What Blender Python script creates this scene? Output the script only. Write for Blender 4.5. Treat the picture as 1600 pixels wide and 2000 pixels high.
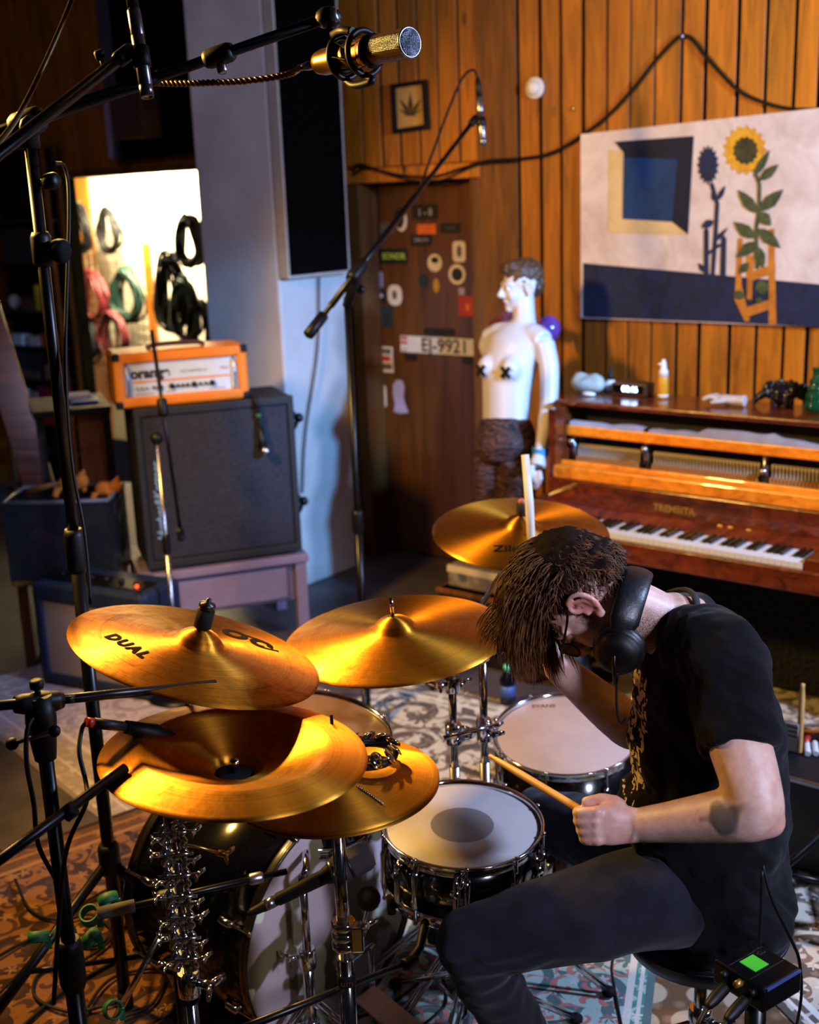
import bpy, bmesh, math, random
import numpy as np
from mathutils import Vector, Matrix, Quaternion, noise
random.seed(7)
rad = math.radians
scene = bpy.context.scene
COL = scene.collection
for o in list(bpy.data.objects): bpy.data.objects.remove(o)

# ------------------------------------------------------------------ camera
CAM_H = 1.9
T_, R_ = rad(14.6), rad(2.15)
FOC = 35.0 / 24.0 * 1600
CP = Vector((0, 0, CAM_H))
FW = Vector((0, math.cos(T_), -math.sin(T_)))
_R0 = Vector((1, 0, 0)); _U0 = Vector((0, math.sin(T_), math.cos(T_)))
RT = math.cos(R_) * _R0 - math.sin(R_) * _U0
UP = math.sin(R_) * _R0 + math.cos(R_) * _U0
cd = bpy.data.cameras.new('camera'); cam = bpy.data.objects.new('camera', cd); COL.objects.link(cam)
m = Matrix.Identity(4)
for i in range(3):
    m[i][0] = RT[i]; m[i][1] = UP[i]; m[i][2] = -FW[i]; m[i][3] = CP[i]
cam.matrix_world = m
cd.sensor_fit = 'HORIZONTAL'; cd.sensor_width = 24; cd.lens = 35
cd.clip_start = 0.05; cd.clip_end = 60
cd.dof.use_dof = True; cd.dof.focus_distance = 2.2; cd.dof.aperture_fstop = 2.8
scene.camera = cam

def ray(x, y): return FW + RT * ((x - 800) / FOC) + UP * ((1000 - y) / FOC)
def atz(x, y, z):
    d = ray(x, y); return CP + d * ((z - CAM_H) / d.z)
def D(x, y, dep): return CP + ray(x, y) * dep
# room axes: E1 runs along the timber wall to the right, E2 goes through it, away from the room
E1 = Vector((math.sin(rad(129)), math.cos(rad(129)), 0)); E2 = Vector((math.sin(rad(39)), math.cos(rad(39)), 0))
W0 = Vector((0.072, 6.156, 0))
def W(u, v, z): return W0 + E1 * u + E2 * v + Vector((0, 0, z))
def wp(x, y, v=0.0):
    d = ray(x, y); P = W0 + E2 * v
    return CP + d * (((P - CP).dot(E2)) / d.dot(E2))
def uz(x, y, v=0.0):
    p = wp(x, y, v); return (p - W0).dot(E1), p.z
def basis(p, ex, ey, ez):
    M4 = Matrix.Identity(4)
    for i in range(3):
        M4[i][0] = ex[i]; M4[i][1] = ey[i]; M4[i][2] = ez[i]; M4[i][3] = p[i]
    return M4
Z = Vector((0, 0, 1))

# ------------------------------------------------------------------ view and light
vs = scene.view_settings
vs.view_transform = 'Standard'; vs.look = 'None'; vs.gamma = 1.0; vs.exposure = 0.0; vs.use_curve_mapping = False
wd = bpy.data.worlds.new('world'); scene.world = wd; wd.use_nodes = True
bg = wd.node_tree.nodes['Background']; bg.inputs[0].default_value = (0.30, 0.27, 0.38, 1); bg.inputs[1].default_value = 0.018

def lamp(name, kind, loc, aim, energy, color, size=0.1, cone=90, blend=0.2, sy=None):
    l = bpy.data.lights.new(name, kind); l.energy = energy; l.color = color
    o = bpy.data.objects.new(name, l); COL.objects.link(o); o.location = loc
    q = (Vector(aim) - Vector(loc)).to_track_quat('-Z', 'Y'); o.rotation_euler = q.to_euler()
    if kind == 'AREA':
        l.size = size
        if sy: l.shape = 'RECTANGLE'; l.size_y = sy
    else: l.shadow_soft_size = size
    if kind == 'SPOT': l.spot_size = rad(cone); l.spot_blend = blend
    return o
WARM = (1.0, 0.57, 0.12); COOL = (0.47, 0.61, 1.0)
lamp('warm_stage_lamp', 'SPOT', (-1.6, 3.0, 2.5), (0.75, 3.50, 1.1), 400, WARM, 0.12, 117, 0.3)
lamp('warm_back_lamp', 'SPOT', (-1.15, 4.35, 2.85), (-0.42, 2.05, 1.1), 600, WARM, 0.10, 25, 0.5)
lamp('cool_stage_lamp', 'SPOT', (2.6, 2.2, 2.4), (0.0, 4.5, 0.85), 620, COOL, 0.12, 102, 0.45)
lamp('blue_stage_lamp', 'SPOT', (2.15, 2.2, 2.35), W(-0.29, -0.5, 0.85), 1050, (0.15, 0.46, 1.0), 0.08, 24, 0.6)
lamp('lilac_stage_lamp', 'SPOT', (1.5, 0.25, 2.0), (0.42, 1.95, 0.92), 250, (0.70, 0.73, 1.0), 0.18, 40, 0.6)
lamp('storage_lamp', 'AREA', W(-3.6, 1.1, 2.3), W(-3.75, 1.5, 1.9), 230, (1.0, 0.84, 0.54), 0.4)
lamp('left_fill_light', 'AREA', (-2.0, 4.0, 3.2), (-2.0, 5.6, 1.2), 14, (0.75, 0.62, 0.85), 0.6)  # added fill with no known source, lifts the dark shelf and left planks

# ------------------------------------------------------------------ materials
def hexc(h):
    h = h.lstrip('#'); o = []
    for i in (0, 2, 4):
        c = int(h[i:i + 2], 16) / 255
        o.append(c / 12.92 if c <= 0.04045 else ((c + 0.055) / 1.055) ** 2.4)
    return (o[0], o[1], o[2], 1)
class NT:
    def __init__(s, name):
        s.m = bpy.data.materials.new(name); s.m.use_nodes = True; s.t = s.m.node_tree
        s.b = s.t.nodes['Principled BSDF']; s.co = None
    def n(s, typ, ins=None, **pr):
        nd = s.t.nodes.new('ShaderNode' + typ)
        for k, v in pr.items(): setattr(nd, k, v)
        for k, v in (ins or {}).items():
            if isinstance(v, bpy.types.NodeSocket): s.t.links.new(v, nd.inputs[k])
            else: nd.inputs[k].default_value = v
        return nd
    def coord(s, kind='Object'):
        if not s.co: s.co = s.n('TexCoord')
        return s.co.outputs[kind]
    def mapping(s, scale=(1, 1, 1), rot=(0, 0, 0), loc=(0, 0, 0), kind='Object'):
        return s.n('Mapping', {0: s.coord(kind), 1: loc, 2: rot, 3: scale}).outputs[0]
    def noise(s, vec, scale, detail=3, rough=0.5, dist=0.0):
        return s.n('TexNoise', {'Vector': vec, 'Scale': scale, 'Detail': detail, 'Roughness': rough, 'Distortion': dist})
    def ramp(s, fac, stops, interp='LINEAR'):
        nd = s.n('ValToRGB', {0: fac}); nd.color_ramp.interpolation = interp
        el = nd.color_ramp.elements
        while len(el) < len(stops): el.new(0.5)
        for e, (p, c) in zip(el, stops):
            e.position = p; e.color = c if len(c) == 4 else (*c, 1)
        return nd.outputs[0]
    def mix(s, fac, a, b, mode='MIX'):
        nd = s.n('MixRGB', {0: fac, 1: a, 2: b}, blend_type=mode); return nd.outputs[0]
    def math(s, op, a, b=0.0, c=0.0, clamp=False):
        nd = s.n('Math', {0: a, 1: b, 2: c}, operation=op); nd.use_clamp = clamp; return nd.outputs[0]
    def set(s, **kw):
        for k, v in kw.items():
            nm = {'col': 'Base Color', 'rough': 'Roughness', 'metal': 'Metallic', 'spec': 'Specular IOR Level', 'coat': 'Coat Weight',
                  'trans': 'Transmission Weight', 'sheen': 'Sheen Weight', 'aniso': 'Anisotropic', 'ior': 'IOR', 'alpha': 'Alpha',
                  'emc': 'Emission Color', 'ems': 'Emission Strength', 'normal': 'Normal', 'tang': 'Tangent', 'sss': 'Subsurface Weight'}[k]
            if isinstance(v, bpy.types.NodeSocket): s.t.links.new(v, s.b.inputs[nm])
            else: s.b.inputs[nm].default_value = v
    def bump(s, h, strength=0.3, dist=0.01):
        s.set(normal=s.n('Bump', {'Height': h, 'Strength': strength, 'Distance': dist}).outputs[0])
_mats = {}
def mat(name, col='#808080', rough=0.5, metal=0.0, var=0.12, vs_=14.0, bump=0.0, bs=60.0, em=0.0, **kw):
    """procedural material: base colour broken up by noise, optional fine relief"""
    if name in _mats: return _mats[name]
    t = NT(name); c = hexc(col)
    if var > 0:
        nz = t.noise(t.mapping(), vs_, 4, 0.6)
        lo = tuple(x * (1 - var) for x in c[:3]) + (1,); hi = tuple(min(1, x * (1 + var)) for x in c[:3]) + (1,)
        t.set(col=t.ramp(nz.outputs[0], [(0.3, lo), (0.7, hi)]))
        t.set(rough=t.n('MapRange', {0: nz.outputs[0], 1: 0.3, 2: 0.7, 3: max(0.02, rough * 0.85), 4: min(1, rough * 1.15)}).outputs[0])
    else: t.set(col=c, rough=rough)
    t.set(metal=metal, **kw)
    if bump: t.bump(t.noise(t.mapping(), bs, 5, 0.6).outputs[0], bump, 0.004)
    if em: t.set(emc=c, ems=em)
    _mats[name] = t.m; return t.m

# ------------------------------------------------------------------ mesh building
class MB:
    def __init__(s): s.v = []; s.f = []; s.s = []
    def add(s, vs, fs, sm=False, M=None):
        b = len(s.v)
        s.v += [(M @ Vector(v)) if M is not None else Vector(v) for v in vs]
        for i, f in enumerate(fs):
            s.f.append(tuple(b + k for k in f)); s.s.append(sm if isinstance(sm, bool) else sm[i])
        return s
    def box(s, c, sz, M=None):
        x, y, z = sz[0] / 2, sz[1] / 2, sz[2] / 2; c = Vector(c)
        vs = [c + Vector((a * x, b * y, d * z)) for d in (-1, 1) for b in (-1, 1) for a in (-1, 1)]
        return s.add(vs, [(0, 2, 3, 1), (4, 5, 7, 6), (0, 1, 5, 4), (2, 6, 7, 3), (0, 4, 6, 2), (1, 3, 7, 5)], False, M)
    def hexa(s, pts):
        """8 points: bottom four in a ring then top four"""
        return s.add(pts, [(3, 2, 1, 0), (4, 5, 6, 7), (0, 1, 5, 4), (1, 2, 6, 5), (2, 3, 7, 6), (3, 0, 4, 7)])
    def tube(s, pts, r, n=10, caps=True, closed=False, sq=None, ref=None, sm=True):
        """swept circle/ellipse along pts; r scalar or list; sq = flattening list (second radius factor)"""
        pts = [Vector(p) for p in pts]; k = len(pts)
        rs = r if isinstance(r, (list, tuple)) else [r] * k
        b = len(s.v); prev = None
        for i, p in enumerate(pts):
            if closed: t = pts[(i + 1) % k] - pts[i - 1]
            else: t = pts[min(i + 1, k - 1)] - pts[max(i - 1, 0)]
            t.normalize()
            if ref is not None: a = Vector(ref)
            elif prev is not None: a = prev
            else: a = Vector((0, 0, 1)) if abs(t.z) < 0.9 else Vector((1, 0, 0))
            a = (a - t * a.dot(t))
            if a.length < 1e-6: a = t.orthogonal()
            a.normalize(); prev = a; c = t.cross(a)
            q = 1.0 if sq is None else (sq[i] if isinstance(sq, (list, tuple)) else sq)
            for j in range(n):
                an = 2 * math.pi * j / n
                s.v.append(p + a * (math.cos(an) * rs[i]) + c * (math.sin(an) * rs[i] * q))
        m_ = k if closed else k - 1
        for i in range(m_):
            for j in range(n):
                A = b + i * n + j; B = b + i * n + (j + 1) % n; i2 = (i + 1) % k
                s.f.append((A, b + i2 * n + j, b + i2 * n + (j + 1) % n, B)[::-1]); s.s.append(sm)
        if caps and not closed:
            s.f.append(tuple(b + j for j in range(n))[::-1]); s.s.append(False)
            s.f.append(tuple(b + (k - 1) * n + j for j in range(n))); s.s.append(False)
        return s
    def cyl(s, p0, p1, r0, r1=None, n=12): return s.tube([p0, p1], [r0, r0 if r1 is None else r1], n)
    def lathe(s, prof, n=40, M=None, sm=True, closed=False):
        b = len(s.v); k = len(prof)
        for (r, z) in prof:
            for j in range(n):
                a = 2 * math.pi * j / n; p = Vector((r * math.cos(a), r * math.sin(a), z))
                s.v.append(M @ p if M is not None else p)
        for i in range(k if closed else k - 1):
            i2 = (i + 1) % k
            for j in range(n):
                s.f.append((b + i * n + j, b + i * n + (j + 1) % n, b + i2 * n + (j + 1) % n, b + i2 * n + j)); s.s.append(sm)
        if not closed:
            if prof[0][0] > 1e-5: s.f.append(tuple(b + j for j in range(n))[::-1]); s.s.append(False)
            if prof[-1][0] > 1e-5: s.f.append(tuple(b + (k - 1) * n + j for j in range(n))); s.s.append(False)
        return s
    def ball(s, c, r, n=14, M=None):
        """ellipsoid, r scalar or triple; M gives its axes"""
        rr = r if isinstance(r, (tuple, list, Vector)) else (r, r, r); h = max(4, n // 2); c = Vector(c)
        b = len(s.v)
        def put(p):
            p = Vector((p[0] * rr[0], p[1] * rr[1], p[2] * rr[2]))
            s.v.append(c + (M @ p if M is not None else p))
        put((0, 0, -1))
        for i in range(1, h):
            ph = -math.pi / 2 + math.pi * i / h
            for j in range(n): put((math.cos(ph) * math.cos(2 * math.pi * j / n), math.cos(ph) * math.sin(2 * math.pi * j / n), math.sin(ph)))
        put((0, 0, 1)); e = len(s.v) - 1
        for j in range(n):
            s.f.append((b, b + 1 + (j + 1) % n, b + 1 + j)); s.s.append(True)
            s.f.append((e, e - n + j, e - n + (j + 1) % n)); s.s.append(True)
        for i in range(h - 2):
            for j in range(n):
                A = b + 1 + i * n
                s.f.append((A + j, A + (j + 1) % n, A + n + (j + 1) % n, A + n + j)); s.s.append(True)
        return s
    def prism(s, poly, h, M=None, z0=0.0):
        k = len(poly)
        ar = sum(poly[i][0] * poly[(i + 1) % k][1] - poly[(i + 1) % k][0] * poly[i][1] for i in range(k))
        if ar < 0: poly = poly[::-1]
        vs = [(x, y, z0) for x, y in poly] + [(x, y, z0 + h) for x, y in poly]
        fs = [tuple(range(k))[::-1], tuple(range(k, 2 * k))] + [(i, (i + 1) % k, k + (i + 1) % k, k + i) for i in range(k)]
        return s.add(vs, fs, False, M)
    def mesh(s, name, off=None):
        me = bpy.data.meshes.new(name)
        o = off or Vector((0, 0, 0))
        me.from_pydata([tuple(v - o) for v in s.v], [], s.f)
        me.polygons.foreach_set('use_smooth', s.s); me.update(); return me
def link(o, parent=None):
    COL.objects.link(o)
    if parent is not None: o.parent = parent
    return o
def wloc(o):
    L = Vector((0, 0, 0))
    while o is not None: L += o.location; o = o.parent
    return L
def bevel(o, w, seg=2):
    b = o.modifiers.new('bevel', 'BEVEL'); b.width = w; b.segments = seg; b.limit_method = 'ANGLE'; b.angle_limit = rad(40); b.harden_normals = False
    return o
def obj(name, mb, ma, parent=None, bev=0, label=None):
    """one mesh object from world-space geometry, under parent if given"""
    if parent is not None: off = wloc(parent)
    else:
        lo = [min(v[i] for v in mb.v) for i in range(3)]; hi = [max(v[i] for v in mb.v) for i in range(3)]
        off = Vector(((lo[0] + hi[0]) / 2, (lo[1] + hi[1]) / 2, lo[2]))
    me = mb.mesh(name, off) if isinstance(mb, MB) else mb
    o = bpy.data.objects.new(name, me)
    if parent is None: o.location = off
    link(o, parent); me.materials.append(ma)
    if bev: bevel(o, bev)
    if label: o['label'] = label
    return o
def tag(o, label, cat, group=None, kind=None):
    if label: o['label'] = label
    if cat: o['category'] = cat
    if group: o['group'] = group
    if kind: o['kind'] = kind
    return o
def thing(name, label, cat, loc, group=None):
    o = bpy.data.objects.new(name, None); o.empty_display_size = 0.05; o.location = loc; link(o)
    return tag(o, label, cat, group)
def struct(name, mb, ma, bev=0):
    o = obj(name, mb, ma, None, bev); o['kind'] = 'structure'; return o
def piece(name, me, ma, parent, wpos, rot=None):
    """a part that shares mesh data with its likes; wpos in world space"""
    o = bpy.data.objects.new(name, me); link(o, parent); o.location = Vector(wpos) - wloc(parent)
    if rot is not None: o.rotation_euler = rot.to_euler() if isinstance(rot, (Matrix, Quaternion)) else rot
    if not me.materials: me.materials.append(ma)
    return o
def text_mb(body, size, M, h=0.0006, bold=0.0, space=1.0, align='CENTER', shear=0.0):
    cu = bpy.data.curves.new('txt', 'FONT'); cu.body = body; cu.size = size; cu.extrude = h; cu.offset = bold; cu.space_character = space; cu.shear = shear
    cu.align_x = align; cu.align_y = 'CENTER'; cu.resolution_u = 3
    o = bpy.data.objects.new('txt', cu); COL.objects.link(o)
    dg = bpy.context.evaluated_depsgraph_get(); me = bpy.data.meshes.new_from_object(o.evaluated_get(dg))
    mb = MB(); mb.add([v.co for v in me.vertices], [tuple(p.vertices) for p in me.polygons], False, M)
    bpy.data.objects.remove(o); bpy.data.curves.remove(cu); bpy.data.meshes.remove(me); return mb
def remesh(mb, voxel, smooth=4, fac=0.5, fn=None, wfn=None, it=0):
    """fuse overlapping closed volumes into one continuous surface"""
    me = mb.mesh('tmp'); o = bpy.data.objects.new('tmp', me); COL.objects.link(o)
    r = o.modifiers.new('r', 'REMESH'); r.mode = 'VOXEL'; r.voxel_size = voxel; r.adaptivity = 0
    if smooth:
        sm = o.modifiers.new('s', 'SMOOTH'); sm.factor = fac; sm.iterations = smooth
    dg = bpy.context.evaluated_depsgraph_get(); e = o.evaluated_get(dg); me2 = bpy.data.meshes.new_from_object(e)
    out = MB()
    if it:
        nv = len(me2.vertices); co = np.empty(nv * 3); me2.vertices.foreach_get('co', co); co = co.reshape(-1, 3)
        ed = np.empty(len(me2.edges) * 2, dtype=np.int64); me2.edges.foreach_get('vertices', ed); ed = ed.reshape(-1, 2)
        deg = np.bincount(ed.ravel(), minlength=nv)[:, None]; wt = np.ones((nv, 1))
        if wfn: wt = np.array([wfn(Vector(c)) for c in co])[:, None]
        for _ in range(it):
            ac = np.stack([np.bincount(ed[:, 0], co[ed[:, 1], k], nv) + np.bincount(ed[:, 1], co[ed[:, 0], k], nv) for k in range(3)], 1) / np.maximum(deg, 1)
            co = co + (ac - co) * 0.6 * wt
        me2.vertices.foreach_set('co', co.ravel()); me2.update()
    if fn:
        out.v = [fn(v.co.copy(), v.normal.copy()) for v in me2.vertices]
    else: out.v = [v.co.copy() for v in me2.vertices]
    out.f = [tuple(p.vertices) for p in me2.polygons]; out.s = [True] * len(out.f)
    bpy.data.objects.remove(o); bpy.data.meshes.remove(me); bpy.data.meshes.remove(me2)
    return out
def spline(pts, n=8):
    """Catmull-Rom through the points"""
    P = [Vector(p) for p in pts]; P = [P[0] * 2 - P[1]] + P + [P[-1] * 2 - P[-2]]; out = []
    for i in range(1, len(P) - 2):
        for k in range(n):
            t = k / n; a, b, c, d = P[i - 1], P[i], P[i + 1], P[i + 2]
            out.append(0.5 * ((2 * b) + (c - a) * t + (2 * a - 5 * b + 4 * c - d) * t * t + (3 * b - a - 3 * c + d) * t ** 3))
    out.append(P[-2]); return out
def frame_z(p, ez, hint=(1, 0, 0)):
    ez = Vector(ez).normalized(); ex = Vector(hint); ex = ex - ez * ex.dot(ez)
    if ex.length < 1e-5: ex = ez.orthogonal()
    ex.normalize(); return basis(Vector(p), ex, ez.cross(ex), ez)

BLACK = mat('black_plastic', '#060607', 0.5, var=0.2, spec=0.3)
BLACKM = mat('black_metal', '#0a0a0c', 0.35, 0.2, var=0.2, spec=0.4)
CHROME = mat('chrome', '#d8dade', 0.10, 1.0, var=0.04)
STEEL = mat('brushed_steel', '#a8a8b0', 0.28, 1.0, var=0.08)
RUBBER = mat('rubber', '#060608', 0.8, var=0.2, spec=0.2)
CABLE = mat('cable_rubber', '#080708', 0.55, var=0.1, spec=0.3)
WHITE = mat('white_plastic', '#dcdad6', 0.45, var=0.04)
DARK = mat('dark_paint', '#141216', 0.6, var=0.2)

# ================================================================== SETTING
def wood_mat(name, dark, mid, light, rough=0.5, scale=1.0, knots=True, axis='Z', coat=0.0, rnd=0.35):
    t = NT(name); oi = t.n('ObjectInfo')
    off = t.n('CombineXYZ', {0: t.math('MULTIPLY', oi.outputs['Random'], 37.0), 1: t.math('MULTIPLY', oi.outputs['Random'], 91.0), 2: 0.0})
    st = {'Z': (14, 14, 1.2), 'X': (1.2, 14, 14), 'Y': (14, 1.2, 14)}[axis]
    mp = t.n('VectorMath', {0: t.mapping(tuple(x * scale for x in st)), 1: off.outputs[0]}, operation='ADD').outputs[0]
    g = t.noise(mp, 1.6, 6, 0.62, 1.2)
    mp2 = t.n('VectorMath', {0: t.mapping(tuple(max(2.2, x * 0.25) * scale for x in st)), 1: off.outputs[0]}, operation='ADD').outputs[0]
    big = t.noise(mp2, 1.1, 3, 0.6)
    col = t.ramp(g.outputs[0], [(0.30, hexc(dark)), (0.52, hexc(mid)), (0.75, hexc(light))])
    col = t.mix(0.55, col, t.ramp(big.outputs[0], [(0.32, hexc(dark)), (0.6, hexc(light))]), 'MULTIPLY')
    col = t.mix(1.0, col, (1.6, 1.6, 1.6, 1), 'MULTIPLY')
    if knots:
        kv = t.n('VectorMath', {0: t.mapping((9, 9, 3.4)), 1: off.outputs[0]}, operation='ADD').outputs[0]
        vo = t.n('TexVoronoi', {'Vector': kv, 'Scale': 0.75, 'Randomness': 1.0})
        col = t.mix(t.ramp(vo.outputs['Distance'], [(0.06, (1, 1, 1)), (0.13, (0, 0, 0))]), col, hexc('#2a1606'))
    val = t.math('MULTIPLY_ADD', oi.outputs['Random'], rnd, 1.0 - rnd * 0.55)
    col = t.mix(1.0, col, t.n('CombineXYZ', {0: val, 1: val, 2: val}).outputs[0], 'MULTIPLY')
    t.set(col=col, rough=rough, coat=coat)
    t.bump(g.outputs[0], 0.25, 0.004); return t.m
PINE = wood_mat('pine_board', '#7a4b05', '#a86c09', '#c08216', 0.55)
PINE_DK = wood_mat('dark_pine_board', '#4a2c06', '#74480c', '#8a5812', 0.6)
MAHOG = wood_mat('mahogany', '#3a160a', '#6a2c12', '#8a421e', 0.22, 0.8, False, 'X', 0.4, 0.1)
DOORW = wood_mat('door_veneer', '#42250a', '#5e3810', '#6e4415', 0.45, 0.6, False, 'Z', 0.1, 0.05)
OAKY = wood_mat('yellow_varnished_wood', '#b06a14', '#dd9426', '#eda83a', 0.3, 1.0, False, 'X', 0.4, 0.15)

t = NT('floor_linoleum'); nz = t.noise(t.mapping(), 5, 5, 0.6); n2 = t.noise(t.mapping(), 90, 2)
t.set(col=t.mix(0.25, t.ramp(nz.outputs[0], [(0.3, hexc('#3c3538')), (0.7, hexc('#5a5054'))]), n2.outputs[0], 'OVERLAY'), rough=0.5); FLOORM = t.m
struct('floor', MB().box((0.2, 3.2, -0.05), (8.5, 10.5, 0.1)), FLOORM)
PLASTER = mat('grey_ceiling_plaster', '#6b6460', 0.9, var=0.1, bump=0.2, bs=30)
struct('ceiling', MB().box((0.2, 3.2, 3.35), (8.5, 10.5, 0.1)), PLASTER)
BACKM = mat('wall_backing_board', '#0d0805', 0.9, var=0.2)
def uvbox(mb, u0, u1, v0, v1, z0, z1):
    return mb.hexa([W(u0, v0, z0), W(u1, v0, z0), W(u1, v1, z0), W(u0, v1, z0), W(u0, v0, z1), W(u1, v0, z1), W(u1, v1, z1), W(u0, v1, z1)])
# timber wall behind the piano: a backing with single boards nailed to it
b = MB(); uvbox(b, -0.29, -0.36, 0.012, 0.12, 0, 3.3); b = MB()
uvbox(b, 0.385, 3.1, 0.012, 0.12, 0, 3.3); uvbox(b, -0.80, 0.385, 0.012, 0.12, 2.0, 3.3); uvbox(b, -0.80, -0.42, 0.012, 0.12, 0, 2.0)
wall_back = struct('wall_back', b, BACKM)
JU = [-0.55, -0.425, -0.297, -0.168, -0.052, 0.071, 0.185, 0.308, 0.428, 0.643, 0.76, 0.871, 0.985, 1.104, 1.215, 1.33, 1.449, 1.558, 1.697, 1.816, 1.93, 2.03, 2.15, 2.26, 2.38, 2.5, 2.62, 2.75, 2.88, 3.0]
def plank(u0, u1, z0, z1, parent, ma, v0=-0.008, gap=0.0045, th=0.02):
    c = W((u0 + u1) / 2, v0 + th / 2, (z0 + z1) / 2)
    mb = MB().box((0, 0, 0), (u1 - u0 - 2 * gap, th, z1 - z0))
    o = bpy.data.objects.new('plank', mb.mesh('plank')); link(o, parent)
    o.location = c - wloc(parent); o.rotation_euler = (0, 0, math.atan2(E1.y, E1.x)); o.data.materials.append(ma)
    bevel(o, 0.002, 1); return o
for i in range(len(JU) - 1):
    u0, u1 = JU[i], JU[i + 1]; pr = random.uniform(-0.004, 0.004)
    if u1 <= 0.43: plank(u0, u1, 2.07, 3.25, wall_back, PINE, -0.008 + pr, random.choice((0.004, 0.006, 0.008)))
    elif i == 8: plank(u0 - 0.02, u1, 0.0, 3.25, wall_back, PINE_DK, -0.016)
    else: plank(u0, u1, 0.0, 3.25, wall_back, PINE, -0.008 + pr, random.choice((0.004, 0.006, 0.0085)))
GAP_SHADE = mat('gap_shade_black', '#050302', 0.95, var=0.1, spec=0.05)  # added black strips; they put the deep shade of the plank gaps into colour
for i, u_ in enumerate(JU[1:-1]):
    mb = MB(); z0 = 2.07 if u_ < 0.42 else 0.0; jw = random.choice((0.006, 0.007, 0.009)); uvbox(mb, u_ - jw, u_ + jw, -0.007, 0.012, z0, 3.25); obj('gap_shade_strip', mb, GAP_SHADE, wall_back)
# door in the timber wall, with its trims
tr = MB(); uvbox(tr, -0.42, 0.425, -0.022, 0.18, 1.995, 2.065); struct('trim_1', tr, PINE, 0.003)
tr = MB(); uvbox(tr, 0.372, 0.424, -0.026, 0.18, 0, 1.99); struct('trim_2', tr, PINE_DK, 0.003)
tr = MB(); uvbox(tr, -0.42, -0.345, -0.01, 0.18, 0, 1.99); struct('trim_3', tr, DOORW, 0.003)
db = MB(); uvbox(db, -0.343, 0.368, 0.135, 0.175, 0.012, 1.985)
door = struct('door_1', db, DOORW, 0.002)
def dr(px0, py0, px1, py1, v=0.133):
    u0, z1 = uz(px0, py0, v); u1, z0 = uz(px1, py1, v); return u0, u1, z0, z1
def slab(px0, py0, px1, py1, v=0.133, th=0.0012, rnd=0.0, oval=False):
    """thin printed piece on the wall plane, from its corners"""
    u0, u1, z0, z1 = dr(px0, py0, px1, py1, v); mb = MB(); cu, cz = (u0 + u1) / 2, (z0 + z1) / 2; a, c = (u1 - u0) / 2, (z1 - z0) / 2
    if oval: pl = [(a * math.cos(k * math.pi / 14), c * math.sin(k * math.pi / 14)) for k in range(28)]
    elif rnd:
        q = min(a, c) * rnd; pl = []
        for sx, sz, s0 in ((1, 1, 0), (-1, 1, 90), (-1, -1, 180), (1, -1, 270)):
            for k in range(5):
                an = rad(s0 + 22.5 * k); pl.append((sx * (a - q) + q * math.cos(an), sz * (c - q) + q * math.sin(an)))
    else: pl = [(-a, -c), (a, -c), (a, c), (-a, c)]
    M_ = basis(W(cu, v, cz), E1, Z, -E2)
    return mb.prism(pl, th, M_)
def wtext(body, pxc, pyc, size, v, ma, parent, name='lettering', bold=0.0, rot=0.0, space=1.0, h=0.0006):
    M_ = basis(wp(pxc, pyc, v), E1, Z, -E2) @ Matrix.Rotation(rad(rot), 4, 'Z')
    return obj(name, text_mb(body, size, M_, h, bold, space), ma, parent)
PAPER = mat('white_sticker', '#cfc2b4', 0.5, var=0.06); PBLK = mat('black_print', '#0a0a0a', 0.6, var=0.1)
PGRN = mat('green_print', '#8fae3a', 0.6); PORG = mat('orange_print', '#d2631a', 0.6); PRED = mat('red_print', '#a52a20', 0.6); PLIL = mat('lilac_print', '#9d93b0', 0.5)
PTEAL = mat('dark_teal_print', '#16262b', 0.6); PYEL = mat('yellow_print', '#b58a20', 0.6); INK = mat('grey_ink', '#55504c', 0.6)
def sticker(box, ma, label, **kw):
    o = obj('sticker', slab(*box, **kw), ma, door); o['label'] = label; return o
s = sticker((741, 486, 797, 516), PBLK, 'black sticker with green lettering'); wtext('SONOR', 769, 501, 0.045, 0.1315, PGRN, s, bold=0.0015)
s = sticker((803, 458, 843, 480), PBLK, 'black sticker with grey lettering'); wtext('DRUMS', 823, 469, 0.028, 0.1315, PLIL, s)
s = sticker((815, 438, 852, 457), PORG, 'small orange sticker')
s = sticker((884, 471, 910, 512), PAPER, 'white upright label with rounded corners', rnd=0.5); obj('emblem', slab(892, 479, 902, 503, 0.1315, oval=True), INK, s)
s = sticker((835, 496, 864, 531), PAPER, 'round white sticker with dark dome', oval=True); obj('emblem', slab(842, 502, 857, 514, 0.1315, oval=True), PBLK, s)
s = sticker((876, 516, 910, 556), PAPER, 'white ring sticker with black centre', oval=True); obj('emblem', slab(882, 523, 904, 549, 0.1315, oval=True), PBLK, s)
s = sticker((818, 535, 838, 562), PTEAL, 'faint dark badge', oval=True)
s = sticker((846, 544, 859, 572), PYEL, 'small yellow sticker', oval=True)
s = sticker((757, 556, 786, 597), PAPER, 'white shield sticker', rnd=0.8); obj('emblem', slab(766, 567, 776, 585, 0.1315, oval=True), INK, s)
s = sticker((730, 566, 754, 592), PBLK, 'dark square sticker')
obj('emblem', slab(735, 573, 749, 582, 0.1315, oval=True), PLIL, s)
s = sticker((738, 530, 749, 562), PLIL, 'pale lilac bottle-shaped sticker', rnd=0.9)
s = sticker((744, 597, 768, 640), PTEAL, 'dark teal upright sticker')
s = sticker((896, 578, 928, 618), PRED, 'red square sticker with orange mark'); obj('emblem', slab(909, 592, 918, 608, 0.1315, oval=True), PORG, s)
s = sticker((896, 562, 908, 576), PLIL, 'small pinkish tag above the red sticker')
s = sticker((737, 676, 769, 728), PAPER, 'white sheet with two dark prints')
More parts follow.
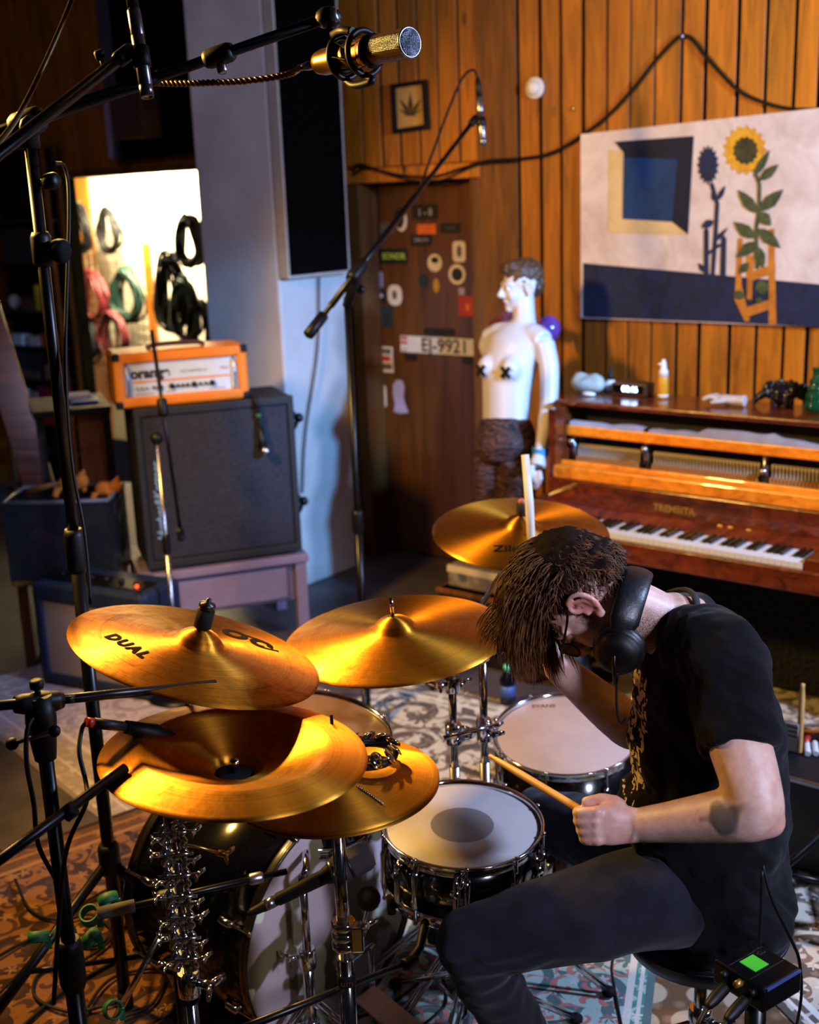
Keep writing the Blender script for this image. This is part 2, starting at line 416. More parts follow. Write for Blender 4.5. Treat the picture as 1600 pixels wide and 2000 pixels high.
obj('print', slab(741, 680, 764, 692, 0.1315), INK, s); obj('print', slab(742, 694, 763, 706, 0.1315), PRED, s); obj('print', slab(741, 709, 766, 722, 0.1315), INK, s)
s = sticker((735, 750, 756, 796), PAPER, 'white vertical label with black lettering', rnd=0.6); wtext('RIOT', 745.5, 773, 0.032, 0.1315, PBLK, s, bold=0.002, rot=90)
hp = [(768, 752), (773, 743), (780, 741), (787, 745), (790, 757), (788, 775), (791, 788), (798, 806), (783, 808), (769, 804), (772, 788), (768, 770)]
u_, z_ = uz(781, 775, 0.133); P0 = wp(781, 775, 0.133)
pl_ = [(uz(x, y, 0.133)[0] - u_, uz(x, y, 0.133)[1] - z_) for x, y in hp]
s = obj('sticker', MB().prism(pl_, 0.0012, basis(P0, E1, Z, -E2)), PLIL, door); s['label'] = 'pale lilac bust-shaped sticker'
s = sticker((805, 400, 856, 428), PBLK, 'black sticker under the lintel'); wtext('1 - 8', 830, 415, 0.05, 0.1315, PLIL, s, bold=0.001)
s = sticker((772, 410, 796, 452), PAPER, 'white crescent sticker behind the boom', oval=True); obj('emblem', slab(771, 406, 790, 446, 0.1315, oval=True), PBLK, s)
s = sticker((740, 435, 770, 455), INK, 'grey scribbled sticker'); s = sticker((860, 436, 900, 455), PBLK, 'dark strip sticker'); wtext('RADIO', 880, 446, 0.02, 0.1315, INK, s)
hg = MB(); hg.cyl(wp(717, 838, 0.12), wp(717, 838, 0.10), 0.008); obj('door_lock', hg, STEEL, door)
# number plate taped to the door
pb = slab(782, 655, 930, 696, 0.130, 0.002, 0.12); ng = thing('license_plate', 'white car number plate EJ-9921 taped to the brown door', 'license plate', wp(856, 697, 0.13))
obj('plate', pb, mat('plate_white', '#c9c0b4', 0.4, var=0.08), ng)
wtext('EJ-9921', 868, 677, 0.098, 0.1275, PBLK, ng, bold=0.0015, space=1.02, h=0.001)
fl = obj('flag_strip', slab(783, 657, 796, 672, 0.1275), PRED, ng); obj('flag_stripe', slab(783, 662.5, 796, 666.5, 0.1262), PAPER, fl)
wtext('LV', 790, 684, 0.03, 0.1275, PBLK, ng)
for k, q in enumerate(((828, 640, 886, 656), (790, 689, 814, 705), (903, 696, 929, 712))): obj('tape', slab(*q, 0.1262), PBLK, ng)

# white column in the corner: C face towards the camera, A face towards the door
t = NT('whitewashed_plaster'); nz = t.noise(t.mapping(), 3, 5, 0.6); n2 = t.noise(t.mapping(), 40, 4)
t.set(col=t.ramp(nz.outputs[0], [(0.3, hexc('#b3aaa8')), (0.7, hexc('#c9c2c0'))]), rough=0.75); t.bump(n2.outputs[0], 0.15, 0.006); WALLW = t.m
pb = MB(); uvbox(pb, -0.82, -0.292, -0.68, -0.18, 0, 3.3); struct('wall_column', pb, WALLW, 0.012)
ap = thing('acoustic_panel', 'tall black fabric acoustic panel in a pale frame on the white column', 'acoustic panel', W(-0.26, -0.45, 1.58))
FABB = mat('black_acoustic_fabric', '#040404', 1.0, spec=0.05, var=0.25, vs_=60, bump=0.3, bs=300)
uvp = MB(); uvbox(uvp, -0.288, -0.222, -0.668, -0.25, 1.575, 3.2); obj('fabric', uvp, FABB, ap, 0.004)
GREYW = mat('pale_painted_batten', '#a89c92', 0.6, var=0.1)
for v0, v1, z0, z1 in ((-0.68, -0.668, 1.56, 3.2), (-0.25, -0.236, 1.56, 3.2), (-0.668, -0.25, 1.56, 1.574)):
    fb = MB(); uvbox(fb, -0.288, -0.225, v0, v1, z0, z1); obj('frame_batten', fb, GREYW, ap, 0.002)
cb = MB().tube(spline([W(-0.27, -0.42, 1.55), W(-0.27, -0.46, 1.2), W(-0.27, -0.58, 0.8), W(-0.27, -0.63, 0.5)], 6), 0.005, 6)
tag(obj('wall_cable', cb, CABLE), 'thin grey cable hanging down the blue-lit white column', 'cable')

# left wall, continuing the timber, with a wide opening into the lit store
b = MB(); uvbox(b, -5.6, -0.82, 0.012, 0.1, 2.15, 3.3); uvbox(b, -5.6, -2.85, 0.012, 0.1, 0, 2.15)
wall_left = struct('wall_left', b, BACKM)
u = -0.82
while u > -4.6:
    w_ = random.uniform(0.11, 0.15)
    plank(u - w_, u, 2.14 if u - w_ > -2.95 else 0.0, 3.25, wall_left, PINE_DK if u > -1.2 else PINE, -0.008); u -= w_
tr = MB(); uvbox(tr, -2.9, -0.82, -0.03, 0.11, 2.115, 2.16); struct('trim_4', tr, PINE_DK, 0.003)
bb = thing('ceiling_baffle', 'dark hanging baffle board above the lit store opening', 'baffle', W(-1.55, -0.1, 2.2))
bq = MB(); uvbox(bq, -2.1, -1.0, -0.10, -0.03, 2.2, 3.25); obj('board', bq, FABB, bb, 0.004)
bq = MB(); uvbox(bq, -2.22, -2.1, -0.10, -0.03, 2.2, 3.25); obj('edge_strip', bq, mat('violet_grey_paint', '#4b4458', 0.7), bb, 0.004)
jb = thing('junction_box', 'small brown box with a white switch strip on the dark baffle', 'box', W(-1.9, -0.16, 2.25))
jq = MB(); uvbox(jq, -2.02, -1.72, -0.24, -0.10, 2.3, 2.6); obj('body', jq, mat('brown_box', '#4c3528', 0.6), jb, 0.006)
jq = MB(); uvbox(jq, -2.03, -2.0, -0.255, -0.24, 2.2, 2.58); obj('strip', jq, PLIL, jb)
# store behind the opening
STORE = mat('cream_store_wall', '#e6dcc4', 0.8, var=0.08)
b = MB(); uvbox(b, -5.4, -0.2, 1.5, 1.6, 0, 3.3); wsb = struct('wall_store_back', b, STORE)
u = -5.4
while u < -4.62:
    plank(u, u + 0.17, 0, 3.2, wsb, PINE, 1.475, 0.004); u += 0.17
b = MB(); uvbox(b, -0.75, -0.65, 0.1, 1.5, 0, 3.3); struct('wall_store_right', b, STORE)
b = MB(); uvbox(b, -5.5, -5.4, 0.1, 1.5, 0, 3.3); struct('wall_store_left', b, STORE)
b = MB(); pu = uz(291, 560, 1.2)[0]; uvbox(b, pu - 0.045, pu + 0.02, 1.20, 1.24, 0, 1.66); tag(obj('timber_post', b, OAKY, None, 0.004), 'upright yellow timber post inside the lit store', 'post')
GRID = mat('grid_wire', '#b9a98c', 0.4, 0.8, var=0.05)
gr = thing('wire_grid', 'wire mesh rack on the store wall holding coiled cables', 'rack', W(-4.4, 1.4, 0.6))
g = MB()
for k in range(17): uu = -5.05 + k * 0.075; g.cyl(W(uu, 1.42, 0.6), W(uu, 1.42, 1.75), 0.005, n=5)
obj('upright_wires', g, GRID, gr)['kind'] = 'stuff'
g = MB()
for k in range(15): zz = 0.62 + k * 0.08; g.cyl(W(-5.07, 1.428, zz), W(-3.83, 1.428, zz), 0.005, n=5)
obj('cross_wires', g, GRID, gr)['kind'] = 'stuff'
def coil(px, py, v, rx, rz, n, ma, label, group='coiled cables hung in the store'):
    rx *= 1.75; c = wp(px, py, v); L = thing('cable_coil', label, 'cable', c - Vector((0, 0, rz)), group)
    for k in range(int(n * 1.7)):
        a, h = rx * random.uniform(0.5, 1.08), rz * random.uniform(0.78, 1.12); ou = random.uniform(-0.03, 0.03); ov = random.uniform(-0.035, 0.02)
        pts = [c + E1 * (ou + a * math.sin(q) * (0.75 + 0.25 * math.cos(q + math.pi))) + E2 * (ov + 0.012 * math.sin(3 * q + k)) + Z * (h * math.cos(q)) for q in [2 * math.pi * i / 22 for i in range(22)]]
        obj('loop', MB().tube(pts, 0.0125, 6, closed=True), ma, L)
    hk = MB().tube([c + Z * rz * 1.15 + E2 * 0.03, c + Z * rz * 1.05 - E2 * 0.02, c + Z * rz * 0.95 - E2 * 0.02], 0.006, 6); obj('strap', hk, mat('green_tape', '#0f5a38', 0.6), L)
CRED = mat('red_cable', '#5e1418', 0.5); CGRN = mat('dark_green_cable', '#12332a', 0.5)
coil(155, 445, 1.3, 0.10, 0.18, 8, CABLE, 'thick black cable coil at the upper left of the lit store')
coil(212, 450, 1.34, 0.09, 0.17, 5, CABLE, 'loose thin cable coil against the glare in the store')
coil(372, 470, 1.1, 0.11, 0.17, 9, CABLE, 'dark cable coil beside the column edge in the store')
coil(185, 580, 1.3, 0.12, 0.2, 7, CRED, 'reddish cable coil low on the wire grid')
coil(248, 575, 1.3, 0.13, 0.2, 10, CGRN, 'dense black-green cable coil with green strap on the grid')
coil(335, 570, 1.05, 0.12, 0.28, 9, CABLE, 'long dark cable coil right of the yellow post')
coil(362, 605, 1.0, 0.11, 0.24, 7, CGRN, 'cable coil hanging lowest at the column side of the store')
coil(395, 640, 1.0, 0.10, 0.18, 6, CABLE, 'half hidden cable coil touching the column in the store')
coil(165, 660, 1.25, 0.12, 0.2, 7, CABLE, 'dark cable coil hanging under the wire grid, nearest the shelf')
coil(225, 650, 1.2, 0.12, 0.16, 7, CRED, 'dark red cable coil just above the orange amplifier head')

# ---------------------------------------------------------------- rugs
def rug_mat(name, ground, motif, motif2, border, size, sc=7.0, line='#efe4d0', bw=0.16, thr=0.5):
    """oriental rug: leafy scrolls and rosettes in the field, ribbons and rosettes in the border"""
    t = NT(name); co = t.mapping((1, 1, 1)); k = 0.78
    def C(h): c = hexc(h); return (c[0] * k, c[1] * k, c[2] * k, 1)
    sx = t.n('SeparateXYZ', {0: co}); ax = t.math('ABSOLUTE', sx.outputs[0]); ay = t.math('ABSOLUTE', sx.outputs[1])
    dx = t.math('SUBTRACT', size[0] / 2, ax); dy = t.math('SUBTRACT', size[1] / 2, ay); edge = t.math('MINIMUM', dx, dy)
    sym = t.n('CombineXYZ', {0: ax, 1: sx.outputs[1], 2: 0.0}).outputs[0]
    def petals(scale, n, r0, amp, ph=0.0):
        vo = t.n('TexVoronoi', {'Vector': sym, 'Scale': scale, 'Randomness': 0.55}); pos = t.n('VectorMath', {0: t.n('VectorMath', {0: sym, 1: (scale, scale, scale)}, operation='MULTIPLY').outputs[0], 1: t.n('VectorMath', {0: vo.outputs['Position'], 1: (scale, scale, scale)}, operation='MULTIPLY').outputs[0]}, operation='SUBTRACT')
        q = t.n('SeparateXYZ', {0: pos.outputs[0]}); an = t.math('ARCTAN2', q.outputs[1], q.outputs[0]); rr = vo.outputs['Distance']
        lim = t.math('MULTIPLY_ADD', t.math('SINE', t.math('MULTIPLY_ADD', an, float(n), ph)), amp, r0); return t.math('LESS_THAN', rr, lim), rr, an
    def swirl(scale, turns, width):
        vo = t.n('TexVoronoi', {'Vector': sym, 'Scale': scale, 'Randomness': 0.7}); pos = t.n('VectorMath', {0: t.n('VectorMath', {0: sym, 1: (scale,) * 3}, operation='MULTIPLY').outputs[0], 1: t.n('VectorMath', {0: vo.outputs['Position'], 1: (scale,) * 3}, operation='MULTIPLY').outputs[0]}, operation='SUBTRACT')
        q = t.n('SeparateXYZ', {0: pos.outputs[0]}); an = t.math('ARCTAN2', q.outputs[1], q.outputs[0]); w = t.math('SINE', t.math('MULTIPLY_ADD', vo.outputs['Distance'], turns, an)); return t.math('GREATER_THAN', w, width)
    s1 = swirl(sc * 0.75, 13.0, thr); s2 = swirl(sc * 1.6, 9.0, 0.72)
    p1, r1, a1_ = petals(sc * 0.8, 6, 0.25, 0.07); p2, r2, a2_ = petals(sc * 0.8, 6, 0.14, 0.03, 1.5); p3, r3, a3_ = petals(sc * 1.9, 5, 0.24, 0.09)
    c1 = t.mix(s1, C(ground), C(motif)); c1 = t.mix(s2, c1, C(motif2)); c1 = t.mix(t.math('MULTIPLY', p3, 0.8), c1, C(line)); c1 = t.mix(p1, c1, C(motif)); c1 = t.mix(p2, c1, C(line))
    cb_ = t.mix(s2, C(border), C(ground)); cb_ = t.mix(p3, cb_, C(line)); cb_ = t.mix(p2, cb_, C(motif2))
    inb = t.math('LESS_THAN', edge, bw); col = t.mix(inb, c1, cb_)
    for e0, e1 in ((bw - 0.012, bw + 0.006), (0.0, 0.02), (bw * 0.45, bw * 0.45 + 0.01)):
        q = t.math('MULTIPLY', t.math('GREATER_THAN', edge, e0), t.math('LESS_THAN', edge, e1)); col = t.mix(q, col, C(line if e0 else motif))
    wear = t.noise(co, 2.5, 4, 0.6); col = t.mix(t.math('MULTIPLY', wear.outputs[0], 0.22), col, C(ground))
    fib = t.noise(co, 420, 2); col = t.mix(0.3, col, fib.outputs[0], 'OVERLAY')
    t.set(col=col, rough=0.95, spec=0.1, sheen=0.1); t.bump(fib.outputs[0], 0.5, 0.004); return t.m
def rug(center, size, az, z0, label, ma, fringe=None):
    """size = (along az+90, along az)"""
    L = thing("rug", label, "rug", (center[0], center[1], z0)); rz = -rad(az)
    mb = MB(); nx, ny = 14, 14; vs_ = []; fs = []
    for j in range(ny + 1):
        for i in range(nx + 1):
            vs_.append(((i / nx - 0.5) * size[0], (j / ny - 0.5) * size[1], 0.006))
    for j in range(ny):
        for i in range(nx): a = j * (nx + 1) + i; fs.append((a, a + 1, a + nx + 2, a + nx + 1))
    mb.add(vs_, fs); mb.box((0, 0, 0.003), (size[0] * 0.999, size[1] * 0.999, 0.0055))
    o = bpy.data.objects.new('pile', mb.mesh('pile')); link(o, L); o.rotation_euler = (0, 0, rz); o.data.materials.append(ma)
    if fringe:
        fr = MB(); n = int(size[0] / 0.012)
        for k in range(n):
            x = (k / n - 0.5) * size[0] + 0.006
            for sg in (-1, 1):
                q = Vector((x, sg * size[1] / 2, 0.003)); fr.add([q + Vector((-0.004, 0, 0)), q + Vector((0.004, 0, 0)), q + Vector((random.uniform(-0.01, 0.01), sg * random.uniform(0.035, 0.055), -0.001))], [(0, 1, 2)])
        o2 = bpy.data.objects.new('fringe', fr.mesh('fringe')); link(o2, L); o2.rotation_euler = (0, 0, rz); o2.data.materials.append(fringe); o2['kind'] = 'stuff'
    return L
FRINGE = mat('wool_fringe', '#d8cfc0', 0.9)
rug((-0.98, 4.32), (1.15, 1.7), -40, 0.001, 'pale lilac-grey oriental rug under the blue combo amplifier', rug_mat('pale_rug', '#b9aab0', '#8f7f88', '#a08f98', '#a497a0', (1.15, 1.7), 9, '#cfc4c8', 0.2))
rug((-1.72, 3.12), (0.9, 1.5), -40, 0.002, 'red oriental rug at the left edge beside the pale rug', rug_mat('red_rug', '#7c2a1a', '#341614', '#b06a34', '#5a2018', (0.9, 1.5), 9, '#c9a070', 0.14))
rug((-0.72, 2.62), (1.75, 1.75), -37, 0.003, 'ochre and brown scroll rug under the tangled cables', rug_mat('ochre_rug', '#7c5024', '#1c0e07', '#3c220f', '#5c3a1a', (1.75, 1.75), 8, '#9a6e38', 0.12, thr=0.3))
rug((0.12, 3.6), (1.5, 1.35), 35, 0.004, 'cream and brown floral rug behind the snare drum', rug_mat('cream_rug', '#dcd4c6', '#3a2a24', '#7a6350', '#a4947e', (1.5, 1.35), 7, '#efe9dc', 0.1, thr=0.25), FRINGE)
rug((1.62, 3.50), (1.2, 2.0), -18, 0.005, 'cream and brown carpet running under the piano at the right', rug_mat('scroll_rug', '#cbbda6', '#43302c', '#8b6c50', '#5b443a', (1.2, 2.0), 7, '#e6e0d6', 0.16, thr=0.3), FRINGE)
rug((1.32, 2.55), (1.0, 1.25), -18, 0.013, 'cream carpet with dark brown scrolls beside the drum stool', rug_mat('dark_scroll_rug', '#d2c6b2', '#33241f', '#7a5c44', '#5b443a', (1.0, 1.25), 8, '#ece6dc', 0.07, thr=0.2))
rug((0.16, 2.45), (0.72, 1.5), 15.5, 0.012, 'worn teal runner with pink flowers under the drum kit', rug_mat('teal_rug', '#9db3ab', '#3d5a5c', '#b0605c', '#2f7a74', (0.72, 1.5), 10, '#c8c4ba', 0.06))
t = NT('circle_rug'); co = t.mapping((1, 1, 1)); vo = t.n('TexVoronoi', {'Vector': co, 'Scale': 9.0, 'Randomness': 0.35}); v2 = t.n('TexVoronoi', {'Vector': co, 'Scale': 26.0, 'Randomness': 0.9})
c_ = t.mix(t.ramp(v2.outputs['Distance'], [(0.2, (1, 1, 1)), (0.5, (0, 0, 0))]), hexc('#5c4430'), hexc('#7a6048'))
c_ = t.mix(t.ramp(vo.outputs['Distance'], [(0.36, (1, 1, 1)), (0.40, (0, 0, 0))]), c_, t.mix(t.noise(co, 5).outputs[0], hexc('#8f7c64'), hexc('#a89880')))
fib = t.noise(co, 400, 2); t.set(col=t.mix(0.25, c_, fib.outputs[0], 'OVERLAY'), rough=0.95, spec=0.1); t.bump(fib.outputs[0], 0.4, 0.004)
rug((0.70, 2.35), (0.55, 1.35), 15.5, 0.009, 'brown carpet with pale round medallions under the drum stool', t.m)

# ================================================================== THINGS ON THE TIMBER WALL
def zp(lst, ox=1000, oy=0, s=600 / 1600): return [(ox + x * s, oy + y * s) for x, y in lst]
def wpoly(pts, v, th=0.0012):
    uvs = [uz(x, y, v) for x, y in pts]; cu = sum(a for a, _ in uvs) / len(uvs); cz = sum(b for _, b in uvs) / len(uvs)
    return MB().prism([(a - cu, b - cz) for a, b in uvs], th, basis(W(cu, v, cz), E1, Z, -E2))
def join(lst):
    o = MB()
    for q in lst: o.add(q.v, q.f, q.s)
    return o
def canvas_mat(name, a, b, sc=6):
    t = NT(name); nz = t.noise(t.mapping(), sc, 5, 0.7, 0.6); f = t.noise(t.mapping(), 260, 2)
    t.set(col=t.ramp(nz.outputs[0], [(0.33, hexc(a)), (0.66, hexc(b))]), rough=0.8); t.bump(f.outputs[0], 0.2, 0.002); return t.m
pt = thing('painting', 'large painting of a sunflower and blue window on a white wall', 'painting', W(1.54, -0.03, 1.35))
mb = MB().hexa([W(0.986, -0.035, 1.352), W(2.1, -0.035, 1.349), W(2.1, -0.014, 1.349), W(0.986, -0.014, 1.352), W(0.986, -0.035, 2.155), W(2.1, -0.035, 2.19), W(2.1, -0.014, 2.19), W(0.986, -0.014, 2.155)])
obj('canvas', mb, canvas_mat('painted_plaster_white', '#c9b6ae', '#e6dad6', 5), pt)
V1, V2, V3, V4 = -0.0355, -0.0368, -0.038, -0.0392
obj('painted_ground', wpoly(zp([(372, 1370), (1000, 1425), (1640, 1484), (1640, 1705), (1130, 1680), (372, 1652)]), V1), canvas_mat('painted_navy', '#0b1024', '#16244e', 14), pt)
obj('painted_glow', wpoly(zp([(505, 780), (575, 790), (575, 1140), (835, 1155), (918, 1222), (800, 1222), (505, 1210)]), V1), canvas_mat('painted_ochre', '#cfae72', '#dfc794', 8), pt)
w_ = obj('painted_window', wpoly(zp([(535, 738), (948, 708), (918, 1222), (835, 1155), (578, 1140), (583, 795)]), V2), canvas_mat('painted_night', '#060a1a', '#0c1230', 10), pt)
obj('painted_pane', wpoly(zp([(583, 820), (862, 830), (835, 1155), (578, 1140)]), V3), canvas_mat('painted_blue', '#0c2c58', '#123d70', 9), w_)
SHN = canvas_mat('painted_shadow_blue', '#141c38', '#1c2d55', 12)
def star(cx, cy, rx, ry, n, k, rot=0): return zp([(cx + (rx if i % 2 == 0 else rx * k) * math.cos(i * math.pi / n + rot), cy + (ry if i % 2 == 0 else ry * k) * math.sin(i * math.pi / n + rot)) for i in range(2 * n)])
def leaf(x0, y0, x1, y1, w):
    dx, dy = x1 - x0, y1 - y0; L = math.hypot(dx, dy); nx, ny = -dy / L, dx / L; o = []
    for tt, ww in ((0, 0.05), (0.2, 0.7), (0.45, 1), (0.75, 0.6), (1, 0.0)): o.append((x0 + dx * tt + nx * w * ww, y0 + dy * tt + ny * w * ww))
    for tt, ww in ((0.75, 0.6), (0.45, 1), (0.2, 0.7), (0, 0.05)): o.append((x0 + dx * tt - nx * w * ww, y0 + dy * tt - ny * w * ww))
    return zp(o)
def stripe(pts, w):
    o = []
    for i, (x, y) in enumerate(pts):
        o.append((x - w, y))
    for x, y in pts[::-1]: o.append((x + w, y))
    return zp(o)
sh = join([wpoly(star(1022, 860, 58, 105, 16, 0.78), V2), wpoly(stripe([(1040, 955), (1070, 1060), (1062, 1200), (1045, 1440)], 11), V2 - 0.0002), wpoly(leaf(1068, 1050, 1040, 1000, 18), V2), wpoly(leaf(1072, 1045, 1112, 965, 14), V2),
           wpoly(zp([(1000, 1200), (1012, 1180), (1026, 1200), (1026, 1440), (1000, 1440)]), V2), wpoly(zp([(1090, 1245), (1105, 1225), (1118, 1245), (1114, 1440), (1084, 1440)]), V2),
           wpoly(leaf(1050, 1150, 985, 1185, 22), V2 - 0.0004), wpoly(leaf(1055, 1260, 1125, 1185, 12), V2 - 0.0004), wpoly(leaf(1010, 1420, 970, 1370, 16), V2 - 0.0004), wpoly(stripe([(1010, 1330), (1090, 1270)], 14), V2 - 0.0003)])
obj('painted_shadow_flower', sh, SHN, pt)
ea = join([wpoly(zp(q), V2 - 0.0003 * i) for i, q in enumerate([[(1340, 1195), (1366, 1190), (1378, 1690), (1338, 1690)], [(1180, 1240), (1202, 1240), (1196, 1480), (1240, 1670), (1215, 1675), (1160, 1560)], [(1230, 1420), (1372, 1370), (1374, 1420), (1230, 1470)], [(1225, 1600), (1374, 1550), (1374, 1600), (1228, 1650)], [(1225, 1330), (1260, 1330), (1250, 1560), (1225, 1560)]])])
obj('painted_easel', ea, canvas_mat('painted_orange', '#a85c12', '#cf8424', 12), pt)
fl = obj('painted_flower', wpoly(star(1216, 782, 116, 132, 17, 0.82), V3), canvas_mat('painted_yellow', '#c98a12', '#e8b428', 18), pt)
obj('painted_flower_centre', wpoly(star(1218, 785, 68, 76, 13, 0.86), V4), canvas_mat('painted_brown', '#2c2a14', '#4c4a22', 20), fl)
lv = join([wpoly(stripe([(1262, 880), (1290, 960), (1288, 1080), (1272, 1200), (1278, 1400)], 9), V3)] + [wpoly(leaf(*q), V3 - 0.0002 * (i % 4 + 1)) for i, q in enumerate([(1260, 920, 1345, 780, 22), (1290, 940, 1390, 855, 26), (1275, 1110, 1178, 988, 32), (1290, 1100, 1415, 985, 34), (1285, 1105, 1350, 1175, 34), (1265, 1240, 1155, 1155, 34), (1280, 1190, 1400, 1292, 34), (1275, 1260, 1165, 1342, 32), (1275, 1280, 1310, 1400, 30), (1235, 1370, 1180, 1425, 24), (1270, 1500, 1345, 1490, 40), (1150, 1530, 1220, 1545, 26), (1270, 1560, 1310, 1570, 20)])])
obj('painted_leaves', lv, canvas_mat('painted_green', '#2e3a1e', '#56603a', 16), pt)

# framed leaf print
fr = thing('picture_frame', 'small black frame with a leaf print on yellow paper', 'picture', wp(800, 258, -0.02))
q0, q1, q2, q3 = (766, 165), (836, 155), (841, 252), (771, 262)
def wlp(pts): return [wp(x, y, -0.02) for x, y in pts]
mb = MB()
pc = wlp([q0, q1, q2, q3]); ic = wlp([(775, 173), (828, 165), (832, 243), (779, 252)]); N_ = -E2 * 0.02
for i in range(4):
    j = (i + 1) % 4; mb.hexa([pc[i], pc[j], ic[j], ic[i], pc[i] + N_, pc[j] + N_, ic[j] + N_, ic[i] + N_])
obj('frame', mb, BLACK, fr, 0.001)
mb = MB().hexa([ic[3], ic[2], ic[2] + N_ * 0.3, ic[3] + N_ * 0.3, ic[0], ic[1], ic[1] + N_ * 0.3, ic[0] + N_ * 0.3]); obj('paper', mb, mat('yellow_paper', '#c99a4c', 0.7), fr)
lf = MB(); c0 = (802, 226)
for an, L in ((90, 46), (122, 40), (58, 40), (150, 26), (30, 26), (178, 14), (2, 14)):
    x1, y1 = c0[0] + L * math.cos(rad(an)), c0[1] - L * math.sin(rad(an)); dx, dy = x1 - c0[0], y1 - c0[1]; nx, ny = -dy / L, dx / L; w = L * 0.1
    q = wpoly([c0, (c0[0] + dx * 0.45 + nx * w, c0[1] + dy * 0.45 + ny * w), (x1, y1), (c0[0] + dx * 0.45 - nx * w, c0[1] + dy * 0.45 - ny * w)], -0.0265, 0.001); lf.add(q.v, q.f, q.s)
obj('leaf_print', lf, mat('brown_ink', '#3a2a10', 0.7), fr)
# cables run along the wall
def wcable(pts, r, label, v=-0.025, **k):
    return tag(obj('wall_cable', MB().tube(spline([wp(x, y, v) for x, y in pts], 7), r, 7), CABLE), label, 'cable')
wcable([(690, 335), (700, 322), (740, 333), (790, 344), (850, 345), (900, 330), (950, 315), (1020, 310), (1080, 298), (1140, 262), (1188, 225), (1235, 175), (1280, 118), (1310, 85), (1330, 70), (1352, 78), (1385, 118), (1440, 175), (1490, 200), (1545, 213), (1610, 214)], 0.008, 'thick black cable swagged across the timber wall over the painting')
wcable([(690, 343), (720, 330), (790, 350), (860, 352), (935, 322), (1010, 316)], 0.005, 'thinner black cable drooping above the door', -0.03)
nl = MB().lathe([(0, 0.012), (0.009, 0.010), (0.012, 0.004), (0.012, 0)], 14, frame_z(wp(1332, 71, -0.03), -E2)); tag(obj('cable_hook', nl, STEEL), 'steel hook holding up the peak of the wall cable', 'hook')
dm = thing('wall_sensor', 'white round wall sensor on the timber wall above the mannequin', 'sensor', wp(1046, 190, -0.03))
Md = frame_z(wp(1047, 172, -0.01), -E2)
obj('base', MB().lathe([(0.047, 0), (0.047, 0.014), (0.04, 0.018)], 24, Md), WHITE, dm); obj('dome', MB().lathe([(0.036, 0.016), (0.034, 0.028), (0.024, 0.040), (0.010, 0.046), (0, 0.047)], 24, Md), WHITE, dm)
tag(obj('wall_screw', MB().lathe([(0, 0.010), (0.007, 0.009), (0.010, 0.004), (0.010, 0)], 12, frame_z(wp(1120, 213, -0.01), -E2)), mat('brass', '#d6a84a', 0.2, 1.0)), 'shiny brass screw head on a board left of the painting', 'screw')

# ================================================================== PIANO
U0, U1 = 1.30, 2.60
pn = thing('upright_piano', 'brown upright piano with its front panel removed and hammers exposed', 'piano', W((U0 + U1) / 2, -0.75, 0))
def pbox(name, u0, u1, v0, v1, z0, z1, ma, bev=0.004, parent=None, label=None):
    mb = MB(); uvbox(mb, u0, u1, v0, v1, z0, z1); return obj(name, mb, ma, parent or pn, bev, label)
pbox('back_frame', U0 + 0.03, U1 - 0.03, -0.50, -0.44, 0.02, 1.07, PINE_DK)
pbox('side_panel', U0, U0 + 0.035, -0.82, -0.44, 0.0, 1.078, MAHOG); pbox('side_panel', U1 - 0.035, U1, -0.82, -0.44, 0.0, 1.078, MAHOG)
pbox('lid', U0 - 0.02, U1 + 0.02, -0.74, -0.43, 1.08, 1.102, MAHOG, 0.006)
pbox('lower_panel', U0 + 0.035, U1 - 0.035, -0.53, -0.51, 0.05, 0.58, DARK)
pbox('key_bed', U0, U1, -1.085, -0.80, 0.585, 0.645, MAHOG, 0.008)
pbox('key_slip', U0, U1, -1.098, -1.068, 0.59, 0.668, MAHOG, 0.006)
pbox('cheek_block', U1 - 0.155, U1 - 0.04, -1.062, -0.90, 0.646, 0.705, MAHOG, 0.008); pbox('arm', U1 - 0.04, U1, -1.09, -0.80, 0.646, 0.73, MAHOG, 0.012); pbox('arm', U0 - 0.03, U0 + 0.012, -1.09, -0.80, 0.646, 0.73, MAHOG, 0.012)
# fallboard folded back, with lettering
mb = MB().hexa([W(U0 + 0.012, -0.905, 0.66), W(U1 - 0.04, -0.905, 0.66), W(U1 - 0.04, -0.885, 0.66), W(U0 + 0.012, -0.885, 0.66), W(U0 + 0.012, -0.862, 0.715), W(U1 - 0.04, -0.862, 0.715), W(U1 - 0.04, -0.845, 0.71), W(U0 + 0.012, -0.845, 0.71)]); obj('fall_strip', mb, MAHOG, pn, 0.003)
pbox('fallboard', U0 + 0.012, U1 - 0.04, -0.842, -0.815, 0.70, 0.805, MAHOG, 0.004)
pbox('fall_groove', 1.60, 2.165, -0.8435, -0.8415, 0.774, 0.779, DARK, 0); pbox('fall_groove', 2.162, 2.167, -0.8435, -0.8415, 0.762, 0.803, DARK, 0)
GOLD = mat('gold_lettering', '#d6a352', 0.35, 0.8)
obj('lettering', text_mb('TREMBITA', 0.037, basis(W(1.865, -0.8425, 0.742), E1, Z, -E2), 0.001, 0.001), GOLD, pn)
for uu in (2.05, 2.09, 2.16): pbox('brass_hinge', uu, uu + 0.018, -0.868, -0.858, 0.706, 0.716, GOLD, 0.001)
pbox('action_rail', U0 + 0.035, U1 - 0.035, -0.84, -0.785, 0.807, 0.857, OAKY, 0.005, label='yellow varnished rail below the hammers'); pbox('action_rail', U0 + 0.035, U1 - 0.035, -0.785, -0.765, 0.845, 0.868, OAKY, 0.003)
pbox('upper_rail', U0 + 0.035, U1 - 0.035, -0.745, -0.715, 0.963, 1.004, OAKY, 0.004, label='yellow varnished rail below the lid')
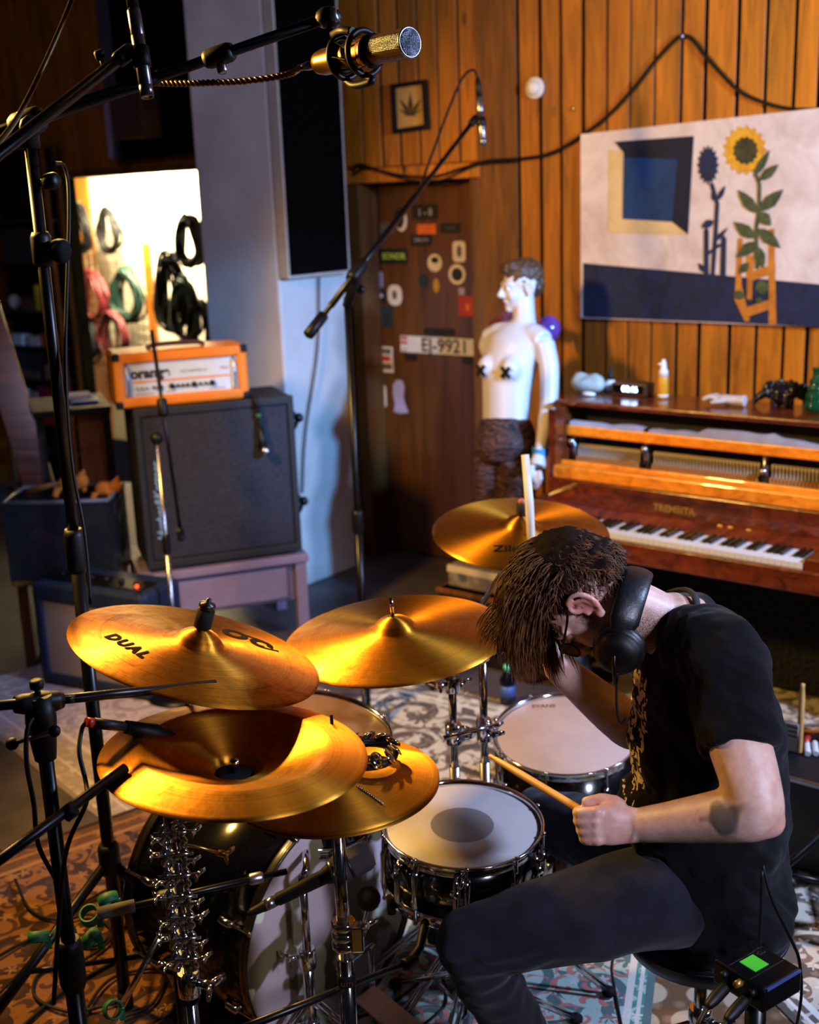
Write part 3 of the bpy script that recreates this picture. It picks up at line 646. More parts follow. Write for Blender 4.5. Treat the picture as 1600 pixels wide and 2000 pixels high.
pbox('dark_action', U0 + 0.035, U1 - 0.035, -0.62, -0.60, 0.84, 1.075, DARK, 0)
FELT = mat('grey_dust_felt', '#8f8a92', 0.95, bump=0.5, bs=120)
def felt(u0, u1):
    mb = MB(); n = 26; vs_ = []; fs = []
    for i in range(n + 1):
        uu = u0 + (u1 - u0) * i / n; h = 0.010 + 0.02 * abs(noise.noise((uu * 7, 0.3, 0))) + (0.018 if 1.9 < uu < 2.2 else 0.0)
        for vv, zz in ((-0.742, 1.002), (-0.735, 1.002 + h), (-0.70, 1.004 + h), (-0.69, 1.002)): vs_.append(W(uu, vv, zz))
    for i in range(n):
        for k in range(3): fs.append((i * 4 + k, i * 4 + 4 + k, i * 4 + 5 + k, i * 4 + 1 + k))
    return mb.add(vs_, fs, True)
obj('felt_strip', felt(U0 + 0.05, 1.68), FELT, pn); obj('felt_strip', felt(1.70, U1 - 0.05), FELT, pn)
# hammers, each a white felt head on a wooden shank
hm = MB().box((0, 0, 0.036), (0.0085, 0.012, 0.012)); hm.box((0, -0.002, 0.0), (0.004, 0.008, 0.06))
hme = bpy.data.meshes.new('hammer'); hme = hm.mesh('hammer'); hme.materials.append(mat('hammer_felt', '#c8beb0', 0.9, var=0.1))
sme = MB().box((0, 0, 0), (0.009, 0.014, 0.03)).mesh('hammer_butt'); sme.materials.append(mat('hammer_wood', '#b07a46', 0.6))
rz_ = (0, 0, math.atan2(E1.y, E1.x))
for i in range(92):
    uu = U0 + 0.075 + i * 0.0135
    if uu > U1 - 0.06 or abs(uu - 1.68) < 0.022 or abs(uu - 2.16) < 0.018: continue
    h = piece('hammer', hme, None, pn, W(uu, -0.70, 0.882)); h.rotation_euler = rz_
    piece('hammer_butt', sme, None, pn, W(uu, -0.715, 0.862)).rotation_euler = rz_
for uu in (U0 + 0.055, 1.68, 2.16):
    mb = MB().cyl(W(uu, -0.71, 0.84), W(uu, -0.71, 0.965), 0.012); mb.ball(W(uu, -0.73, 0.935 if uu < 2 else 0.9), 0.016, 10); obj('action_bracket', mb, STEEL, pn)
# keys
KW = 0.0237; KU1 = U1 - 0.158
wk = MB().box((0, 0.075, 0), (KW - 0.0012, 0.15, 0.02)).mesh('white_key'); wk.materials.append(mat('ivory_key', '#dcdcd8', 0.25, var=0.04))
bk = MB().box((0, 0.048, 0.006), (0.0105, 0.096, 0.012)).mesh('black_key'); bk.materials.append(mat('ebony_key', '#0c0a0a', 0.3))
for i in range(50):
    uu = KU1 - (i + 0.5) * KW
    if uu < U0 + 0.03: break
    piece('white_key', wk, None, pn, W(uu, -1.063, 0.674)).rotation_euler = rz_
    if i % 7 not in (0, 3) and i: piece('black_key', bk, None, pn, W(uu + KW / 2, -1.008, 0.684)).rotation_euler = rz_
for uu in (U0 + 0.05, U1 - 0.05):
    mb = MB().lathe([(0.034, 0), (0.036, 0.05), (0.024, 0.08), (0.03, 0.3), (0.04, 0.5), (0.04, 0.585)], 16, basis(W(uu, -1.03, 0), E1, E2, Z)); obj('leg', mb, MAHOG, pn)
# foam sheet leaning against the piano below the keys
t = NT('black_foam'); vo = t.n('TexVoronoi', {'Vector': t.mapping(), 'Scale': 55.0}); t.set(col=hexc('#08080b'), rough=0.95); t.bump(vo.outputs['Distance'], 0.8, 0.02); FOAM = t.m
fo = MB().hexa([W(1.345, -0.60, 0.014), W(2.555, -0.60, 0.014), W(2.555, -0.55, 0.014), W(1.345, -0.55, 0.014), W(1.345, -0.59, 0.575), W(2.555, -0.59, 0.575), W(2.555, -0.54, 0.575), W(1.345, -0.54, 0.575)])
tag(obj('foam_sheet', fo, FOAM, None, 0.01), 'black acoustic foam sheet standing under the piano keyboard', 'foam')

# ---------------------------------------------------------------- things on the piano
TZ = 1.1025
def onlid(u, v): return W(u, v, TZ)
def lump(name, c, r, seed, amp, ma, parent=None, vox=0.004):
    mb = MB(); mb.ball(c + Z * r[2] * 0.85, r, 24, basis((0, 0, 0), E1, E2, Z).to_3x3())
    mb.v = [v + (v - c) * (amp * noise.noise(v * 22 + Vector((seed, 0, 0)))) for v in mb.v]
    mb.v = [Vector((v.x, v.y, max(v.z, c.z))) for v in mb.v]; return mb
tag(obj('folded_cloth', lump('folded_cloth', onlid(1.31, -0.52), (0.075, 0.05, 0.042), 3, 0.4, mat('grey_cloth', '#a8a89e', 0.9, bump=0.3, bs=80)), mat('grey_cloth')), 'crumpled pale grey cloth at the left end of the piano lid', 'cloth')
db_ = thing('dropper_bottle', 'small squat bottle with a tall black dropper on the piano', 'bottle', onlid(1.38, -0.46))
Mb = basis(onlid(1.38, -0.46), E1, E2, Z)
obj('bottle', MB().lathe([(0.026, 0), (0.03, 0.008), (0.03, 0.035), (0.016, 0.045), (0.012, 0.05)], 20, Mb), WHITE, db_); obj('dropper', MB().lathe([(0.013, 0.048), (0.013, 0.066), (0.008, 0.072), (0.007, 0.098), (0.0, 0.105)], 16, Mb), BLACK, db_)
ck = thing('alarm_clock', 'dark wooden digital clock with glowing blue digits', 'clock', onlid(1.505, -0.5))
mb = MB(); uvbox(mb, 1.43, 1.585, -0.545, -0.46, TZ, TZ + 0.052); obj('body', mb, mat('walnut_box', '#3a2414', 0.4), ck, 0.006)
mb = MB(); uvbox(mb, 1.44, 1.575, -0.5462, -0.545, TZ + 0.012, TZ + 0.045); obj('screen', mb, mat('screen_black', '#050506', 0.15), ck)
obj('digits', text_mb('08:46', 0.032, basis(W(1.515, -0.5465, TZ + 0.029), E1, Z, -E2), 0.0005, 0.0006), mat('clock_digits', '#a8c4ff', 0.4, em=9.0, var=0), ck)
tag(obj('soap_bar', lump('soap', onlid(1.36, -0.60), (0.03, 0.02, 0.009), 9, 0.1, WHITE), WHITE), 'small white oval soap in front of the cloth', 'soap')
sp = thing('spray_bottle', 'yellow spray bottle with a white pump cap on the piano', 'bottle', onlid(1.655, -0.53)); Mb = basis(onlid(1.655, -0.53), E1, E2, Z)
obj('bottle', MB().lathe([(0.018, 0), (0.021, 0.004), (0.021, 0.085), (0.017, 0.093)], 20, Mb), mat('yellow_bottle', '#d99a20', 0.35), sp)
obj('bottom_band', MB().lathe([(0.0215, 0.006), (0.0215, 0.018)], 20, Mb), WHITE, sp)
cp = obj('cap', MB().lathe([(0.019, 0.088), (0.0195, 0.108), (0.013, 0.118), (0.010, 0.145), (0.005, 0.156), (0, 0.157)], 20, Mb), WHITE, sp)
obj('nozzle', MB().cyl(W(1.655, -0.53, TZ + 0.138), W(1.64, -0.545, TZ + 0.138), 0.004, n=8), WHITE, cp)
# a loose mannequin hand lying on the lid
SKINW = mat('glossy_white_mannequin', '#c2bab8', 0.38, var=0.03, vs_=4)
HP = onlid(1.93, -0.57)
mb = MB(); ax = (E1 * -1).normalized(); sd = E2 * -1
mb.tube([HP + E1 * 0.085 + Z * 0.022, HP + E1 * 0.05 + Z * 0.022, HP + Z * 0.024, HP - E1 * 0.03 + Z * 0.022], [0.022, 0.019, 0.028, 0.024], 14, sq=[1, 1, 0.62, 0.6], ref=E2)
for k, (o_, L) in enumerate(((-0.022, 0.055), (-0.008, 0.065), (0.007, 0.06), (0.02, 0.048))):
    b0 = HP - E1 * 0.02 + E2 * o_ + Z * 0.024
    mb.tube(spline([b0, b0 - E1 * L * 0.5 + Z * 0.008 + E2 * o_ * 0.3, b0 - E1 * L - Z * 0.006 + E2 * o_ * 0.5], 4), [0.0085] * 8 + [0.005], 8)
mb.tube([HP - sd * -0.015 + E1 * 0.015 + Z * 0.022, HP + sd * 0.035 - E1 * 0.012 + Z * 0.018, HP + sd * 0.045 - E1 * 0.035 + Z * 0.014], [0.011, 0.009, 0.006], 8)
tag(obj('mannequin_hand', remesh(mb, 0.0028, 3), SKINW), 'loose white mannequin hand lying palm down on the piano lid', 'mannequin hand')
# black elephant-like figurine
EP = onlid(2.13, -0.50); mb = MB()
mb.ball(EP + Z * 0.045, (0.045, 0.036, 0.042), 16); mb.ball(EP + E1 * 0.045 + Z * 0.062, (0.032, 0.03, 0.03), 14); mb.ball(EP - E1 * 0.045 + Z * 0.06, (0.034, 0.02, 0.036), 14); mb.ball(EP + E1 * 0.075 + Z * 0.06, (0.026, 0.012, 0.034), 12)
for a, b in ((-0.025, -0.018), (0.025, -0.018), (-0.025, 0.018), (0.025, 0.018)): mb.cyl(EP + E1 * a + E2 * b, EP + E1 * a + E2 * b + Z * 0.05, 0.014, 0.016)
mb.tube(spline([EP - E1 * 0.05 - E2 * 0.02 + Z * 0.055, EP - E1 * 0.085 - E2 * 0.03 + Z * 0.03, EP - E1 * 0.1 - E2 * 0.03 + Z * 0.012], 5), [0.016] * 5 + [0.012] * 6, 10)
for k in range(5): mb.ball(EP + E1 * (-0.03 + 0.02 * k) + Z * (0.088 + 0.006 * (k % 2)), 0.011, 8)
el = obj('elephant_figurine', remesh(mb, 0.003, 2), mat('black_glazed_ceramic', '#0c0c14', 0.25, coat=0.5)); tag(el, 'black glazed elephant figurine on the piano beside the green bottle', 'figurine')
gv = NT('green_bottle_glass'); gv.set(col=hexc('#1f7a4c'), rough=0.06, trans=0.75, ior=1.45); 
pr_ = [(0.0, 0.002), (0.036, 0.002)]
for zc, r in ((0.022, 0.044), (0.055, 0.038), (0.083, 0.032), (0.108, 0.026)):
    for a in (-60, -30, 0, 30, 60): pr_.append((r - 0.009 + 0.009 * math.cos(rad(a)) , zc + 0.0135 * math.sin(rad(a))))
pr_ += [(0.015, 0.125), (0.014, 0.15), (0.018, 0.153), (0.018, 0.16), (0.012, 0.16), (0.011, 0.125), (0.02, 0.105), (0.026, 0.08), (0.032, 0.05), (0.034, 0.014), (0, 0.012)]
tag(obj('green_glass_bottle', MB().lathe(pr_, 32, basis(onlid(2.275, -0.55), E1, E2, Z)), gv.m), 'ribbed green glass bottle at the right end of the piano lid', 'bottle')

# ================================================================== FIGURES: shared head builder
def head_parts(mb, M, ears=True, lean=1.0):
    """volumes of a head; local axes: +x face, +y the figure's left, +z crown"""
    R3 = M.to_3x3()
    def B(c, r): mb.ball(M @ Vector(c), r, 18, R3)
    def Tt(pts, r, n=10, **k): mb.tube([M @ Vector(p) for p in pts], r, n, **k)
    B((-0.014, 0, 0.030), (0.094, 0.074, 0.088)); B((0.030, 0, -0.022), (0.060, 0.060, 0.088)); B((0.022, 0, -0.070), (0.058, 0.052, 0.040))
    B((0.064, 0, -0.096), (0.022, 0.024, 0.018)); B((0.045, 0.036, -0.036), (0.034, 0.022, 0.032)); B((0.045, -0.036, -0.036), (0.034, 0.022, 0.032))
    Tt([(0.060, 0.052, 0.012), (0.080, 0.032, 0.022), (0.087, 0, 0.018), (0.080, -0.032, 0.022), (0.060, -0.052, 0.012)], [0.008, 0.010, 0.010, 0.010, 0.008])
    Tt([(0.080, 0, 0.016), (0.096, 0, -0.006), (0.110, 0, -0.030), (0.098, 0, -0.040)], [0.009, 0.010, 0.0125, 0.009])
    B((0.096, 0.011, -0.034), (0.011, 0.008, 0.008)); B((0.096, -0.011, -0.034), (0.011, 0.008, 0.008))
    B((0.084, 0, -0.060), (0.013, 0.025, 0.007)); B((0.081, 0, -0.071), (0.013, 0.021, 0.007))
    if ears:
        for s in (1, -1):
            o = Vector((-0.012, 0.074 * s, -0.008)); a = Vector((-0.25, 0.97 * s, 0)) * 0.012
            hp = [o + Vector((0.016, 0.002 * s, 0.006)), o + Vector((0.020, 0.006 * s, 0.022)), o + Vector((0.006, 0.012 * s, 0.034)), o + Vector((-0.012, 0.017 * s, 0.031)), o + Vector((-0.022, 0.019 * s, 0.014)), o + Vector((-0.019, 0.016 * s, -0.006)), o + Vector((-0.008, 0.011 * s, -0.020)), o + Vector((0.004, 0.007 * s, -0.030)), o + Vector((0.011, 0.003 * s, -0.024))]
            Tt(spline(hp, 4), 0.0052, 8); mb.ball(M @ (o + Vector((0.003, 0.008 * s, -0.026))), (0.010, 0.006, 0.011), 10, R3)
            Tt(spline([o + Vector((0.002, 0.010 * s, 0.024)), o + Vector((-0.010, 0.013 * s, 0.012)), o + Vector((-0.007, 0.010 * s, -0.010))], 4), 0.004, 8)
            Tt([o + Vector((0.014, 0.001 * s, 0.0)), o + Vector((0.012, 0.006 * s, -0.010))], 0.0055, 8)
            mb.ball(M @ (o + Vector((-0.004, 0.002 * s, 0.004))), (0.017, 0.007, 0.028), 12, R3)
def eyes(M, parent, white, dark, closed=False):
    for s in (1, -1):
        c = Vector((0.074, 0.031 * s, 0.001)); R3 = M.to_3x3()
        e = obj('eye', MB().ball(M @ c, (0.0125, 0.014, 0.011), 12, R3), white, parent)
        if not closed: obj('iris', MB().ball(M @ (c + Vector((0.0095, 0, 0))), (0.004, 0.006, 0.006), 10, R3), dark, e)

# ================================================================== MANNEQUIN
DM = 5.05
gM = Vector((-0.66, -0.75, 0)).normalized(); sM = Vector((-gM.y, gM.x, 0))
mn = thing('mannequin', 'white one-armed mannequin in tiger-striped trousers standing beside the piano', 'mannequin', Vector((D(1010, 1000, DM).x, D(1010, 1000, DM).y + 0.05, 0)))
mb = MB()
axp = [D(985, 905, DM), D(988, 860, DM), D(988, 815, DM), D(990, 768, DM), D(994, 715, DM), D(1006, 675, DM), D(1016, 652, DM), D(1024, 635, DM)]
mb.tube(axp, [0.075, 0.110, 0.108, 0.112, 0.128, 0.142, 0.112, 0.052], 24, sq=[0.72, 0.7, 0.72, 0.76, 0.74, 0.64, 0.6, 0.9], ref=sM)
ch = D(994, 718, DM)
for s in (1, -1): mb.ball(ch + gM * 0.064 + sM * 0.060 * s + Z * 0.004, (0.048, 0.048, 0.056), 18); mb.ball(ch + gM * 0.094 + sM * 0.064 * s - Z * 0.002, 0.018, 12)
nk = [D(1024, 640, DM), D(1024, 610, DM), D(1022, 575, DM)]
mb.tube(nk, [0.055, 0.046, 0.046], 16)
shL = D(1062, 668, DM - 0.1); shR = D(952, 662, DM + 0.1)
mb.tube([D(1015, 655, DM), D(1045, 656, DM - 0.06), shL], [0.05, 0.052, 0.05], 14); mb.tube([D(1010, 650, DM), D(975, 652, DM + 0.06), shR], [0.05, 0.05, 0.045], 14); mb.ball(shR - Z * 0.03, (0.04, 0.045, 0.06), 12)
elb = D(1072, 790, DM - 0.12); wr = D(1055, 885, DM - 0.2)
mb.tube(spline([shL, D(1073, 720, DM - 0.11), elb, D(1066, 830, DM - 0.16), wr, D(1049, 912, DM - 0.22)], 4), [0.047, 0.046, 0.044, 0.043, 0.042, 0.041, 0.040, 0.039, 0.037, 0.037, 0.036, 0.036, 0.034, 0.031, 0.029, 0.027, 0.026, 0.028, 0.032, 0.034, 0.034], 14)
hb = D(1047, 918, DM - 0.22)
for k, (dx, dy, L) in enumerate(((-7, 30, 1), (-1, 36, 1), (5, 34, 1), (10, 26, 1))):
    p0 = D(1047 + dx * 0.7, 920, DM - 0.22 - 0.006 * k); p1 = D(1047 + dx, 920 + dy * 0.6, DM - 0.23 - 0.008 * k); p2 = D(1045 + dx * 0.8, 920 + dy, DM - 0.21 - 0.008 * k); mb.tube([p0, p1, p2], [0.0105, 0.0095, 0.007], 8)
mb.tube([D(1040, 912, DM - 0.22), D(1034, 930, DM - 0.25), D(1036, 946, DM - 0.26)], [0.012, 0.010, 0.007], 8)
hf = Vector((-0.97, -0.22, -0.06)).normalized(); hl = Z.cross(hf).normalized(); MH = basis(D(1018, 560, DM), hf, hl, hf.cross(hl)) @ Matrix.Scale(0.90, 4)
head_parts(mb, MH)
obj('body', remesh(mb, 0.005, 2, it=14, wfn=lambda v: 0.08 if (v - MH.translation).length < 0.13 or (v - hb).length < 0.09 else 1.0), SKINW, mn)
hr = MB(); R3 = MH.to_3x3(); hr.ball(MH @ Vector((-0.020, 0, 0.052)), (0.094, 0.077, 0.082), 22, R3); hr.ball(MH @ Vector((0.035, 0.01, 0.098)), (0.05, 0.05, 0.03), 14, R3); hr.ball(MH @ Vector((0.05, -0.02, 0.09)), (0.04, 0.035, 0.03), 14, R3); hr.ball(MH @ Vector((-0.06, 0, 0.0)), (0.052, 0.066, 0.055), 16, R3); hr.ball(MH @ Vector((0.068, 0.01, 0.085)), (0.025, 0.03, 0.022), 14, R3)
obj('hair', remesh(hr, 0.005, 2, fn=lambda v, n: v + n * 0.008 * noise.noise(v * 60)), mat('moulded_brown_hair', '#4a2f18', 0.5, bump=0.4, bs=70), mn)
eyes(MH, mn, WHITE, BLACK)
for s in (1, -1): obj('eyebrow', MB().tube([MH @ Vector((0.085, 0.018 * s, 0.024)), MH @ Vector((0.078, 0.042 * s, 0.028))], 0.003, 6), mat('brow_paint', '#3a2216', 0.6), mn)
obj('lips', MB().ball(MH @ Vector((0.090, 0, -0.066)), (0.011, 0.022, 0.010), 12, R3), mat('lip_red', '#7c1f26', 0.4), mn)
TAPE = mat('black_tape', '#060606', 0.5)
for s in (1, -1):
    c = ch + gM * 0.1125 + sM * 0.065 * s - Z * 0.002; x = MB()
    for an in (45, -45): x.box((0, 0, 0), (0.062, 0.016, 0.003), basis(c, sM, Z, gM) @ Matrix.Rotation(rad(an), 4, 'Z'))
    obj('tape_cross', x, TAPE, mn)
bw = D(1056, 882, DM - 0.2); obj('wristband', MB().tube([bw + Z * 0.016, bw - Z * 0.016], 0.034, 16, caps=False), mat('blue_wristband', '#2f7fb8', 0.5), mn)
# trousers
t = NT('tiger_stripe_fabric'); wv = t.n('TexWave', {'Vector': t.mapping((1, 1, 1.6)), 'Scale': 11.0, 'Distortion': 14.0, 'Detail': 2.0, 'Detail Scale': 1.6}, bands_direction='Z')
t.set(col=t.ramp(wv.outputs['Fac'], [(0.45, hexc('#150b0c')), (0.62, hexc('#54302c'))]), rough=0.75); TIGER = t.m
pm = MB(); wst = D(988, 822, DM); ft = Vector((wst.x + 0.02, wst.y + 0.18, 0))
pm.tube([wst + Z * 0.005, D(987, 850, DM), D(986, 880, DM), D(986, 905, DM)], [0.116, 0.138, 0.142, 0.11], 24, sq=0.76, ref=sM)
for s in (1, -1):
    h0 = D(986, 898, DM) + sM * 0.072 * s; kn = h0.lerp(Vector((h0.x + 0.02, h0.y + 0.06, 0.08)), 0.52) + gM * 0.03; an_ = Vector((h0.x + 0.03, h0.y + 0.08, 0.07))
    pm.tube(spline([h0, kn, an_], 6), [0.078, 0.077, 0.075, 0.072, 0.068, 0.064, 0.064, 0.06, 0.058, 0.055, 0.052, 0.048, 0.046], 16)
    fm = MB(); fm.tube([an_ + Z * 0.02, an_ - Z * 0.04], [0.04, 0.036], 12); fm.tube([an_ - gM * 0.04 - Z * 0.045, an_ + gM * 0.06 - Z * 0.045, an_ + gM * 0.15 - Z * 0.052], [0.035, 0.038, 0.02], 12, sq=0.7, ref=sM)
    obj('foot', remesh(fm, 0.005, 3), SKINW, mn)
obj('trousers', remesh(pm, 0.006, 3, fn=lambda v, n: v + n * 0.006 * noise.noise(v * 18)), TIGER, mn)
obj('stand_plate', MB().lathe([(0.19, 0.0), (0.19, 0.006), (0.18, 0.010), (0, 0.010)], 40, Matrix.Translation(Vector((wst.x + 0.03, wst.y + 0.10, 0.0)))), STEEL, mn)
# ornaments behind the shoulders
ga = thing('feather_garland', 'dark pink feather garland behind the mannequin neck', 'garland', D(1000, 650, DM + 0.3)); gm_ = MB()
PINKF = mat('dark_pink_feather', '#6e2a30', 0.8)
gp = [D(965, 642, DM + 0.22), D(985, 622, DM + 0.25), D(1010, 618, DM + 0.27), D(1040, 626, DM + 0.26)]
for k, p in enumerate(spline(gp, 6)):
    fe = MB()
    for j in range(9):
        d = Vector((random.uniform(-1, 1), random.uniform(-0.6, 0.6), random.uniform(-1, 1))).normalized() * random.uniform(0.02, 0.04); fe.tube([p, p + d * 0.6, p + d], [0.007, 0.009, 0.002], 6)
    obj('tuft', fe, PINKF, ga)
tag(obj('balloon', MB().lathe([(0, 0.06), (0.025, 0.055), (0.048, 0.03), (0.055, 0.0), (0.046, -0.03), (0.022, -0.055), (0.004, -0.068), (0.008, -0.078), (0, -0.076)], 24, Matrix.Translation(D(1072, 643, DM + 0.25))), mat('purple_balloon', '#6a3c8c', 0.15, coat=0.5)), 'small purple balloon behind the mannequin shoulder', 'balloon')

# ================================================================== AMPLIFIERS AND THE LEFT SIDE
BL = Vector((-1.125, 4.884, 0)); a1 = Vector((0.944, 0.33, 0)).normalized(); a2 = Vector((-a1.y, a1.x, 0))
def A_(s, d, z): return BL + a1 * s + a2 * d + Z * z
def abox(mb, s0, s1, d0, d1, z0, z1): return mb.hexa([A_(s0, d0, z0), A_(s1, d0, z0), A_(s1, d1, z0), A_(s0, d1, z0), A_(s0, d0, z1), A_(s1, d0, z1), A_(s1, d1, z1), A_(s0, d1, z1)])
def abx(name, s0, s1, d0, d1, z0, z1, ma, parent, bev=0.0, label=None): return obj(name, abox(MB(), s0, s1, d0, d1, z0, z1), ma, parent, bev, label)
TOLEX = mat('black_tolex', '#121115', 0.6, var=0.25, vs_=120, bump=0.5, bs=250)
t = NT('speaker_grille_cloth'); ck_ = t.noise(t.mapping(), 330, 2, 0.5); n2 = t.noise(t.mapping(), 90, 3, 0.8); t.set(col=t.mix(t.ramp(n2.outputs[0], [(0.42, (0, 0, 0)), (0.62, (1, 1, 1))]), t.ramp(ck_.outputs[0], [(0.4, hexc('#07070c')), (0.62, hexc('#1e1e2c'))]), hexc('#272736')), rough=0.8); t.bump(ck_.outputs[0], 0.6, 0.003); GRILLE = t.m
tb = thing('low_table', 'low violet-grey painted table carrying the speaker cabinet', 'table', A_(0.34, 0.2, 0))
VIOL = mat('violet_grey_lacquer', '#7d6e88', 0.5, var=0.08)
abx('table_top', -0.04, 0.70, -0.03, 0.48, 0.365, 0.398, VIOL, tb, 0.004)
abx('drawer_front', 0.10, 0.60, -0.012, 0.01, 0.205, 0.345, VIOL, tb, 0.004); abx('apron', -0.02, 0.68, 0.0, 0.02, 0.19, 0.365, mat('violet_grey_shadow_gap', '#5d5166', 0.6), tb, 0.002)
for s_, d_ in ((-0.03, -0.02), (0.64, -0.02), (-0.03, 0.42), (0.64, 0.42)): abx('leg', s_, s_ + 0.05, d_, d_ + 0.05, 0.0, 0.366, VIOL, tb, 0.003)
cb = thing('speaker_cabinet', 'large black guitar speaker cabinet standing on the violet table', 'speaker cabinet', A_(0.34, 0.18, 0.4))
abx('shell', 0.0, 0.68, 0.02, 0.36, 0.415, 1.105, TOLEX, cb, 0.012)
abx('grille', 0.03, 0.65, 0.006, 0.03, 0.45, 1.07, GRILLE, cb, 0.004)
for s0, s1, z0, z1 in ((0.0, 0.68, 0.412, 0.448), (0.0, 0.68, 1.072, 1.108), (0.0, 0.028, 0.44, 1.08), (0.652, 0.68, 0.44, 1.08)): abx('front_frame', s0, s1, -0.004, 0.03, z0, z1, TOLEX, cb, 0.005)
for s_ in (0.06, 0.62):
    for d_ in (0.06, 0.30): obj('foot', MB().cyl(A_(s_, d_, 0.398), A_(s_, d_, 0.416), 0.022), RUBBER, cb)
for z_ in (0.98, 0.60):
    mb = MB().tube(spline([A_(0.68, 0.10, z_ + 0.05), A_(0.705, 0.10, z_ + 0.03), A_(0.715, 0.10, z_), A_(0.705, 0.10, z_ - 0.03), A_(0.68, 0.10, z_ - 0.05)], 4), 0.009, 8); mb.ball(A_(0.725, 0.10, z_ + 0.01), 0.022, 10); obj('side_latch', mb, BLACKM, cb)
LOGO = mat('pale_blue_logo', '#7ea6d8', 0.4)
Mlg = basis(A_(0.075, 0.004, 0.705), Z, -a1, -a2); obj('logo', text_mb('Hughes&Kettner', 0.05, Mlg, 0.001, 0.0012, shear=0.25), LOGO, cb)
# amplifier head: orange shell with cut-out front
AH = thing('amplifier_head', 'bright orange guitar amplifier head with a pale control panel', 'amplifier', A_(0.24, 0.2, 1.108))
ORG = mat('orange_vinyl', '#d87808', 0.42, var=0.06, bump=0.15, bs=200)
H0, H1, HZ, HT = -0.06, 0.50, 1.108, 1.335
abx('bottom_panel', H0, H1, 0.03, 0.29, HZ, HZ + 0.045, ORG, AH, 0.012); abx('top_panel', H0, H1, 0.03, 0.29, HT - 0.045, HT, ORG, AH, 0.012)
abx('side_panel', H0, H0 + 0.045, 0.03, 0.29, HZ + 0.01, HT - 0.01, ORG, AH, 0.012); abx('side_panel', H1 - 0.045, H1, 0.03, 0.29, HZ + 0.01, HT - 0.01, ORG, AH, 0.012)
fp = abx('control_panel', H0 + 0.04, H1 - 0.04, 0.045, 0.06, HZ + 0.04, HT - 0.04, mat('panel_ice_white', '#c3cfe0', 0.35, var=0.03), AH)
abx('orange_stripe', H0 + 0.075, H1 - 0.075, 0.0445, 0.0455, HZ + 0.100, HZ + 0.108, ORG, fp)
Mp = lambda s_, z_: basis(A_(s_, 0.0445, z_), a1, Z, -a2)
LBR = mat('dark_maroon_print', '#2a1418', 0.5)
obj('lettering', text_mb('orange', 0.058, Mp(0.09, HZ + 0.138), 0.0006, 0.003), LBR, fp); obj('lettering', text_mb('ROCKERVERB 50', 0.015, Mp(0.27, HZ + 0.135), 0.0004), INK, fp); obj('lettering', text_mb('MkII', 0.02, Mp(0.40, HZ + 0.137), 0.0004), PRED, fp)
for k, (s_, r) in enumerate(((0.10, 0.006), (0.125, 0.012), (0.175, 0.012), (0.20, 0.007), (0.22, 0.007), (0.24, 0.007), (0.268, 0.012), (0.295, 0.007), (0.318, 0.007), (0.345, 0.012), (0.03, 0.005), (0.05, 0.005), (0.07, 0.005))):
    obj('knob', MB().lathe([(r, 0), (r * 0.95, 0.010), (r * 0.7, 0.014), (0, 0.014)], 14, frame_z(A_(s_, 0.0445, HZ + 0.078), -a2)), BLACK if s_ > 0.09 else STEEL, fp)
abx('scale_print', 0.02, 0.10, 0.0445, 0.0455, HZ + 0.052, HZ + 0.055, LBR, fp); abx('scale_print', 0.15, 0.19, 0.0445, 0.0455, HZ + 0.055, HZ + 0.058, LBR, fp); abx('scale_print', 0.33, 0.40, 0.0445, 0.0455, HZ + 0.052, HZ + 0.055, LBR, fp)
for s_ in (H0 + 0.055, H1 - 0.06):
    mb = MB().tube([A_(s_, 0.044, HZ + 0.05), A_(s_, 0.025, HZ + 0.055), A_(s_, 0.025, HT - 0.055), A_(s_, 0.044, HT - 0.05)], 0.005, 8); obj('panel_guard', mb, STEEL, fp)
for s_ in (H0, H1 - 0.03):
    for z_ in (HZ, HT - 0.03): abx('corner_cap', s_ - 0.002, s_ + 0.032, 0.028, 0.06, z_ - 0.002, z_ + 0.032, BLACK, AH, 0.008)
mb = MB().tube(spline([A_(0.10, 0.15, HT), A_(0.12, 0.15, HT + 0.014), A_(0.22, 0.15, HT + 0.018), A_(0.32, 0.15, HT + 0.014), A_(0.34, 0.15, HT)], 5), 0.010, 8, sq=0.4); obj('handle', mb, mat('brown_leather', '#3a1c10', 0.6), AH)
# blue combo amplifier on the floor
CA = Vector((-1.56, 4.66, 0)); c1 = Vector((0.90, -0.44, 0)).normalized(); c2 = Vector((-c1.y, c1.x, 0))
def C_(s, d, z): return CA + c1 * s + c2 * d + Z * (z + 0.012)
def cbx(name, s0, s1, d0, d1, z0, z1, ma, parent, bev=0.0): return obj(name, MB().hexa([C_(s0, d0, z0), C_(s1, d0, z0), C_(s1, d1, z0), C_(s0, d1, z0), C_(s0, d0, z1), C_(s1, d0, z1), C_(s1, d1, z1), C_(s0, d1, z1)]), ma, parent, bev)
ca = thing('combo_amplifier', 'small dark blue combo amplifier with a grey grille on the pale rug', 'amplifier', C_(0.28, 0.12, 0))
NAVY = mat('navy_tolex', '#0f1f3c', 0.55, var=0.2, bump=0.4, bs=220)
cbx('shell', 0, 0.56, 0.02, 0.26, 0, 0.44, NAVY, ca, 0.02)
for s0, s1, z0, z1 in ((0, 0.56, 0, 0.05), (0, 0.56, 0.36, 0.44), (0, 0.05, 0.03, 0.40), (0.51, 0.56, 0.03, 0.40)): cbx('front_frame', s0, s1, 0.0, 0.03, z0, z1, NAVY, ca, 0.015)
cbx('grille', 0.045, 0.515, 0.012, 0.025, 0.045, 0.365, mat('grey_grille_cloth', '#8a7f86', 0.85, var=0.15, vs_=300, bump=0.4, bs=400), ca)
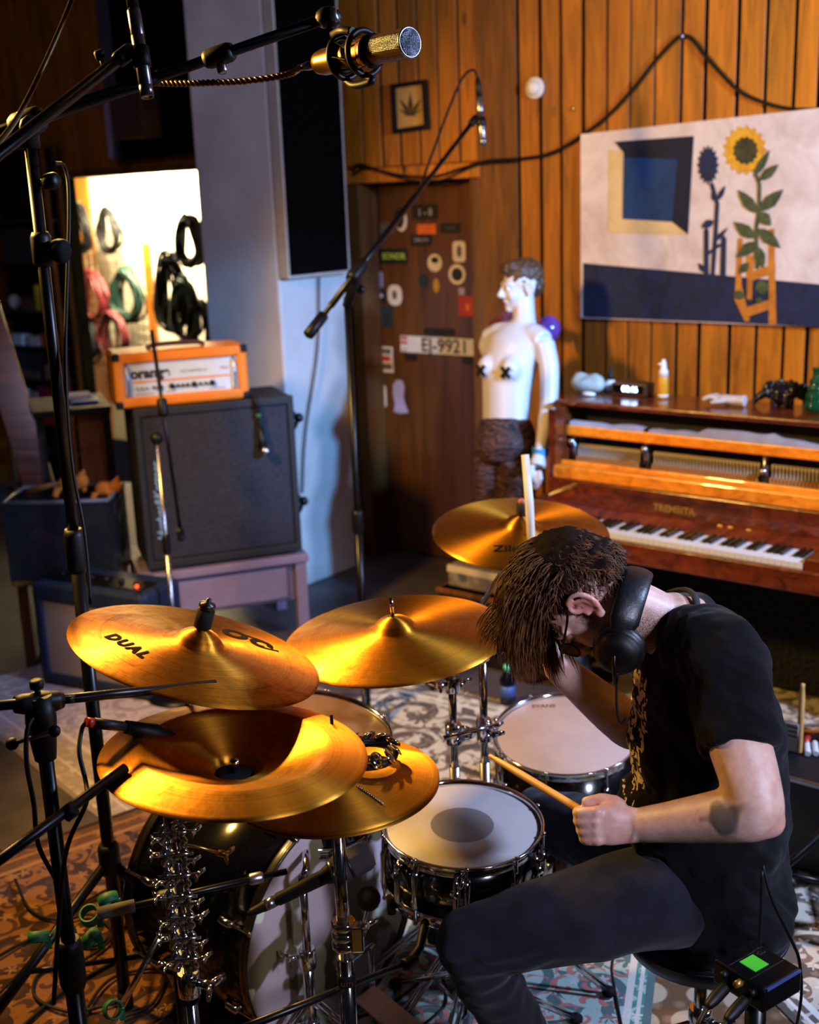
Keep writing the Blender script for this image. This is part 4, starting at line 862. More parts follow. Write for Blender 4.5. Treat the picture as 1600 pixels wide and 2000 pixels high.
cbx('control_strip', 0.04, 0.52, 0.05, 0.16, 0.44, 0.446, BLACKM, ca)
for k in range(6): obj('knob', MB().lathe([(0.012, 0), (0.011, 0.016), (0, 0.017)], 12, Matrix.Translation(C_(0.09 + k * 0.075, 0.10, 0.446))), BLACK, ca)
obj('pilot_light', MB().ball(C_(0.49, 0.07, 0.452), 0.007, 10), mat('red_pilot', '#ff3a14', 0.3, em=6.0, var=0), ca)
for s_ in (0.03, 0.53): obj('corner_cap', MB().ball(C_(s_, 0.03, 0.425), 0.02, 10), BLACKM, ca)

# ---------------------------------------------------------------- shelf rack at the far left
SV = -0.17
def sz(y, x=50, v=SV): return wp(x, y, v).z
su1 = uz(96, 450, SV)[0]; su0 = su1 - 0.75
SHELFW = mat('dark_shelf_board', '#3a2a20', 0.7); sr = thing('shelf_rack', 'tall dark shelf rack full of studio odds and ends', 'shelf', W((su0 + su1) / 2, SV + 0.06, 0))
zs = [sz(y) for y in (288, 430, 512, 607, 676, 738, 822)] + [0.35, 0.08]
for k, z_ in enumerate(zs):
    mb = MB(); uvbox(mb, su0 + 0.03, su1 - 0.03, SV, SV + 0.13, z_ - 0.018, z_); obj('shelf_board', mb, SHELFW, sr, 0.002)
for uu in (su0, su1 - 0.03):
    for vv in (SV, SV + 0.10): mb = MB(); uvbox(mb, uu, uu + 0.03, vv, vv + 0.03, 0, zs[0] + 0.02); obj('post', mb, PINE_DK, sr, 0.002)
mb = MB(); uvbox(mb, su0, su1, SV + 0.132, SV + 0.138, 0, zs[0]); obj('back_sheet', mb, DARK, sr)
def sitem(name, px0, px1, pyt, k, ma, label, cat, dv=0.0, dep=0.08, shape='box'):
    v = SV + 0.01 + dv * 0.5; dep = min(dep, 0.09); u0, z1 = uz(px0, pyt, v); u1, _ = uz(px1, pyt, v); z0 = zs[k] + 0.0005; z1 = max(z1, z0 + 0.02)
    if shape == 'box': mb = MB(); uvbox(mb, u0, u1, v, v + dep, z0, z1); o = obj(name, mb, ma, None, 0.004)
    elif shape == 'cyl': r = (u1 - u0) / 2; o = obj(name, MB().lathe([(r * 0.92, 0), (r, 0.004), (r, z1 - z0 - 0.012), (r * 0.7, z1 - z0 - 0.004), (r * 0.6, z1 - z0)], 16, Matrix.Translation(W((u0 + u1) / 2, v + r, z0))), ma)
    else: r = (u1 - u0) / 2; o = obj(name, MB().ball(W((u0 + u1) / 2, v + r, z0 + (z1 - z0) / 2), (r, r, (z1 - z0) / 2), 16), ma)
    return tag(o, label, cat)
sitem('tin_box', 57, 78, 460, 2, mat('lilac_tin', '#9088b4', 0.4), 'tall lilac tin box on the second shelf of the rack', 'tin')
sitem('grey_case', 2, 46, 447, 2, mat('grey_case', '#3c3a40', 0.6), 'dim grey equipment case next to the lilac tin', 'case', 0.04, 0.16)
sitem('yellow_marker', 62, 70, 556, 3, mat('yellow_marker', '#d8d414', 0.4, em=0.0), 'bright yellow marker standing on the rack', 'marker', 0, 0.02, 'cyl')
sitem('magenta_marker', 82, 90, 556, 3, mat('magenta_marker', '#c018b0', 0.4), 'bright magenta marker standing on the rack', 'marker', 0, 0.02, 'cyl')
sitem('small_brown_box', 38, 58, 581, 3, mat('brown_card', '#6b4a34', 0.8), 'small brown cardboard box left of the yellow marker', 'box')
sitem('ping_pong_ball', 9, 23, 575, 3, WHITE, 'small round white ball beside the brown box', 'ball', 0, 0.03, 'ball')
sitem('white_block', 22, 42, 652, 4, WHITE, 'left one of two small white boxes on the middle shelf', 'box')
sitem('white_block', 54, 72, 656, 4, WHITE, 'white box next to the orange box on the middle shelf', 'box')
sitem('orange_box', 80, 102, 650, 4, mat('orange_card', '#e05a12', 0.5), 'small bright orange box on the middle shelf', 'box')
sitem('rack_unit', 18, 78, 683, 5, mat('blue_grey_unit', '#2c3038', 0.5), 'long blue-grey rack unit lying below the orange box', 'device', 0.02, 0.2)
sitem('pale_box', 86, 108, 713, 5, mat('pale_tan_box', '#a89474', 0.7), 'flat pale tan box at the post end of the shelf', 'box', 0.0, 0.1)
sitem('brown_tray', 30, 72, 722, 5, mat('brown_tray', '#5c4636', 0.7), 'flat brown tray in front of the rack unit', 'tray', -0.02, 0.05)
sitem('white_jar', 37, 48, 760, 6, WHITE, 'small white jar on the lowest visible shelf', 'jar', 0, 0.03, 'cyl')
sitem('tan_carton', 53, 70, 765, 6, mat('tan_carton', '#b89a78', 0.7), 'little tan carton left of the magenta carton', 'box')
sitem('magenta_carton', 72, 90, 755, 6, mat('magenta_card', '#a01a5c', 0.6), 'magenta carton on the lowest visible shelf', 'box', 0.02)
rb = sitem('red_toolbox', 80, 118, 786, 6, mat('red_toolbox', '#b8280e', 0.45), 'red toolbox hanging over the lowest shelf edge', 'toolbox', -0.07, 0.1)
# leaning board
p0 = D(-12, 560, 5.75); p1 = D(62, 800, 5.6); dn = (p1 - p0).normalized(); sd = dn.cross(Vector((0.2, -0.97, 0))).normalized()
foot = p1 + dn * ((0.02 - p1.z) / dn.z); nrm = dn.cross(sd).normalized(); mb = MB()
mb.hexa([p0 - sd * 0.0, p0 + sd * 0.14, foot + sd * 0.14, foot, p0 + nrm * 0.022, p0 + sd * 0.14 + nrm * 0.022, foot + sd * 0.14 + nrm * 0.022, foot + nrm * 0.022])
tag(obj('wooden_board', mb, MAHOG, None, 0.003), 'long reddish brown board leaning beside the shelf rack', 'board')
# papers and a dark desk beside the amp
dk = thing('side_desk', 'dark side desk between shelf rack and speaker cabinet', 'desk', Vector((D(170, 830, 5.3).x, D(170, 830, 5.3).y, 0)))
zt = D(200, 800, 5.3).z; q = D(160, 800, 5.45); QX = a1; QY = a2
def qb(c, s0, s1, d0, d1, z0, z1): return MB().hexa([Vector((c.x, c.y, 0)) + QX * s + QY * d + Z * z for z in (z0, z1) for s, d in ((s0, d0), (s1, d0), (s1, d1), (s0, d1))])
obj('desk_top', qb(q, -0.22, 0.12, -0.1, 0.35, zt - 0.03, zt), DARK, dk, 0.003)
for s_, d_ in ((-0.21, -0.09), (0.08, -0.09), (-0.21, 0.31), (0.08, 0.31)): obj('leg', qb(q, s_, s_ + 0.035, d_, d_ + 0.035, 0, zt - 0.03), DARK, dk)
obj('cardboard_front', qb(q, -0.03, 0.1, -0.08, -0.05, zt - 0.42, zt - 0.035), mat('orange_brown_board', '#8a4a18', 0.7), dk)
tag(obj('paper_sheet', qb(q, -0.04, 0.08, 0.02, 0.14, zt + 0.001, zt + 0.012), mat('blue_magazine', '#2a6fc0', 0.3), None, 0.002), 'blue glossy magazine on the dark side desk', 'magazine')
tag(obj('paper_sheet', qb(q, -0.05, 0.06, 0.16, 0.30, zt + 0.001, zt + 0.02), mat('white_paper', '#d8d8d8', 0.6), None, 0.002), 'white folded paper behind the blue magazine', 'paper')
# clear bin on a stool with toys
st = D(130, 1000, 5.15); sx, sy = st.x, st.y
zb = D(130, 1120, 5.15).z; ztop = D(130, 962, 5.15).z
so = thing('wooden_stool', 'rough wooden stool under the clear plastic bin', 'stool', (sx, sy, 0))
obj('seat', MB().box((sx, sy, zb - 0.014), (0.44, 0.30, 0.024)), PINE_DK, so, 0.003)
for dx in (-0.19, 0.19):
    for dy in (-0.12, 0.12): obj('leg', MB().box((sx + dx, sy + dy, (zb - 0.026) / 2), (0.035, 0.035, zb - 0.026)), PINE_DK, so, 0.002)
gl = NT('clear_plastic'); gl.set(col=hexc('#7c8494'), rough=0.12, trans=0.95, ior=1.15); gl.bump(gl.noise(gl.mapping(), 12, 3).outputs[0], 0.6, 0.02)
mb = MB(); w_, d_ = 0.22, 0.15; h_ = ztop - zb
for c, s_ in (((0, 0, 0.004), (2 * w_, 2 * d_, 0.006)), ((-w_, 0, h_ / 2), (0.006, 2 * d_, h_)), ((w_, 0, h_ / 2), (0.006, 2 * d_, h_)), ((0, -d_, h_ / 2), (2 * w_, 0.006, h_)), ((0, d_, h_ / 2), (2 * w_, 0.006, h_))): mb.box(Vector((sx, sy, zb)) + Vector(c), s_)
bn = thing('plastic_bin', 'clear plastic storage bin on the wooden stool', 'bin', (sx, sy, zb)); obj('walls', mb, gl.m, bn)
mb = MB().tube([(sx - w_, sy - d_, ztop), (sx + w_, sy - d_, ztop), (sx + w_, sy + d_, ztop), (sx - w_, sy + d_, ztop)], 0.010, 6, closed=True); obj('rim', mb, mat('frosted_rim', '#5a5c66', 0.4), bn)
for k, (dx, dy, col, lb) in enumerate(((-0.1, -0.03, '#6a2a34', 'dark red fabric bundle inside the clear bin'), (0.08, 0.02, '#3a3844', 'grey fabric bundle inside the clear bin'))):
    c = Vector((sx + dx, sy + dy, zb + 0.009)); mb = MB().ball(c + Z * 0.085, (0.10, 0.08, 0.085), 18); mb.v = [v + (v - c - Z * 0.08) * 0.35 * noise.noise(v * 14) for v in mb.v]; mb.v = [Vector((v.x, v.y, max(v.z, c.z))) for v in mb.v]
    tag(obj('fabric_bundle', mb, mat('bundle%d' % k, col, 0.9)), lb, 'fabric')
TOY = mat('orange_plush', '#b86a1c', 0.95, bump=0.6, bs=140)
def toy(px, py, dep, s, label):
    c = D(px, py, dep); mb = MB().ball(c, (0.05 * s, 0.04 * s, 0.038 * s), 14); mb.ball(c + Vector((0.055, -0.01, 0.012)) * s, 0.034 * s, 12)
    for a, b in ((-0.04, -0.035), (0.03, -0.04), (-0.04, 0.03), (0.04, 0.03)): mb.tube([c + Vector((a, b, -0.01)) * s, c + Vector((a * 1.3, b * 1.5, -0.045)) * s], [0.016 * s, 0.013 * s], 8)
    for e in (-1, 1): mb.ball(c + Vector((0.06, 0.022 * e, 0.045)) * s, 0.012 * s, 8)
    return tag(obj('plush_toy', remesh(mb, 0.005, 2), TOY), label, 'plush toy')
toy(135, 945, 5.12, 1.0, 'orange plush animal lying on top of the clear bin'); toy(205, 955, 5.15, 0.9, 'second orange plush animal, the one nearer the speaker cabinet')
tag(obj('wooden_spoon', MB().tube([D(52, 960, 5.05), D(90, 950, 5.08), D(118, 943, 5.1)], [0.012, 0.014, 0.006], 8, sq=0.5), PINE_DK), 'flat wooden stick resting on the clear bin edge', 'stick')

# ================================================================== MICROPHONE STANDS
TUBE = mat('black_stand_tube', '#08080a', 0.32, 0.15, var=0.1, spec=0.35)
def leg3(parent, hub, foot_r, z_h, az0, n=3, r=0.010, ma=None, brace=True, lift=0.012):
    for k in range(n):
        an = rad(az0 + 360 / n * k); f_ = Vector((hub.x + foot_r * math.cos(an), hub.y + foot_r * math.sin(an), 0.018 + lift))
        l_ = obj('leg', MB().cyl(Vector((hub.x, hub.y, z_h)), f_, r), ma or TUBE, parent); obj('rubber_foot', MB().ball(f_ - Z * 0.003, (0.015, 0.015, 0.014), 10), RUBBER, l_)
        if brace: m_ = f_.lerp(Vector((hub.x, hub.y, z_h)), 0.5); obj('brace', MB().cyl(m_, Vector((hub.x, hub.y, z_h * 0.28 + 0.03)), r * 0.55, n=8), ma or TUBE, parent)
def knob(parent, p, d, r=0.014, L=0.03, ma=None):
    d = Vector(d).normalized(); mb = MB().cyl(p, p + d * L * 0.5, r * 0.45, n=8); mb.lathe([(r * 0.9, 0), (r, L * 0.15), (r, L * 0.4), (r * 0.7, L * 0.5), (0, L * 0.5)], 10, frame_z(p + d * L * 0.5, d)); return obj('knob', mb, ma or BLACK, parent)
def clamp_block(parent, p, d, r=0.018, L=0.05, ma=None, name='clutch'):
    d = Vector(d).normalized(); return obj(name, MB().lathe([(r * 0.8, -L / 2), (r, -L * 0.35), (r, L * 0.35), (r * 0.8, L / 2)], 14, frame_z(p, d)), ma or BLACK, parent)
# tall overhead stand
xyA = D(245, 1960, 2.6); xyA = atz(246, 1962, 0.02); A0 = Vector((xyA.x, xyA.y, 0))
sa = thing('microphone_stand', 'tall black boom stand at the left carrying the gold microphone', 'microphone stand', A0)
topz = 2.06; leg3(sa, A0, 0.46, 0.42, 100, r=0.012)
obj('lower_tube', MB().cyl(A0 + Z * 0.03, A0 + Z * 1.18, 0.0155, n=16), TUBE, sa); obj('upper_tube', MB().cyl(A0 + Z * 1.1, A0 + Z * topz, 0.0125, n=16), TUBE, sa)
clamp_block(sa, A0 + Z * 1.18, Z, 0.023, 0.10); clamp_block(sa, A0 + Z * 0.42, Z, 0.026, 0.08); obj('rubber_foot', MB().cyl(A0 + Z * 0.012, A0 + Z * 0.06, 0.019), RUBBER, sa)
J = A0 + Z * (topz + 0.02)
mE = D(642, 34, 2.22); bd = (mE - J).normalized(); bL = J - bd * 0.45
obj('boom', MB().tube([bL, J, mE], 0.0105, 14), TUBE, sa); obj('boom_sleeve', MB().cyl(bL, J + bd * 0.30, 0.0135, n=14), TUBE, sa)
clamp_block(sa, J, bd, 0.026, 0.07); obj('swivel', MB().cyl(J - Z * 0.05, J + Z * 0.02, 0.020), BLACK, sa); knob(sa, J - Z * 0.01, (0.4, -0.9, 0), 0.022, 0.05); knob(sa, A0 + Z * (topz - 0.10), (0.9, -0.4, 0.1), 0.017, 0.06)
knob(sa, A0 + Z * 1.83, (0.95, -0.3, -0.1), 0.025, 0.06, RUBBER); clamp_block(sa, A0 + Z * 1.83, Z, 0.021, 0.07)
c_ = D(440, 85, 2.33); clamp_block(sa, J + bd * (c_ - J).dot(bd), bd, 0.019, 0.06); knob(sa, J + bd * (c_ - J).dot(bd), (0.2, -0.3, -1), 0.010, 0.035, STEEL)
clamp_block(sa, mE, bd, 0.016, 0.04, STEEL, 'end_nut')
# gold large-diaphragm microphone in its shock mount
m0, m1 = D(622, 124, 2.21), D(803, 82, 2.02); md = (m1 - m0).normalized(); ML = (m1 - m0).length; Mm = frame_z(m0, md, Z)
gm_ = thing('gold_microphone', 'large gold studio microphone with mesh grille hanging top centre', 'microphone', m0 - Z * 0.06)
GOLDM = mat('gold_mic_body', '#b98a3c', 0.30, 0.9, var=0.1)
r_ = 0.0235
obj('body', MB().lathe([(0.012, 0), (0.020, 0.003), (0.022, 0.012), (r_, 0.02), (r_, ML * 0.54), (r_ * 1.06, ML * 0.55)], 32, Mm), GOLDM, gm_)
t = NT('mic_mesh'); ck_ = t.n('TexBrick', {'Vector': t.mapping(), 'Color1': (0.75, 0.75, 0.8, 1), 'Color2': (0.75, 0.75, 0.8, 1), 'Mortar': (0.02, 0.02, 0.02, 1), 'Scale': 260.0, 'Mortar Size': 0.03}); vo = t.n('TexVoronoi', {'Vector': t.mapping(), 'Scale': 420.0, 'Randomness': 0.2}); t.set(col=t.ramp(vo.outputs['Distance'], [(0.35, hexc('#1a1a1c')), (0.5, hexc('#9a98a4'))]), rough=0.35, metal=0.7); t.bump(vo.outputs['Distance'], 0.8, 0.002); MESHM = t.m
obj('grille', MB().lathe([(r_ * 1.0, ML * 0.56), (r_ * 1.02, ML * 0.60), (r_ * 1.02, ML * 0.985), (r_ * 0.9, ML), (0, ML * 1.003)], 32, Mm), MESHM, gm_)
obj('ring', MB().lathe([(r_ * 1.09, ML * 0.545), (r_ * 1.09, ML * 0.585), (r_ * 1.0, ML * 0.585)], 32, Mm), GOLDM, gm_); obj('end_ring', MB().tube([Mm @ Vector((r_ * 1.02 * math.cos(a * math.pi / 16), r_ * 1.02 * math.sin(a * math.pi / 16), ML * 0.985)) for a in range(32)], 0.0022, 8, closed=True), STEEL, gm_)
obj('red_band', MB().lathe([(r_ * 1.075, ML * 0.53), (r_ * 1.075, ML * 0.545)], 32, Mm), PRED, gm_)
for an in (35, 125, 215, 305):
    mb = MB()
    for k in range(7):
        a = rad(an - 15 + 5 * k); 
    vs_ = []
    for zz in (ML * 0.585, ML * 0.985):
        for k in range(7): a = rad(an - 13 + 26 * k / 6); vs_.append(Mm @ Vector((r_ * 1.06 * math.cos(a), r_ * 1.06 * math.sin(a), zz)))
    obj('grille_bar', MB().add(vs_, [(k, k + 1, k + 8, k + 7) for k in range(6)], True), GOLDM, gm_)
obj('cable_plug', MB().lathe([(0.004, -0.055), (0.006, -0.05), (0.0085, -0.03), (0.0095, 0.002)], 16, Mm), STEEL, gm_)
sm_ = thing('shock_mount', 'black elastic shock mount gripping the gold microphone', 'shock mount', mE - Z * 0.04)
for zz, rr in ((0.30, 0.036), (0.52, 0.038)):
    obj('ring', MB().tube([Mm @ Vector((rr * math.cos(a * math.pi / 16), rr * math.sin(a * math.pi / 16), ML * zz)) for a in range(32)], 0.0055, 8, closed=True), BLACK, sm_)
for a in range(8):
    an = rad(a * 45); an2 = rad(a * 45 + 22); obj('elastic', MB().tube([Mm @ Vector((0.036 * math.cos(an), 0.036 * math.sin(an), ML * 0.30)), Mm @ Vector((0.025 * math.cos(an2), 0.025 * math.sin(an2), ML * 0.42)), Mm @ Vector((0.038 * math.cos(an), 0.038 * math.sin(an), ML * 0.52))], 0.0025, 6), RUBBER, sm_)
for zz, sgn in ((0.25, 1), (0.58, -1)): obj('clamp_ring', MB().lathe([(0.0235, 0), (0.029, 0.002), (0.029, 0.013), (0.0235, 0.015)], 24, Mm @ Matrix.Translation((0, 0, ML * zz))), BLACK, sm_)
br = spline([mE, mE + Vector((0.006, -0.01, -0.03)), m0.lerp(m1, 0.28) + Z * 0.046, m0.lerp(m1, 0.40) + Z * 0.040], 5); obj('bracket', MB().tube(br, 0.008, 8), BLACK, sm_); obj('hinge', MB().ball(mE, (0.026, 0.018, 0.020), 12), BLACK, sm_)
obj('lower_arc', MB().tube(spline([Mm @ Vector((-0.038, 0, ML * 0.30)), Mm @ Vector((-0.052, 0.006, ML * 0.42)), Mm @ Vector((-0.05, 0.004, ML * 0.6)), Mm @ Vector((-0.038, 0, ML * 0.52))], 5), 0.007, 8), BLACK, sm_)
# twisted microphone cable leaving the plug
pl_ = [m0 - md * 0.055, D(560, 146, 2.22), D(480, 158, 2.25), D(400, 162, 2.3), D(330, 163, 2.35), D(262, 160, 2.4)]
tp = spline(pl_, 40); k1 = []; k2 = []
for i, p in enumerate(tp):
    a = i * 0.62; o_ = Z * (0.0035 * math.cos(a)) + Vector((0.1, 1, 0)).normalized() * (0.0035 * math.sin(a)); k1.append(p + o_); k2.append(p - o_)
COPPER = mat('bronze_cable', '#7a5a30', 0.35, 0.4)
tc = thing('twisted_cable', 'twisted bronze cable running from the gold microphone', 'cable', tp[-1]); obj('strand', MB().tube(k1, 0.0034, 6), COPPER, tc); obj('strand', MB().tube(k2, 0.0034, 6), COPPER, tc)
# nearer boom with a pencil condenser
P0_, P1_ = D(-60, 345, 1.75), D(243, 108, 1.93); sb = thing('microphone_stand', 'near black boom reaching in from the left edge with a pencil microphone', 'microphone stand', Vector((P0_.x - 0.3, P0_.y, 0)))
bdir = (P1_ - P0_).normalized(); PB = P0_ - bdir * 0.33
obj('boom', MB().cyl(PB, P1_, 0.0095, n=14), TUBE, sb); obj('tube', MB().cyl(Vector((PB.x, PB.y, 0.03)), PB, 0.013), TUBE, sb); leg3(sb, PB, 0.33, 0.34, 90); clamp_block(sb, PB, bdir, 0.02, 0.06); clamp_block(sb, P1_, bdir, 0.013, 0.04); knob(sb, D(205, 135, 1.93), (-0.2, -0.3, 1), 0.009, 0.03)
q0, q1 = D(259, 8, 1.93), D(288, 190, 1.93); qd = (q1 - q0).normalized(); Mq = frame_z(q0, qd); L_ = (q1 - q0).length
def pencil(label, q0, q1, r, clipd, plug=True):
    qd = (q1 - q0).normalized(); L_ = (q1 - q0).length; Mq = frame_z(q0, qd); pm_ = thing('pencil_microphone', label, 'microphone', q1)
    obj('body', MB().lathe([(r * 0.9, 0), (r, 0.003), (r, L_ * 0.3), (r * 0.96, L_ * 0.305), (r, L_ * 0.31), (r, L_ * 0.86), (r * 0.94, L_ * 0.865), (r, L_ * 0.87), (r, L_), (r * 0.8, L_), (r * 0.75, L_ * 0.985), (0, L_ * 0.985)], 22, Mq), mat('nickel_mic', '#8c8a94', 0.28, 0.9), pm_)
    if plug: obj('cable_plug', MB().lathe([(r * 0.55, -0.07), (r * 0.85, -0.055), (r * 0.9, 0.0)], 16, Mq), BLACK, pm_)
    obj('clip', MB().lathe([(r * 1.02, 0), (r * 1.35, 0.002), (r * 1.35, 0.033), (r * 1.02, 0.035)], 18, Mq @ Matrix.Translation((0, 0, L_ * 0.42))), BLACK, pm_); obj('clip_arm', MB().cyl(q0 + qd * (L_ * 0.5), clipd, r * 0.7), BLACK, pm_); return pm_
pencil('silver pencil microphone on the near boom at the top left', D(261, 18, 1.93), q1, 0.0108, P1_)
tag(obj('microphone_cable', MB().tube(spline([D(150, -25, 1.93), D(118, 55, 1.92), D(75, 150, 1.90), D(30, 235, 1.86), D(-25, 305, 1.80)], 8), 0.0042, 8), COPPER), 'thin cable drooping in front of the near boom', 'cable')
tag(obj('microphone_cable', MB().tube(spline([A0 + Z * 2.0 + Vector((0.05, -0.02, 0)), D(128, 330, 2.5), D(135, 420, 2.5), D(128, 700, 2.52), D(140, 900, 2.54), D(165, 1040, 2.55), D(178, 1180, 2.55)], 8), 0.004, 6), CABLE), 'dark cable hanging down along the tall stand', 'cable')
# stand by the door
Bz = atz(717, 1385, 0.012); sd_ = thing('microphone_stand', 'black boom stand in front of the door with its boom raised', 'microphone stand', Vector((Bz.x, Bz.y, 0)))
cl = D(690, 572, 1); zc = 1.58
def pole_at(b, px_y_z): return Vector((b.x, b.y, px_y_z))
B0 = Vector((Bz.x, Bz.y, 0)); leg3(sd_, B0, 0.30, 0.30, 30); obj('tube', MB().cyl(B0 + Z * 0.02, B0 + Z * zc, 0.0125, n=14), TUBE, sd_); obj('lower_tube', MB().cyl(B0 + Z * 0.02, B0 + Z * 0.75, 0.016, n=14), TUBE, sd_); clamp_block(sd_, B0 + Z * 0.76, Z, 0.022, 0.09)
JD = B0 + Z * (zc + 0.02); dep = (JD - CP).dot(FW)
e1_, e2_ = D(604, 652, dep - 0.25), D(925, 236, dep + 0.25); bdD = (e2_ - e1_).normalized()
obj('boom', MB().cyl(e1_, e2_, 0.0085, n=12), TUBE, sd_); obj('boom_sleeve', MB().cyl(e1_.lerp(e2_, 0.12), e1_.lerp(e2_, 0.62), 0.0115, n=12), TUBE, sd_); obj('counterweight', MB().lathe([(0.012, -0.05), (0.019, -0.045), (0.019, 0.05), (0.012, 0.055)], 14, frame_z(e1_ + bdD * 0.04, bdD)), BLACK, sd_)
JB = e1_.lerp(e2_, 0.27); clamp_block(sd_, JB, bdD, 0.025, 0.09); obj('swivel', MB().tube([JD - Z * 0.05, JB], 0.018, 12), BLACK, sd_); knob(sd_, JD, (1, -0.4, 0.1), 0.014, 0.07, BLACKM)
clamp_block(sd_, e2_, bdD, 0.014, 0.05)
pencil('pale pencil microphone on the stand in front of the timber wall', D(936, 190, dep + 0.25), D(944, 284, dep + 0.25), 0.0135, e2_)
tag(obj('microphone_cable', MB().tube(spline([D(933, 152, dep + 0.25), D(925, 137, dep + 0.25), D(905, 150, dep + 0.22), D(880, 205, dep + 0.2), D(850, 285, dep + 0.16), D(822, 362, dep + 0.12)], 8), 0.0048, 8), CABLE), 'black cable curving from the pale pencil microphone down its boom', 'cable')
# slim stand in front of the speaker cabinet
Sb = D(333, 1150, 4.7); S0 = Vector((Sb.x, Sb.y, 0)); ss = thing('microphone_stand', 'slim chrome stand in front of the speaker cabinet', 'microphone stand', S0)
zt_ = 1.06; obj('tube', MB().cyl(S0 + Z * 0.02, S0 + Z * zt_, 0.0075), STEEL, ss); obj('lower_tube', MB().cyl(S0 + Z * 0.02, S0 + Z * 0.62, 0.0105), STEEL, ss); clamp_block(ss, S0 + Z * 0.64, Z, 0.016, 0.08); obj('round_base', MB().lathe([(0.13, 0), (0.13, 0.015), (0.11, 0.024), (0.02, 0.03), (0, 0.03)], 32, Matrix.Translation(S0)), BLACKM, ss)
ds = ((S0 + Z * zt_) - CP).dot(FW); f0, f1 = D(296, 645, ds - 0.03), D(353, 1040, ds + 0.02); obj('boom', MB().cyl(f0, f1, 0.0075), TUBE, ss); clamp_block(ss, f0.lerp(f1, 0.38), f1 - f0, 0.02, 0.07); obj('swivel', MB().ball(S0 + Z * zt_, 0.025, 12), BLACK, ss)
dm_ = thing('dynamic_microphone', 'small black microphone at the boom tip before the speaker cabinet', 'microphone', f1 - Z * 0.02)
obj('body', MB().lathe([(0.009, -0.07), (0.014, -0.03), (0.017, 0)], 16, frame_z(f1, a2 + Vector((0.3, 0, -0.4)))), BLACK, dm_); obj('grille', MB().ball(f1 + (a2 + Vector((0.3, 0, -0.4))).normalized() * 0.010, 0.018, 12), MESHM, dm_); obj('clip', MB().ball(f1 - Z * 0.02, 0.016, 10), BLACK, dm_)
hmk = thing('dynamic_microphone', 'black microphone hung by its cable over the cabinet front', 'microphone', A_(0.53, -0.03, 0.87))
obj('hanging_cable', MB().tube(spline([A_(0.50, 0.15, 1.112), A_(0.51, -0.01, 1.112), A_(0.52, -0.016, 1.05), A_(0.525, -0.02, 0.98)], 5), 0.009, 8), CABLE, hmk)
obj('body', MB().tube([A_(0.525, -0.02, 0.99), A_(0.527, -0.02, 0.93), A_(0.53, -0.025, 0.89)], [0.012, 0.016, 0.02], 14), BLACK, hmk); obj('grille', MB().ball(A_(0.535, -0.04, 0.885), 0.022, 14), STEEL, hmk); obj('tape', MB().tube([A_(0.52, -0.02, 1.045), A_(0.521, -0.02, 1.03)], 0.012, 10), mat('green_tape'), hmk)
# low stand at the left edge: boom under the crash cymbal
K0 = D(76, 1372, 1.95); kb = Vector((K0.x, K0.y, 0)); sk = thing('microphone_stand', 'low black boom stand at the left edge below the crash cymbal', 'microphone stand', kb)
obj('tube', MB().cyl(kb + Z * 0.03, Vector((kb.x, kb.y, K0.z - 0.02)), 0.0125, n=14), TUBE, sk); obj('lower_tube', MB().cyl(kb + Z * 0.03, kb + Z * 0.62, 0.016, n=14), TUBE, sk); leg3(sk, kb, 0.34, 0.33, 75, r=0.0115); clamp_block(sk, kb + Z * 0.64, Z, 0.023, 0.10)
g0, g1 = D(-60, 1384, 1.88), D(420, 1336, 2.15); gdir = (g1 - g0).normalized(); obj('boom', MB().cyl(g0, g1, 0.0085), TUBE, sk); obj('head', MB().tube([K0 - Z * 0.10, K0 - Z * 0.03, K0 + Z * 0.012], [0.018, 0.026, 0.022], 12), BLACK, sk); clamp_block(sk, K0, gdir, 0.017, 0.08); knob(sk, K0 + Z * 0.01, Z, 0.012, 0.03)
tq = K0 - Z * 0.05; obj('t_handle', MB().tube([tq + Vector((-0.045, -0.02, -0.012)), tq + Vector((0.03, -0.03, 0.012))], 0.004, 8), STEEL, sk); obj('handle_ball', MB().ball(tq + Vector((-0.045, -0.02, -0.012)), 0.011, 10), BLACK, sk); obj('handle_ball', MB().ball(tq + Vector((0.03, -0.03, 0.012)), 0.010, 10), BLACK, sk)
obj('cable_tie', MB().cyl(D(133, 1358, 1.98), D(133, 1372, 1.98), 0.012), BLACK, sk)
# second boom from the lower left, microphone under the china
h0, h1 = D(-70, 1730, 1.72), D(245, 1500, 1.95); hd = (h1 - h0).normalized(); hb_ = h0 - hd * 0.12; sc_ = thing('microphone_stand', 'black boom entering at the lower left towards the china cymbal', 'microphone stand', Vector((hb_.x, hb_.y, 0)))
obj('boom', MB().cyl(hb_, h1, 0.0085), TUBE, sc_); obj('tube', MB().cyl(Vector((hb_.x, hb_.y, 0.03)), hb_, 0.0125), TUBE, sc_); leg3(sc_, hb_, 0.30, 0.3, 20); clamp_block(sc_, hb_, hd, 0.02, 0.06)
obj('cable_tie', MB().cyl(D(127, 1592, 1.86), D(145, 1578, 1.86), 0.013), BLACK, sc_)
tm = thing('tom_microphone', 'black clip microphone with a red ring under the china cymbal', 'microphone', D(210, 1420, 2.05))
x0, x1 = D(182, 1412, 2.02), D(245, 1420, 2.06); obj('plug', MB().cyl(x0, x1, 0.0095), BLACK, tm); obj('red_ring', MB().cyl(x0 - (x1 - x0) * 0.22, x0, 0.0085), mat('red_ring', '#9c1a14', 0.4), tm)
obj('body', MB().tube([x1, D(300, 1430, 2.1), D(340, 1450, 2.12)], [0.012, 0.016, 0.018], 12), BLACK, tm)
